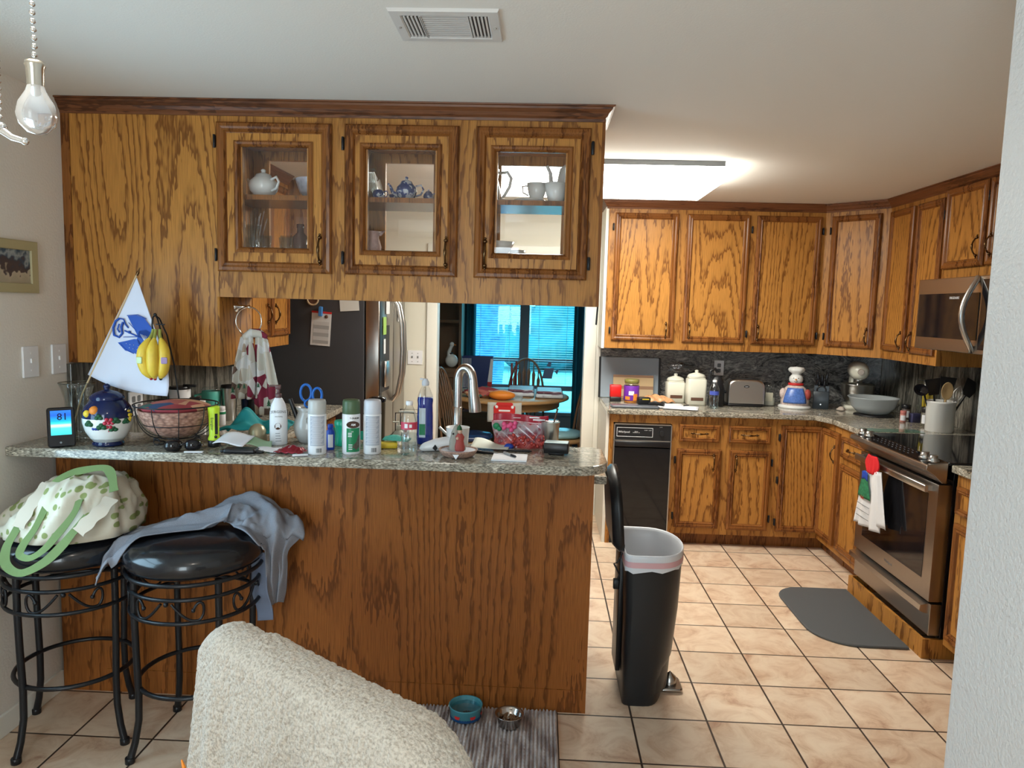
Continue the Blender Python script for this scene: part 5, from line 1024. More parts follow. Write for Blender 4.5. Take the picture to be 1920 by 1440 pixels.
# knife block
c = thing('knife_block', 'black knife block with upright black handles beside the snowman jar', 'knife block', (4.055, 2.60, Z0), face(4.05, 2.6))
MB().rbox(-.055, .055, -.05, .06, 0, .13, .006).box(-.05, .05, -.03, .05, .13, .17).build('block', solid('block_dark', (.03, .04, .05), .35), c)
for x, y, z, h_ in ((-.035, 0, .17, .10), (.0, .01, .17, .08), (.035, 0, .17, .10), (-.02, -.02, .16, .05), (.02, -.02, .16, .06)): MB().tube([(x, y, z - .01), (x - .2 * x, y - .012, z + h_ * .5), (x, y - .005, z + h_)], [.009, .010, .008], 8).build('knife_handle', BLKG, c)
MB().tube([(.03 * math.cos(t), -.035, .14 + .028 * math.sin(t)) for t in [i * 2 * PI / 20 for i in range(20)]], .005, 6, True).build('shears_ring', BLKG, c); MB().cyl((0, -.052, .035), .005, .003, 8, ax=1).build('emblem', STEEL, c)
# stand mixer
c = thing('stand_mixer', 'cream stand mixer with a steel bowl in the counter corner', 'mixer', (4.345, 2.69, Z0), face(4.33, 2.6) + .12)
MB().rbox(-.09, .09, -.14, .14, 0, .03, .04).build('base', CREAMC, c); MB().rbox(-.045, .045, .06, .14, .03, .24, .03).build('column', CREAMC, c)
MB().lathe([(.001, -.19), (.04, -.185), (.062, -.15), (.068, -.08), (.066, .05), (.055, .12), (.03, .15), (.001, .155)], n=24, sy=1.0, M=T(0, 0, .285) @ RX(-PI / 2) @ Matrix.Identity(4)).build('motor_head', CREAMC, c)
MB().cyl((0, -.20, .285), .022, .02, 18, ax=1).build('hub_cap', CHROME, c); MB().cyl((.045, -.165, .285), .010, .02, 12, ax=1).build('knob', BLACK, c); MB().cyl((0, -.07, .20), .03, .03).cyl((0, -.07, .10), .01, .10).build('beater_shaft', STEEL, c)
MB().lathe([(.05, .03), (.06, .035), (.095, .08), (.112, .14), (.115, .185), (.118, .188), (.112, .187), (.10, .13), (.05, .045), (.001, .045)], (0, -.07, 0), 32).build('mixing_bowl', STEEL, c)
tag(MB().lathe([(.03, 0), (.05, .02), (.06, .06), (.04, .08), (.075, .10), (.05, .12)], n=20, wob=lambda t, z: 1 + .2 * math.sin(t * 3 + z * 60) + .1 * math.sin(t * 8)).build('plastic_bag', CLEAR), 'clear plastic bag standing between mixer and right backsplash', 'plastic bag', None, (4.50, 2.50, Z0))
tag(MB().lathe([(.001, 0), (.028, .003), (.03, .012), (.012, .03), (.001, .032)], n=14, wob=lambda t, z: 1 + .2 * math.sin(t * 3)).build('twist_bag', solid('bagtan', (.45, .38, .32), .5)), 'small knotted bag between the knife block and mixer', 'bag', None, (4.17, 2.50, Z0))
c = thing('mixing_bowl', 'wide translucent plastic bowl on a black trivet in front of the mixer', 'bowl', (4.30, 2.30, Z0 + .014))
BOWL = solid('frosted_plastic', (.45, .50, .52), .25); BOWL.node_tree.nodes['Principled BSDF'].inputs['Alpha'].default_value = .72
MB().lathe([(.07, 0), (.10, .006), (.14, .05), (.158, .105), (.166, .112), (.166, .116), (.156, .112), (.135, .05), (.09, .012), (.001, .012)], n=40).build('bowl_body', BOWL, c)
tag(MB().lathe([(.001, 0), (.13, 0), (.132, .006), (.12, .012), (.001, .012)], n=28).build('trivet', BLACK), 'round black trivet under the plastic bowl', 'trivet', None, (4.31, 2.30, Z0))
def shaker(x, y, h_, r_, mt_, cap, lb, ghh=None):
    c = thing('spice_jar', lb, 'spice jar', (x, y, Z0), 0, ghh); MB().cyl((0, 0, 0), r_, h_ * .72, 18).build('jar_body', mt_, c); MB().cyl((0, 0, h_ * .72), r_ * 1.02, h_ * .28, 18).build('cap', cap, c); k = MB(); patch(r_ + .0004, -r_ * .9, r_ * .9, h_ * .15, h_ * .6, mb=k, M=RZ(face(x, y))); k.build('label_panel', PAPER, c)
shaker(4.375, 2.02, .075, .019, solid('spice_pink', (.5, .2, .17), .5), solid('salmon', (.55, .18, .16), .4), 'small spice shaker with a pink top before the plastic bowl')
shaker(4.44, 1.86, .122, .030, solid('spice_dark', (.12, .11, .08), .4), BLACK, 'large clear spice jar with a black cap before the pasta jar')
shaker(4.46, 2.16, .10, .028, solid('pepper', (.10, .07, .06), .5), BLACK, 'dark pepper jar with a black cap behind the spice box')
tag(MB().rbox(-.03, .03, -.02, .02, 0, .06, .003).build('spice_box', solid('box_navy', (.05, .05, .12), .5)), 'small dark blue box between the spice jars', 'box', None, (4.45, 2.02, Z0), .2)
shaker(4.545, 1.93, .075, .034, BLACK, BLACK, 'low round black jar beside the white crock')
c = thing('pasta_jar', 'tall clear jar of yellow spaghetti against the right backsplash', 'jar', (4.56, 2.10, Z0)); MB().rbox(-.045, .045, -.045, .045, 0, .27, .015).build('jar_body', JARG, c); k = MB(); random.seed(2)
for i in range(40): a = random.random() * 6.28; r_ = .025 * random.random(); k.tube([(r_ * math.cos(a), r_ * math.sin(a), .005), (r_ * math.cos(a) * 1.5 + .006, r_ * math.sin(a) * 1.5, .215 + .015 * random.random())], .0018, 4)
q = k.build('spaghetti', YEL, c); q['kind'] = 'stuff'; MB().rbox(-.048, .048, -.048, .048, .27, .285, .012).build('lid', CLEAR, c)
c = thing('utensil_crock', 'white ceramic crock full of kitchen utensils beside the range', 'crock', (4.42, 1.665, Z0)); MB().lathe([(.074, 0), (.078, .004), (.080, .17), (.084, .176), (.084, .186), (.078, .188), (.075, .18), (.073, .01), (.001, .01)], n=36).build('crock_body', WCER, c)
UG = 'utensils in the white crock'
def utensil(name, lb, a, lean, h_, head, mt_):
    c = thing(name, lb, name.replace('_', ' '), (4.42 + .03 * math.cos(a), 1.665 + .03 * math.sin(a), Z0 + .012), 0, UG); c.rotation_euler = (0, lean, 0)
    MB().tube([(0, 0, 0), (0, 0, h_)], .006, 8).build('handle', mt_, c); head(c, h_, mt_)
def h_spoon(c, h_, mt_): MB().lathe([(.001, -.006), (.03, -.002), (.036, .006), (.033, .006), (.001, -.002)], n=20, sy=1.5, M=T(0, 0, h_ + .04) @ RX(PI / 2)).build('spoon_bowl', mt_, c)
def h_turner(c, h_, mt_): MB().add([(-.03, 0, h_), (.03, 0, h_), (.05, 0, h_ + .10), (-.05, 0, h_ + .10)], [(0, 1, 2, 3)]).build('blade', mt_, c, solid=.004)
def h_ladle(c, h_, mt_): MB().lathe([(.001, -.03), (.025, -.025), (.042, 0), (.039, 0), (.001, -.026)], n=20, M=T(-.02, -.02, h_ + .02) @ RX(.9)).build('ladle_bowl', mt_, c)
def h_whisk(c, h_, mt_):
    k = MB()
    for i in range(5): a = i * PI / 5; k.tube([(.026 * math.sin(t * PI) * math.cos(a), .026 * math.sin(t * PI) * math.sin(a), h_ + .10 * math.sin(t * PI / 2) if False else h_ + .11 * t) for t in [j / 10 for j in range(11)]] , .0015, 5)
    for i in range(5): a = i * PI / 5 + PI; k.tube([(.026 * math.sin(t * PI) * math.cos(a), .026 * math.sin(t * PI) * math.sin(a), h_ + .11 * t) for t in [j / 10 for j in range(11)]], .0015, 5)
    k.build('whisk_wires', STEEL, c)
utensil('ladle', 'black ladle leaning left in the white crock', 2.6, -.33, .24, h_ladle, BLKG)
utensil('spatula', 'wide black spatula leaning left in the white crock', 1.5, -.16, .21, h_turner, BLACK)
utensil('spatula', 'black slotted turner at the back of the white crock', .9, .08, .22, h_turner, BLACK)
utensil('wooden_spoon', 'pale tan spoon at the front of the white crock', 4.6, .06, .20, h_spoon, solid('spoon_tan', (.62, .42, .2), .5))
utensil('whisk', 'wire whisk leaning right in the white crock', 0, .28, .17, h_whisk, STEEL)
utensil('spatula', 'long black spatula reaching far right out of the white crock', .3, .5, .24, h_turner, BLACK)
tag(MB().rbox(-.17, .17, -.02, .02, 0, .002, .01).rbox(-.17, .17, -.10, -.02, 0, .002, .01).build('glass_cutting_board', solid('green_glass', (.10, .20, .14), .08)), 'thin green glass cutting board beside the range', 'cutting board', None, (4.12, 1.66, Z0 + .0005))

# ---------------------------------------------------------------- china in the glass cabinet
ZS = 2.0805; ZB = 1.8455
def pot(name, lb, cat, loc, s, mt_, rz=0, lidh=True, spout=True, sy=1.0, hs=1, grp=None):
    c = thing(name, lb, cat, loc, rz, grp)
    MB().lathe([(a * s, b * s * hs) for a, b in ((.03, 0), (.034, .004), (.055, .03), (.062, .055), (.056, .08), (.038, .10), (.034, .104))], n=28).build('body', mt_, c)
    if lidh: MB().lathe([(a * s, b * s * hs) for a, b in ((.036, .104), (.03, .114), (.010, .122), (.008, .126), (.011, .134), (.006, .141), (.001, .142))], n=22).build('lid', mt_, c)
    if spout: MB().tube([(-.05 * s, 0, .035 * s * hs), (-.08 * s, 0, .05 * s * hs), (-.095 * s, 0, .085 * s * hs), (-.108 * s, 0, .10 * s * hs)], [.014 * s, .011 * s, .008 * s, .006 * s], 10).build('spout', mt_, c)
    MB().tube([(.05 * s, 0, .085 * s * hs), (.085 * s, 0, .095 * s * hs), (.10 * s, 0, .07 * s * hs), (.085 * s, 0, .04 * s * hs), (.056 * s, 0, .03 * s * hs)], .0055 * s, 8).build('handle', mt_, c)
    return c
bw_ = mat('blue_white_china', (.45, .48, .55), .12); nt = bw_.node_tree; b = nt.nodes['Principled BSDF']; tc = nt.nodes.new('ShaderNodeTexCoord'); nz = nt.nodes.new('ShaderNodeTexNoise'); nz.inputs['Scale'].default_value = 42; nt.links.new(tc.outputs['Object'], nz.inputs[0]); r = ramp(nt, [(.45, (.02, .04, .16)), (.52, (.03, .06, .22)), (.56, (.5, .53, .6))]); nt.links.new(nz.outputs[0], r.inputs[0]); nt.links.new(r.outputs[0], b.inputs['Base Color'])
c = pot('teapot', 'white teapot with small painted flowers in the left glass cabinet', 'teapot', (.785, .25, ZS), .98, WCER, -.55, hs=.85)
tag(MB().lathe([(.03, 0), (.05, .006), (.075, .03), (.09, .075), (.092, .085)], n=28).build('china_bowl', solid('pattern_china', (.35, .33, .36), .2, mot=.6, ms=40)), 'patterned china bowl at the right edge of the left glass door', 'bowl', None, (1.0, .30, ZS))
for i, (x, y) in enumerate(((.80, .22), (.86, .30), (.895, .22), (.97, .32), (.70, .33))):
    q = MB().lathe([(.02, 0), (.022, .003), (.028, .075), (.026, .075), (.02, .006), (.001, .005)], n=20).build('drinking_glass', JARG); tag(q, 'small clear drinking glass low in the left glass cabinet', 'glass', 'clear glasses in the left cabinet', (x, y, ZB))
c = thing('glass_tumbler', 'tall glass holding clear stirring sticks in the left glass cabinet', 'glass', (.735, .25, ZB)); MB().lathe([(.028, 0), (.035, .12), (.033, .12), (.001, .006)], n=20).build('tumbler', JARG, c); k = MB()
for i in range(9): k.tube([(-.02 + .005 * i, .004 * (i % 3), .01), (-.035 + .012 * i, .006 * (i % 3), .15 + .01 * ((i * 5) % 4))], .0028, 5)
k.build('stirrers', JARG, c)
c = thing('amber_bottle', 'small brown amber bottle low in the left glass cabinet', 'bottle', (.955, .21, ZB)); MB().lathe([(.03, 0), (.032, .004), (.032, .07), (.014, .09), (.013, .115)], n=20).build('bottle', solid('amber', (.06, .025, .02), .08), c); MB().lathe([(.016, .108), (.016, .122), (.014, .124)], n=16).build('neck_ring', MATS['amber'], c)
pot('teapot', 'blue and white teapot standing in the middle of the centre glass cabinet', 'teapot', (1.387, .27, ZS), .72, bw_, 0)
pot('sugar_bowl', 'small dark blue lidded sugar bowl right of the blue teapot', 'bowl', (1.482, .26, ZS), .36, bw_, 0, spout=False)
pot('creamer', 'small dark blue creamer left of the blue teapot', 'creamer', (1.27, .26, ZS), .42, bw_, 0, lidh=False, spout=False)
tag(MB().lathe([(.01, 0), (.014, .003), (.024, .03), (.023, .03), (.001, .004)], n=20).build('tea_cup', bw_), 'tiny blue and white handleless cup beside the blue teapot', 'cup', None, (1.33, .30, ZS))
k = thing('plate_rack', 'stack of upright glass plates at the left edge of the centre glass cabinet', 'plates', (1.235, .30, ZS))
for i in range(5): MB().lathe([(.001, 0), (.05, 0), (.07, .008), (.069, .01), (.001, .002)], n=26, M=T(-.01 + i * .007, 0, .07) @ RY(PI / 2 - .25)).build('plate', JARG, k)
pr_ = solid('red_transferware', (.55, .40, .38), .2, mot=.45, ms=45)
c = thing('pitcher', 'red and white patterned pitcher low in the centre glass cabinet', 'pitcher', (1.24, .25, ZB)); MB().lathe([(.035, 0), (.04, .004), (.048, .04), (.036, .08), (.044, .105), (.042, .105), (.03, .08), (.001, .01)], n=10).build('body', pr_, c); MB().tube([(.04, 0, .09), (.06, 0, .11), (.04, 0, .10)], .006, 6).build('spout', pr_, c)
tag(MB().lathe([(.02, 0), (.04, .004), (.045, .02), (.001, .006)], n=20).build('small_dish', pr_), 'small patterned dish at the right corner of the centre glass cabinet', 'dish', None, (1.52, .25, ZB))
# right cabinet
c = thing('pitcher', 'white pitcher with an ornate scrolled handle at left of the right glass cabinet', 'pitcher', (1.735, .28, ZS)); MB().lathe([(.035, 0), (.04, .004), (.05, .05), (.035, .10), (.042, .14)], n=24).build('body', WCER, c); MB().tube([(.04, 0, .125), (.075, 0, .13), (.092, 0, .105), (.085, 0, .07), (.065, 0, .035), (.05, 0, .02), (.075, 0, .012)], .007, 8).build('handle', WCER, c)
def cup(loc, lb, rz=PI, s=1.0):
    c = thing('tea_cup', lb, 'cup', loc, rz, None); MB().lathe([(a * s, b * s) for a, b in ((.025, 0), (.027, .004), (.036, .03), (.043, .068), (.041, .068), (.03, .02), (.001, .006))], n=26).build('cup_body', WCER, c); MB().tube([(.038 * s, 0, .058 * s), (.06 * s, 0, .055 * s), (.058 * s, 0, .03 * s), (.034 * s, 0, .018 * s)], .004 * s, 8).build('handle', WCER, c)
tag(MB().lathe([(.03, 0), (.05, .004), (.066, .014), (.065, .016), (.001, .006)], n=30).build('saucer', WCER), 'white saucer under the left teacup in the right glass cabinet', 'saucer', None, (1.905, .27, ZS)); cup((1.935, .27, ZS + .0165), 'white teacup on a saucer in the right glass cabinet', PI)
cup((2.015, .22, ZS), 'large white cup at the right edge of the right glass cabinet', 0, 1.15)
c = thing('coffee_pot', 'tall white coffee pot with a raised spout behind the cups in the right cabinet', 'coffee pot', (2.06, .34, ZS)); MB().lathe([(.04, 0), (.045, .005), (.05, .06), (.035, .14), (.03, .16), (.012, .175), (.001, .18)], n=24).build('body', WCER, c); MB().tube([(-.045, 0, .05), (-.065, 0, .09), (-.07, 0, .14), (-.085, 0, .17)], [.014, .011, .008, .007], 10).build('spout', WCER, c)
tag(MB().lathe([(.02, 0), (.03, .004), (.065, .04), (.085, .075), (.082, .075), (.05, .03), (.001, .008)], n=30).build('china_bowl', WCER), 'white bowl low at the left of the right glass cabinet', 'bowl', None, (1.765, .27, ZB))
for x, a in ((1.915, 1), (2.03, -1), (1.86, 1)):
    tag(MB().lathe([(.015, 0), (.02, .003), (.035, .030 if x > 1.9 else .045), (.033, .03), (.001, .006)], n=20).build('small_dish', WCER), {1.915: 'small white dish low in the middle of the right glass cabinet', 2.03: 'small white dish low at the right of the right glass cabinet', 1.86: 'white dish beside the bowl low in the right glass cabinet'}[x], 'dish', None, (x, .30, ZB))
# ---------------------------------------------------------------- bar stools
def stool(lb, loc, rz):
    c = thing('bar_stool', lb, 'stool', loc, rz, 'black bar stools')
    MB().lathe([(.001, .690), (.21, .690), (.232, .703), (.243, .728), (.240, .757), (.215, .781), (.15, .793), (.001, .797)], n=44).build('seat', LEATH, c)
    MB().tube(arc((0, 0, .682), .232, 0, 2 * PI, 44)[:-1], .008, 8, True).build('seat_ring', BLKM, c)
    for k in range(4):
        a = k * PI / 2; f = lambda r, z: (r * math.cos(a), r * math.sin(a), z)
        MB().tube([f(.213, .685), f(.214, .55), f(.211, .40), f(.206, .25), f(.208, .15), f(.222, .07), f(.240, .012)], [.0125] * 6 + [.0135], 10).cyl(f(.241, 0), .017, .022, 12).build('leg', BLKM, c)
    MB().tube(arc((0, 0, .628), .222, 0, 2 * PI, 44)[:-1], .0075, 8, True).tube(arc((0, 0, .545), .222, 0, 2 * PI, 44)[:-1], .0075, 8, True).build('apron_ring', BLKM, c)
    for q in range(4):
        k = MB()
        for s_ in (-1, 1):
            pts = []
            for i in range(22):
                t = i / 21
                if t < .55: u = t / .55; an = .08 + .36 * u; z = .615 - .062 * math.sin(u * PI / 2)
                else: u = (t - .55) / .45; an = .44 + .10 * math.sin(u * 1.25 * PI) * (1 - .15 * u) + .02; z = .585 - .032 * math.cos(u * 1.45 * PI)
                an = (PI / 4) + s_ * an; pts.append((.222 * math.cos(an + q * PI / 2), .222 * math.sin(an + q * PI / 2), z))
            k.tube(pts, .005, 6)
            k.sphere(pts[-1], .008, 6)
        an = PI / 4 + q * PI / 2; k.sphere((.222 * math.cos(an), .222 * math.sin(an), .614), .009, 8); k.build('scrollwork', BLKM, c)
    MB().tube(arc((0, 0, .265), .200, 0, 2 * PI, 44)[:-1], .0085, 8, True).build('foot_ring', BLKM, c)
    return c
s1 = stool('black round bar stool by the left wall with the tote bag on it', (.248, -.268, 0), math.radians(-20))
s2 = stool('black round bar stool nearer the room with the grey shirt on it', (.727, -.290, 0), math.radians(45))

# tote bag
leaf = bpy.data.materials.new('leaf_canvas'); leaf.use_nodes = True; nt = leaf.node_tree; b = nt.nodes['Principled BSDF']; b.inputs['Roughness'].default_value = .85
tc = nt.nodes.new('ShaderNodeTexCoord'); mp = nt.nodes.new('ShaderNodeMapping'); mp.inputs['Rotation'].default_value = (.3, .4, .7); mp.inputs['Scale'].default_value = (30, 13, 30); nt.links.new(tc.outputs['Object'], mp.inputs[0])
nz = nt.nodes.new('ShaderNodeTexVoronoi'); nz.inputs['Scale'].default_value = 1; nt.links.new(mp.outputs[0], nz.inputs['Vector'])
r = ramp(nt, [(.0, (.22, .25, .08)), (.30, (.22, .26, .09)), (.35, (.56, .50, .39)), (1, (.60, .54, .43))]); nt.links.new(nz.outputs[0], r.inputs[0]); nt.links.new(r.outputs[0], b.inputs['Base Color'])
c = thing('tote_bag', 'cream canvas tote bag with green leaf print and straps on the left stool', 'bag', (.262, -.27, .797))
BO = Vector((.262, -.27, .797))
def bagf(u, v):
    a = u * 2 * PI; r = v; ca, sa = math.cos(a), math.sin(a); N_ = mnoise.noise
    x, y = .240 * r * ca + .004, .222 * r * sa
    rr_ = r ** 1.0; Hh = .178 + .20 * x + .10 * max(0, y)
    z = Hh * max(0, 1 - rr_ ** 3.2) ** .72
    p = Vector((x * 9, y * 9, z * 6)); w_ = Vector((N_(p * .6), N_(p * .6 + Vector((5, 2, 1))), 0)) * 1.6
    ridge = 1 - abs(N_(p * 1.0 + w_)) * 2.6; ridge2 = 1 - abs(N_(p * 1.9 + w_ + Vector((3, 1, 7)))) * 2.4
    f = .020 * ridge + .011 * ridge2 - .012
    sc = 1 + f * 2.2 * min(1, r * 1.5)
    z2 = z + f * (1.2 if r < .85 else .6) * (1 if z > .02 else .2)
    bul = 1 + .05 * math.sin(min(1, z / max(Hh, .01)) * PI)
    return (x * sc * bul, y * sc * bul, max(.001, z2))
mb = MB().grid(bagf, 120, 56); mb.build('body', leaf, c, weld=True, solid=.003)
MB().sphere((0, 0, 0), .030, 14, sx=1.2, sy=.6, sz=.55, M=T(.086, -.118, .152) @ RX(.6)).build('opening_shade', BROWN, c)  # dark lump on the closed bag stands for the shade in its mouth
SG = solid('strap_green', (.17, .25, .095), .9)
CAN = solid('canvas', (.60, .53, .43), .9)
def cr2(A, t):
    n = len(A) - 1; x = t * n; i = min(int(x), n - 1); f = x - i; p0 = Vector(A[max(i - 1, 0)]); p1 = Vector(A[i]); p2 = Vector(A[i + 1]); p3 = Vector(A[min(i + 2, n)])
    return .5 * ((2 * p1) + (p2 - p0) * f + (2 * p0 - 5 * p1 + 4 * p2 - p3) * f * f + (3 * p1 - p0 - 3 * p2 + p3) * f ** 3)
def strap(pts, w_, name='strap', mt_=SG, up=.5, off=.006):
    P = [Vector(p) - BO for p in pts]; Q = [cr2(P, i / 48) for i in range(49)]; vs = []
    for i, q in enumerate(Q):
        d = (Q[min(i + 1, 48)] - Q[max(i - 1, 0)]).normalized(); nrm = Vector((.25, -1, up)); nrm = (nrm - d * nrm.dot(d)).normalized(); s_ = d.cross(nrm).normalized(); q = q + nrm * off; ww = w_ * (1 + .12 * math.sin(i * .4)); vs += [q - s_ * ww / 2, q + s_ * ww / 2]
    mb = MB(); mb.add(vs, [(2 * i, 2 * i + 1, 2 * i + 3, 2 * i + 2) for i in range(48)], False); return mb.build(name, mt_, c, solid=.0018)
strap([(.194, -0.4, 0.914), (0.195, -0.44, 0.873), (0.184, -0.475, 0.829), (0.172, -0.50, 0.782), (0.185, -0.52, 0.733), (0.243, -0.530, 0.711), (0.325, -0.53, 0.752), (0.383, -0.515, 0.812), (0.408, -0.50, 0.849), (0.437, -0.465, 0.895)], .028)
strap([(0.262, -0.36, 0.972), (0.267, -0.41, 0.930), (0.270, -0.455, 0.891), (0.260, -0.485, 0.845), (0.235, -0.505, 0.798), (0.233, -0.518, 0.769), (0.274, -0.525, 0.763), (0.323, -0.525, 0.795), (0.355, -0.51, 0.837), (0.375, -0.48, 0.875), (0.385, -0.45, 0.908), (0.375, -0.41, 0.935)], .023)
strap([(0.247, -0.36, 0.965), (0.262, -0.33, 0.992), (0.300, -0.30, 1.008), (0.385, -0.28, 1.020), (0.432, -0.31, 1.0), (0.475, -0.37, 0.958)], .030, up=1.2)
strap([(0.230, -0.36, 0.972), (0.225, -0.41, 0.938), (0.212, -0.445, 0.90), (0.200, -0.475, 0.85)], .042, 'patch', CAN, off=.010)
strap([(0.476, -0.39, 0.935), (0.474, -0.44, 0.913), (0.452, -0.478, 0.882), (0.428, -0.503, 0.85)], .046, 'patch', CAN, off=.010)
MB().sphere((.098, -.088, .180), .008, 10, sz=.6).build('snap_button', BLACK, c)

# grey t-shirt
c = thing('t_shirt', 'rumpled heather grey t-shirt draped over the right bar stool', 'shirt', (0, 0, 0)); 
path = [(.432, -.40, .672), (.455, -.375, .735), (.505, -.335, .790), (.60, -.255, .812), (.70, -.185, .835), (.80, -.12, .870), (.88, -.11, .865), (.94, -.15, .845), (.975, -.20, .80), (.990, -.22, .70), (.990, -.21, .58), (.985, -.20, .50)]
side = [(-.35, .9, 0)] * 2 + [(-.45, .85, 0)] * 3 + [(-.1, .9, 0)] + [(.6, .6, 0)] * 2 + [(.75, .4, 0)] + [(.2, .6, 0)] * 3
wid = [.09, .105, .11, .11, .115, .12, .13, .135, .13, .10, .075, .05]
def cr(A, t):
    n = len(A) - 1; x = t * n; i = min(int(x), n - 1); f = x - i; p0 = Vector(A[max(i - 1, 0)]); p1 = Vector(A[i]); p2 = Vector(A[i + 1]); p3 = Vector(A[min(i + 2, n)])
    return .5 * ((2 * p1) + (p2 - p0) * f + (2 * p0 - 5 * p1 + 4 * p2 - p3) * f * f + (3 * p1 - p0 - 3 * p2 + p3) * f ** 3)
def shirtf(u, v):
    p = cr(path, u); s_ = cr(side, u).normalized(); w2 = wid[min(11, int(u * 11))] * (1 - (u * 11 % 1)) + wid[min(11, int(u * 11) + 1)] * (u * 11 % 1); a = (v - .5) * 2
    q = p + s_ * a * w2 * .95; on = 1 if .12 < u < .75 else .3
    fold = .030 * mnoise.noise(Vector((u * 9, v * 6, 2))) + .020 * (abs(mnoise.noise(Vector((u * 14 + v * 5, v * 4, 7)))) - .2) + .016 * math.sin(v * 16 + u * 7 + 2 * mnoise.noise(Vector((u * 6, v * 2, 5)))) * (1 - abs(a) * .5) + .008 * mnoise.noise(Vector((u * 20, v * 11, 1)))
    q.z += fold * on - .045 * a * a * on; q += Vector((0, -1, 0)) * fold * (1 - on)
    d = math.hypot(q.x - .727, q.y + .29)
    if d < .252:
        zs = .803 if d < .17 else .803 - .07 * ((d - .17) / .08) ** 2
        q.z = max(q.z, zs + .006 + .004 * math.sin(v * 20 + u * 9))
    q.y = min(q.y, -.012); q.x = max(q.x, .40)
    return q
MB().grid(shirtf, 90, 44).build('fabric', solid('heather', (.25, .265, .31), .95, mot=.25, ms=300), c, solid=.004, subd=0)
MB().grid(lambda u, v: (.90 + .07 * u + .03 * v, -.23 - .03 * u + .012 * math.sin(v * 9), .70 - .26 * v + .02 * u), 10, 18).build('sleeve', solid('heather_blue', (.16, .19, .27), .95), c, solid=.004)

# wall items
c = thing('framed_picture', 'small landscape picture in a pale wood frame on the left wall', 'picture', (0, -.185, 1.752), PI / 2)
MB().ring(-.128, .128, -.098, .098, [(0, 0), (0, .012), (.004, .014), (.034, .012), (.036, .008), (.036, .003)]).build('frame', solid('pale_frame', (.42, .36, .20), .5), c)
land = bpy.data.materials.new('landscape'); land.use_nodes = True; nt = land.node_tree; b = nt.nodes['Principled BSDF']
tc = nt.nodes.new('ShaderNodeTexCoord'); nz = nt.nodes.new('ShaderNodeTexNoise'); nz.inputs['Scale'].default_value = 22; nt.links.new(tc.outputs['Object'], nz.inputs[0]); sp = nt.nodes.new('ShaderNodeSeparateXYZ'); nt.links.new(tc.outputs['Object'], sp.inputs[0])
r = ramp(nt, [(.2, (.40, .34, .24)), (.38, (.46, .38, .28)), (.42, (.07, .05, .05)), (.56, (.05, .04, .05)), (.62, (.03, .06, .10)), (.72, (.30, .33, .33)), (.85, (.03, .07, .11))]); nt.links.new(mth(nt, 'ADD', mth(nt, 'MULTIPLY', sp.outputs[2], 5.2), mth(nt, 'MULTIPLY', nz.outputs[0], .95)), r.inputs[0]); nt.links.new(r.outputs[0], b.inputs['Base Color'])
MB().box(-.092, .092, -.005, -.002, -.062, .062).build('print', land, c)

# ---------------------------------------------------------------- step trash can
c = thing('trash_can', 'tall black step trash can with its lid open and a white liner', 'trash can', (2.47, .235, 0))
def dsec(s, z, dx=0, fr_=1.0, n=16):
    """D-shaped section: flat at -x, rounded at +x"""
    L = [(-.125, -.195), (-.125, .195)]; out = []
    for i in range(n + 1):
        t = PI / 2 - PI * i / n; out.append((-.02 + .155 * fr_ * math.cos(t) ** .8 if math.cos(t) > 0 else -.02, .20 * math.sin(t)))
    pts = [(-.125, -.17), (-.125, .17), (-.115, .192), (-.095, .20)] + out + [(-.095, -.20), (-.115, -.192)]
    return [(x * s + dx, y * s, z) for x, y in pts]
secs = [dsec(.80, .0, -.01, .72), dsec(.82, .012, -.01, .74), dsec(.84, .10, -.008, .76), dsec(.86, .16, -.006, .84), dsec(.88, .20, -.005, .96), dsec(.93, .40, 0), dsec(.985, .62, 0), dsec(1.0, .648, 0), dsec(1.0, .655, 0), dsec(.96, .655, 0), dsec(.92, .60, 0), dsec(.78, .05, -.01)]
mb = MB(); n = len(secs[0]); mb.add([p for s_ in secs for p in s_], [(k * n + i, k * n + (i + 1) % n, (k + 1) * n + (i + 1) % n, (k + 1) * n + i)[::-1] for k in range(len(secs) - 1) for i in range(n)], True); mb.add(secs[0], [tuple(range(n))]); mb.add(secs[-1], [tuple(range(n))[::-1]])
mb.build('bin', solid('can_black', (.010, .011, .013), .38), c)
def liner(u, v):
    k = int(round(u * n)) % n; p1 = dsec(1.02, .0)[k]; j = .006 * math.sin(u * 60) + .004 * math.sin(u * 137)
    prof = [(1.012, .595 + j), (1.02, .625), (1.018, .66), (1.0, .664), (.945, .652), (.87, .55), (.72, .30), (.60, .22 + j * 2)]
    x = v * (len(prof) - 1); i = min(int(x), len(prof) - 2); f = x - i; s_ = prof[i][0] * (1 - f) + prof[i + 1][0] * f; z = prof[i][1] * (1 - f) + prof[i + 1][1] * f
    q = dsec(s_, z)[k]; return q
lin = solid('liner', (.62, .63, .66), .35); mb = MB(); mb.grid(liner, n, 21); mb.lathe([(.001, .215), (.10, .222)], n=16); mb.build('liner', lin, c, weld=True)
mb = MB(); A = dsec(1.024, .612); B = dsec(1.026, .636); mb.add(A + B, [(i, (i + 1) % n, n + (i + 1) % n, n + i)[::-1] for i in range(n)], True); mb.build('liner_band', solid('band_pink', (.62, .36, .38), .5), c)
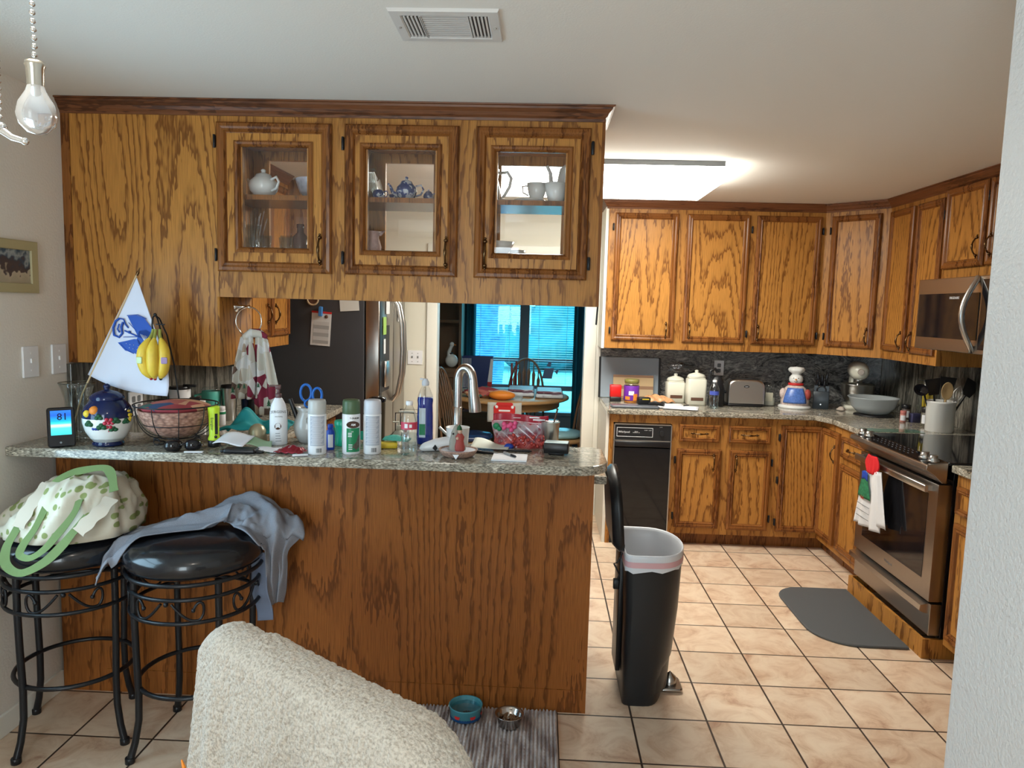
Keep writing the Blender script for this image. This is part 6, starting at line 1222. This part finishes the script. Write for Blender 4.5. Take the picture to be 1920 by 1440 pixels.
# lid standing open on its hinge at the flat side
LID = MB(); l0 = dsec(1.0, 0); 
def lidp(p, h): x, y = p[0] + .125, p[1]; return (-.132 - h - .10 * x, y, .668 + x * 1.24)
rim = [lidp(p, 0) for p in l0]; rim2 = [lidp(p, .022) for p in l0]; dome = [lidp((p[0] * .86 + .0, p[1] * .86), .045) for p in l0]; inn = [lidp((p[0] * .93 + .005, p[1] * .93), .012) for p in l0]
LID.add(inn + rim + rim2 + dome, [(k * n + i, k * n + (i + 1) % n, (k + 1) * n + (i + 1) % n, (k + 1) * n + i) for k in range(3) for i in range(n)], True); LID.add(dome, [tuple(range(n))]); LID.add(inn, [tuple(range(n))[::-1]])
LID.build('lid', MATS['can_black'], c)
MB().tube([(-.13, -.10, .64), (-.15, -.11, .60), (-.165, -.11, .595), (-.14, -.11, .55), (-.15, -.11, .52)], .004, 6).rbox(-.165, -.14, -.125, -.1, .49, .53, .004).build('hinge_spring', BLKM, c)
MB().rbox(-.135, -.115, -.06, .10, .10, .66, .005).build('back_strip', BLACK, c)
MB().rbox(.06, .165, -.05, .07, .006, .022, .02).lathe([(.03, .022), (.028, .05), (.001, .075)], (.115, .01, 0), 16).build('pedal', solid('pedal_steel', (.35, .33, .31), .25, metal=1.0), c)

# ---------------------------------------------------------------- floor mats and pet bowls
rugm = bpy.data.materials.new('chenille'); rugm.use_nodes = True; nt = rugm.node_tree; b = nt.nodes['Principled BSDF']; b.inputs['Roughness'].default_value = .95
tc = nt.nodes.new('ShaderNodeTexCoord'); mp = nt.nodes.new('ShaderNodeMapping'); mp.inputs['Scale'].default_value = (34, 7, 1); nt.links.new(tc.outputs['Object'], mp.inputs[0]); nz = nt.nodes.new('ShaderNodeTexNoise'); nz.inputs['Scale'].default_value = 1; nz.inputs['Detail'].default_value = 3; nt.links.new(mp.outputs[0], nz.inputs[0])
r = ramp(nt, [(.3, (.20, .15, .14)), (.43, (.30, .25, .24)), (.53, (.46, .41, .40)), (.66, (.62, .58, .57))]); nt.links.new(nz.outputs[0], r.inputs[0]); nt.links.new(r.outputs[0], b.inputs['Base Color'])
mb = MB(); mb.grid(lambda u, v: (-.33 + .66 * u, -.30 + .60 * v + .004 * math.sin(u * 330), .006 + .010 * abs(math.sin(u * PI * 44)) * (.8 + .2 * math.sin(v * 190)) + .003 * mnoise.noise(Vector((u * 60, v * 90, 0)))), 352, 120); mb.box(-.33, .33, -.30, .30, .0005, .006)
tag(mb.build('chenille_rug', rugm), 'grey ribbed chenille rug against the peninsula under the pet bowls', 'rug', None, (1.752, -.312, .0005))
c = thing('pet_bowl', 'blue ceramic pet water bowl with boats and a paw print', 'pet bowl', (1.716, -.085, .0165)); wb = solid('bowl_blue', (.06, .26, .32), .15)
MB().lathe([(.056, 0), (.062, .003), (.066, .045), (.068, .050), (.064, .051), (.060, .045), (.056, .012), (.001, .011)], n=40).build('bowl_body', wb, c); MB().lathe([(.001, .034), (.0595, .034)], n=36).build('water', WATER, c)
k = MB(); patch(.0625, -.19, .19, .003, .016, 60, mb=k); k.build('sea_band', solid('sea_blue', (.01, .06, .18), .2), c); k = MB()
for a in (-.45, .55, 1.4): k.grid(lambda u, v, a=a: (.0655 * math.sin(a + (u - .5) * (.25 + .15 * v)), -.0655 * math.cos(a + (u - .5) * (.25 + .15 * v)), .016 + .012 * v), 6, 2)
k.build('boats', RED, c); k = MB().lathe([(.001, 0), (.010, 0)], (.006, -.004, .0125), 14)
for a in (-.9, -.3, .3, .9): k.lathe([(.001, 0), (.0045, 0)], (.006 + .016 * math.sin(a), -.004 + .016 * math.cos(a), .0125), 10)
k.build('paw_print', BLACK, c)
c = thing('pet_bowl', 'small steel pet food bowl with kibble on the chenille rug', 'pet bowl', (1.893, -.135, .0165)); MB().lathe([(.038, 0), (.042, .003), (.050, .042), (.056, .047), (.057, .049), (.053, .049), (.046, .04), (.036, .008), (.001, .006)], n=36).build('bowl_body', solid('bowl_steel', (.45, .42, .40), .2, metal=1.0), c)
k = MB(); random.seed(4)
for i in range(60): a = random.random() * 6.28; q_ = .038 * math.sqrt(random.random()); k.sphere((q_ * math.cos(a), q_ * math.sin(a), .020 + .010 * random.random()), .0055, 6, sz=.6)
q = k.build('kibble', solid('kibble_brown', (.22, .11, .05), .8), c); q['kind'] = 'stuff'
poly = [(.0, .385), (-.28, .385)] + [(-.28 + .165 * math.cos(t), .22 + .165 * math.sin(t)) for t in [PI / 2 + i * PI / 16 for i in range(1, 9)]] + [(-.445, -.13)] + [(-.22 + .225 * math.cos(t), -.16 + .225 * math.sin(t)) for t in [PI + i * PI / 16 for i in range(1, 8)]] + [(-.2, -.385), (0, -.385)]
tag(MB().prism(poly, .0, .014).build('comfort_mat', solid('mat_grey', (.085, .09, .095), .7, bump=.4, bs=300), bevel=.006), 'dark grey D-shaped cushioned floor mat in front of the range', 'mat', None, (3.858, 1.10, .0005))

# towel on the oven handle
c = thing('kitchen_towel', 'white towel with a red crocheted top and christmas tree print on the oven handle', 'towel', (3.836, 1.19, .845), -PI / 2)
MB().grid(lambda u, v: ((u - .5) * (.10 + .07 * math.sin(v * PI)), -.014 - .012 * math.sin(u * PI) + .004 * math.sin(u * 30), .045 - .10 * v), 16, 10).build('crochet_top', solid('red_yarn', (.62, .015, .02), .9, bump=.8, bs=300), c, solid=.008)
MB().grid(lambda u, v: ((u - .5) * (.10 + .20 * v ** .6) - .02 * v, -.020 + .014 * math.sin(u * 14) * v, -.045 - .32 * v + .02 * (u - .5)), 24, 20).build('towel_body', solid('towel_w', (.68, .68, .70), .9), c, solid=.003)
MB().grid(lambda u, v: (.05 + .10 * u * (.4 + v), -.012 + .010 * math.sin(u * 9), -.03 - .29 * v), 8, 12).build('towel_fold', MATS['towel_w'], c, solid=.003)
k = MB(); k.grid(lambda u, v: (-.045 + (u - .5) * (.06 + .10 * v), -.032 + .0 * v + .010 * math.sin((u * .5 + .1) * 14) * (.1 + v * .3), -.075 - .13 * v), 14, 8); k.build('holly_print', solid('tree_green', (.02, .16, .07), .8, mot=.9, ms=80), c, solid=.001)
k = MB(); k.grid(lambda u, v: (-.04 + (u - .5) * .07, -.034 - .0 * v, -.048 - .045 * v - .02 * abs(u - .5)), 6, 4); k.build('blue_print', solid('print_blue', (.01, .05, .35), .8), c, solid=.002)
k = MB(); k.sphere((-.05, -.030, -.185), .018, 10, sy=.3).box(-.065, -.035, -.036, -.033, -.21, -.195); k.build('red_print', RED, c)
k = MB(); [k.box(-.11, .045, -.036, -.0345, -.245 - i * .035, -.242 - i * .035) for i in range(3)]; k.build('stripe_print', GREY, c)

# ---------------------------------------------------------------- chair with a terry towel in the foreground
ang = math.atan2(-.37, .53); cc = Vector((1.575, -1.53, 0))
c = thing('dining_chair', 'tan wooden dining chair with a padded back under the terry towel', 'chair', cc, ang)
MB().rbox(-.29, .28, -.035, .035, .47, .90, .05, ax=1).build('backrest', TAN, c)
MB().rbox(-.25, .25, .036, .44, .43, .48, .03).build('seat', TAN, c)
for x in (-.235, .235):
    MB().tube([(x, -.02, .0), (x, 0, .45), (x, 0, .6)], .02, 8).build('leg', WOODL, c); MB().tube([(x, .40, 0), (x, .40, .44)], .018, 8).build('leg', WOODL, c)
terry = bpy.data.materials.new('terry'); terry.use_nodes = True; nt = terry.node_tree; b = nt.nodes['Principled BSDF']; b.inputs['Roughness'].default_value = 1; b.inputs['Sheen Weight'].default_value = .25
tc = nt.nodes.new('ShaderNodeTexCoord'); nz = nt.nodes.new('ShaderNodeTexNoise'); nz.inputs['Scale'].default_value = 190; nz.inputs['Detail'].default_value = 3; nt.links.new(tc.outputs['Object'], nz.inputs[0])
r = ramp(nt, [(.3, (.37, .32, .26)), (.55, (.61, .55, .47)), (.8, (.70, .64, .55))]); nt.links.new(nz.outputs[0], r.inputs[0]); nt.links.new(r.outputs[0], b.inputs['Base Color'])
bp = nt.nodes.new('ShaderNodeBump'); bp.inputs['Strength'].default_value = .9; bp.inputs['Distance'].default_value = .004; nt.links.new(nz.outputs[0], bp.inputs['Height']); nt.links.new(bp.outputs[0], b.inputs['Normal'])
prof = []
for i in range(61):
    s_ = i / 60 * 1.30
    prof.append(s_)
def terryf(u, v):
    x = -.372 + .718 * u
    top = .960 - .055 * max(0, (-x - .27) / .10) ** 2 - .055 * max(0, (x - .23) / .11) ** 2 - .02 * (x + .3)
    s_ = v * 1.22                      # arc length: near side up, over, far side down
    hb, th = .56, .115 if x > -.2 else .10
    y0 = -.062 - .012 * math.sin(u * PI)
    if s_ < hb - .03: y, z = y0 - (hb - .03 - s_) * .10, top - .03 - (hb - .03 - s_)
    elif s_ < hb + th + .03:
        t = (s_ - hb + .03) / (th + .06); y = y0 + (th) * (t - .0) ; z = top - .03 + .03 * math.sin(t * PI) ** .45 if 0 < t < 1 else top - .03
    else: y, z = y0 + th + (s_ - hb - th - .03) * .05, top - .03 - (s_ - hb - th - .03)
    e = max(0, (abs(x) - .26) / .09)
    y = y * (1 - .25 * e) + .0
    drape = max(0, (top - z) - .05); ed = .010 * math.sin(x * 60 + 1) * min(1, drape * 3) * (1 if abs(x) > .17 else .3)
    x2 = x * (1 + .05 * min(1, drape * 3))
    f = .0035 * mnoise.noise(Vector((x * 130, z * 130, y * 130)))
    return (x2, y + ed + f * 1.2, z + f)
q = MB().grid(terryf, 210, 330).build('terry_towel', terry, solid=.007)
tag(q, 'thick cream terry towel draped over the foreground chair back', 'towel', None, cc, ang)
# round table just below the view with a pencil cup
c = thing('side_table', 'small wooden table standing in the foreground below the view', 'table', (1.44, -2.02, 0)); MB().lathe([(.001, .70), (.20, .70), (.205, .71), (.20, .722), (.001, .722)], n=32).build('table_top', TAN, c); MB().lathe([(.15, 0), (.14, .02), (.03, .04), (.025, .68), (.06, .70)], n=20).build('pedestal', TAN, c)
c = thing('pencil_cup', 'small cup on the foreground table holding the orange pencil', 'cup', (1.50, -1.92, .7225)); MB().lathe([(.033, 0), (.035, .1), (.032, .1), (.03, .005), (.001, .004)], n=20).build('cup_body', WCER, c)
q = MB().tube([(.055, -.03, .04), (-.026, .012, .236), (-.0335, .016, .254)], [.0040, .0040, .0012], 7).build('pencil', solid('pencil_orange', (.80, .25, .02), .4)); tag(q, 'orange pencil tip at the bottom of the towel', 'pencil', None, (1.50, -1.885, .728))

# ceiling fan hub above the view with its pull chains
c = thing('ceiling_fan_hub', 'ceiling fan hub above the view carrying the pull chains', 'fan', (1.40, -2.07, 2.44)); MB().lathe([(.001, -.20), (.06, -.195), (.09, -.16), (.10, -.10), (.08, -.04), (.05, -.001)], n=28).build('housing', WHITE, c)
MB().sphere((0, 0, -.225), .045, 16).build('lamp_globe', solid('globe', (.85, .83, .78), .4), c)
ld = bpy.data.lights.new('added_fan_lamp', 'POINT'); ld.energy = 6; ld.color = (1.0, .90, .76); ld.shadow_soft_size = .10; lo = bpy.data.objects.new('added_fan_lamp', ld); COL.objects.link(lo); lo.location = (1.40, -2.07, 2.10)  # lamp added at the hub, out of view, to warm the foreground
c = thing('pull_chain', 'beaded pull chain with a clear glass light bulb pendant', 'pull chain', (1.428, -2.07, 1.889))
k = MB(); [k.sphere((.0005 * math.sin(i), 0, .012 + i * .0085), .0031, 8) for i in range(40)]; k.build('bead_chain', CHROME, c)
MB().lathe([(.001, .006), (.009, .005), (.010, .001), (.0085, -.003), (.008, -.022)], n=20).build('cap', BRASS if False else solid('nickel', (.6, .57, .5), .25, metal=1.0), c)
MB().lathe([(.008, -.020), (.010, -.026), (.017, -.038), (.0195, -.050), (.017, -.060), (.009, -.068), (.001, -.070)], n=28).build('bulb', mat('frosted_bulb', (.85, .87, .9), .12, trans=.75, ior=1.35), c)
c = thing('pull_chain', 'second beaded pull chain at the far left with a small silver fob', 'pull chain', (1.388, -2.07, 1.83))
k = MB(); [k.sphere((0, 0, i * .0072), .0024, 7) for i in range(56)]; k.build('bead_chain', CHROME, c)
MB().sphere((0, 0, -.004), .006, 10).tube([(0, 0, -.006), (.012, 0, -.014), (.026, 0, -.018)], [.0045, .0035, .003], 8).sphere((.026, 0, -.018), .004, 8).build('fob', CHROME, c)

# ---------------------------------------------------------------- dining room
DW = solid('dining_wood', (.16, .085, .045), .35); DWL = solid('dining_wood_light', (.42, .24, .10), .4)
c = thing('dining_table', 'round oak dining table beyond the doorway', 'table', (1.66, 4.12, 0.018))
MB().lathe([(.001, .765), (.58, .765), (.60, .775), (.60, .79), (.585, .80), (.001, .80)], n=48).build('table_top', DWL, c); MB().lathe([(.50, .69), (.51, .70), (.51, .765), (.49, .765)], n=40).build('apron', DWL, c); MB().lathe([(.18, .05), (.12, .1), (.07, .3), (.09, .45), (.06, .6), (.12, .70)], n=20).box(-.35, .35, -.04, .04, 0, .07).box(-.04, .04, -.35, .35, 0, .07).build('pedestal', DWL, c)
def windsor(lb, loc, rz):
    c = thing('dining_chair', lb, 'chair', loc, rz, 'hoop-back dining chairs')
    MB().lathe([(.001, .445), (.19, .445), (.215, .455), (.215, .475), (.19, .485), (.001, .478)], n=28, sx=1.0, sy=.95).build('seat', DWL, c)
    for x in (-.15, .15):
        for y in (-.14, .14): MB().tube([(x * .8, y * .8, .45), (x, y, .28), (x * 1.15, y * 1.2, .15), (x * 1.3, y * 1.35, 0)], [.018, .022, .014, .012], 8).build('leg', DWL, c)
    MB().tube([(-.17, 0, .17), (.17, 0, .17)], .010, 6).build('stretcher', DW, c)
    hoop = [(.19 * math.cos(t) * (1 + .12 * math.sin(t)), .17 + .11 * (math.sin(t) ** .9 if math.sin(t) > 0 else 0), .48 + .62 * (math.sin(t) ** .75 if math.sin(t) > 0 else 0)) for t in [PI * i / 24 for i in range(25)]]
    MB().tube(hoop, .0125, 8).build('hoop', DW, c)
    for i in range(6):
        x = -.13 + i * .052; tz = math.sqrt(max(0, 1 - (x / .205) ** 2)); h_ = .62 * tz ** .75
        k = MB().tube([(x * .75, .16, .48), (x * .9, .20, .48 + h_ * .5), (x, .17 + .11 * tz, .48 + h_)], .006, 6); k.add([(x * .95 - .007, .205, .48 + h_ * .38), (x * .95 + .007, .205, .48 + h_ * .38), (x + .019, .238, .48 + h_ * .78), (x - .019, .238, .48 + h_ * .78), (x, .25, .48 + h_ * .88)], [(0, 1, 2, 4, 3)]); k.build('spindle', DW, c)
    return c
w1 = windsor('hoop-back dining chair behind the table in front of the window', (1.83, 4.72, 0), 0)
w2 = copy_thing(w1, (1.36, 3.47, 0), PI * .42, 'hoop-back dining chair left of the faucet with light glinting on its frame')
w3 = copy_thing(w1, (2.20, 3.76, 0), -PI * .40, 'hoop-back dining chair at the right side of the doorway')
for (x, y, z, lb) in ((1.38, 3.47, .487, 'glossy dark blue cushion on the left dining chair'), (2.18, 3.76, .487, 'pale glossy cushion on the right dining chair')):
    tag(MB().lathe([(.001, 0), (.18, .004), (.20, .025), (.18, .05), (.08, .065), (.001, .06)], n=28, wob=lambda t, z: 1 + .03 * math.sin(t * 6)).build('seat_cushion', solid('cushion_navy', (.01, .03, .09), .2) if x < 2 else solid('cushion_aqua', (.25, .45, .5), .25)), lb, 'cushion', None, (x, y, z))
# things on the table
tag(MB().grid(lambda u, v: (-.15 + .30 * u, (-.62 + 1.0 * v) if v > .22 else -.607, (.003 if v > .22 else .003 - (.22 - v) * .85) + .002 * math.sin(u * 8)), 12, 40).build('table_runner', solid('runner', (.48, .48, .45), .9), solid=.002), 'white table runner with a red truck hanging over the table edge', 'table runner', None, (1.672, 4.12, .820))
c = thing('truck_print', '', ''); 
bpy.data.objects.remove(c)
rn = bpy.data.objects['table_runner']
k = MB().rbox(-.095, .095, -.616, -.612, -.105, -.035, .01, ax=1).rbox(-.075, .075, -.616, -.612, -.04, -.005, .02, ax=1); k.build('truck_body', RED, rn); k = MB().sphere((-.07, -.617, -.045), .014, 10, sy=.2).sphere((.07, -.617, -.045), .014, 10, sy=.2).box(-.05, .05, -.618, -.616, -.085, -.07); k.build('truck_lights', WPL, rn); MB().box(-.085, -.055, -.616, -.612, -.135, -.105).box(.055, .085, -.616, -.612, -.135, -.105).build('truck_wheels', BLACK, rn)
lump('patchwork_bag', quilt, 'heap of orange and teal patchwork fabric on the dining table', 'fabric', (1.45, 3.80, .863), .15, 1.15, .7, .33, .5, 14)
tag(MB().sphere((0, 0, 0), .10, 20, sx=1.2, sy=.8, sz=.45).build('orange_pouch', ORNG), 'orange fabric fold at the right of the patchwork heap', 'fabric', None, (1.64, 3.65, .863))
stripe = bpy.data.materials.new('stripe_cloth'); stripe.use_nodes = True; nt = stripe.node_tree; b = nt.nodes['Principled BSDF']; tc = nt.nodes.new('ShaderNodeTexCoord'); wv = nt.nodes.new('ShaderNodeTexWave'); wv.bands_direction = 'Y'; wv.inputs['Scale'].default_value = 7; wv.inputs['Distortion'].default_value = 6; nt.links.new(tc.outputs['Object'], wv.inputs[0]); r = ramp(nt, [(.3, (.15, .05, .08)), (.5, (.5, .52, .6)), (.8, (.6, .65, .7))]); nt.links.new(wv.outputs[0], r.inputs[0]); nt.links.new(r.outputs[0], b.inputs['Base Color'])
for (x, y, lb) in ((1.80, 4.1, 'pale striped folded cloth on the middle of the dining table'), (2.068, 4.02, 'maroon and white striped folded cloth at the right of the dining table')):
    tag(MB().rbox(-.13, .13, -.20, .20, 0, .035, .02).rbox(-.12, .12, -.18, .18, .036, .06, .02).build('folded_cloth', stripe), lb, 'cloth', None, (x, y, .826))
for x, h_ in ((1.695, .33), (1.74, .35)):
    c = thing('taper_candle', {1.695: 'left dark red taper candle in a holder on the dining table', 1.74: 'right, taller dark red taper candle in a holder on the dining table'}[x], 'candle', (x, 4.32, .822)); MB().lathe([(.035, 0), (.03, .01), (.012, .03), (.02, .05)], n=16).build('holder', BLACK, c); MB().cyl((0, 0, .05), .010, h_ - .1, 12).build('candle', solid('candle_red', (.14, .005, .01), .4), c)
c = thing('shopping_bag', 'large glossy gift bag with a white star and red and white stripes beyond the table', 'bag', (1.27, 5.38, .487)); MB().add([(x * s_, y, z) for z, s_ in ((0, .9), (.60, 1.08)) for x, y in ((-.16, -.08), (.16, -.08), (.16, .08), (-.16, .08))], [(0, 3, 2, 1), (0, 1, 5, 4), (1, 2, 6, 5), (2, 3, 7, 6), (3, 0, 4, 7)]).build('body', solid('flag_navy', (.012, .03, .14), .3), c)
st_ = []
for i in range(10): a = PI / 2 + i * PI / 5; rr_ = .050 if i % 2 == 0 else .020; st_.append((.075 + rr_ * math.cos(a), -.088, .20 + 1.3 * rr_ * math.sin(a)))
MB().add(st_, [tuple(range(10))]).build('star', WPL, c, solid=.001); MB().add([(.12, -.0885, .10), (.150, -.0885, .10), (.172, -.0885, .32), (.12, -.0885, .32)], [(0, 1, 2, 3)]).build('red_panel', RED, c, solid=.001); MB().add([(.12, -.0885, .32), (.172, -.0885, .32), (.178, -.0885, .58), (.15, -.0885, .58)], [(0, 1, 2, 3)]).build('white_panel', WPL, c, solid=.001)
k = MB(); [k.add([(-.168 + i * .016, -.0885, .25), (-.162 + i * .016, -.0885, .25), (-.166 + i * .016, -.0885, .58), (-.172 + i * .016, -.0885, .58)], [(0, 1, 2, 3)]) for i in range(7)]; k.build('pin_stripes', WPL, c, solid=.001)
c = thing('chest', 'dark low chest under the dining window carrying the gift bag', 'chest', (1.47, 5.48, 0.006)); MB().rbox(-.35, .35, -.35, .3, 0, .48, .01).build('body', DW, c); MB().box(-.32, .32, -.36, -.35, .08, .42).build('door_panel', DW, c)
c = thing('hutch', 'tall dark wood hutch at the left of the dining window', 'hutch', (.70, 5.35, .006))
MB().box(-.45, .38, -.15, .3, 0, .95).build('base', DW, c, bevel=.004); MB().box(-.45, -.42, .0, .3, .95, 2.1).box(.35, .38, .0, .3, .95, 2.1).box(-.42, .35, .27, .3, .95, 2.1).box(-.42, .35, .0, .3, 2.05, 2.1).box(-.42, .35, .02, .27, 1.45, 1.48).build('upper_case', DW, c); MB().ring(-.41, -.02, .08, .9, [(0, .151), (.005, .165), (.05, .165), (.06, .155), (.2, .155)]).ring(.0, .37, .08, .9, [(0, .151), (.005, .165), (.05, .165), (.06, .155), (.18, .155)]).build('doors', DW, c)
c = thing('goose_figurine', 'white goose figurine with a dark scarf standing on the hutch', 'figurine', (.985, 5.26, .957)); MB().sphere((0, 0, .08), .065, 16, sx=1.1, sy=.8, sz=1.15).tube([(-.02, 0, .12), (-.03, 0, .18), (-.01, 0, .23), (0, 0, .25)], [.035, .022, .018, .02], 10).sphere((.0, 0, .262), .026, 12).build('body', WCER, c); MB().tube([(-.04, 0, .165), (-.01, -.028, .16), (.01, 0, .165), (-.01, .028, .165)], .008, 6, True).build('scarf', BLACK, c); MB().tube([(.02, 0, .26), (.05, -.01, .255)], [.009, .003], 8).build('beak', ORNG, c)
cur = solid('curtain_teal', (.01, .13, .19), .8)
for (x0, x1, lb) in ((.90, 1.20, 'dark teal curtain at the left of the dining window'), (2.36, 2.60, 'dark teal curtain at the right of the dining window')):
    tag(MB().grid(lambda u, v, x0=x0, x1=x1: (x0 + (x1 - x0) * u, 5.80 + .025 * math.sin(u * 26), .05 + 2.2 * v), 48, 4).build('curtain', cur, solid=.003), lb, 'curtain', None)
k = MB().add([(-.06, 0, -.09), (.06, 0, -.09), (.08, 0, .04), (-.03, 0, .03)], [(0, 1, 2, 3)]).add([(-.01, 0, .06), (.04, 0, .05), (.05, 0, .10), (.02, 0, .12)], [(0, 1, 2, 3)]).add([(.09, 0, .0), (.14, 0, .03), (.12, 0, -.04)], [(0, 1, 2)])
tag(k.build('window_sticker', solid('sticker', (.25, .32, .5), .7), solid=.001), 'greyish decal stuck on the right window pane', 'sticker', None, (2.06, 5.856, .90))
# outside the dining window
gr = mat('lawn', (.50, .80, .75), .95, mot=.5, ms=1.2); struct('ground', MB().box(-12, 16, 6.3, 40, -.3, -.25), gr)
trunkm = mat('tree_bark', (.10, .25, .42), .9, mot=.7, ms=14)
c = thing('tree', 'thick blue-grey tree trunk outside the left window half', 'tree', (1.02, 8.6, -.25)); MB().tube([(-.1, 0, 0), (0, 0, .6), (.12, 0, 1.5), (.2, 0, 2.6), (.35, 0, 4.2)], [.50, .36, .31, .30, .28], 20).build('trunk', trunkm, c); MB().tube([(.15, 0, 1.9), (.5, 0, 2.6), (.9, 0, 3.6)], [.16, .14, .1], 10).build('branch', trunkm, c)
folm = mat('foliage', (.07, .24, .28), .9, mot=.6, ms=3)
for (x, y, s_, lb) in ((2.9, 20, 2.0, 'distant blurred bush outside the right window half'), (-3.5, 26, 2.4, 'distant tree crown outside the left window half'), (8.5, 34, 3.0, 'far trees beyond the lawn outside the window')):
    lump('bush', folm, lb, 'bush', (x, y, .8), s_, 1.5, .8, .55, .5, 16)
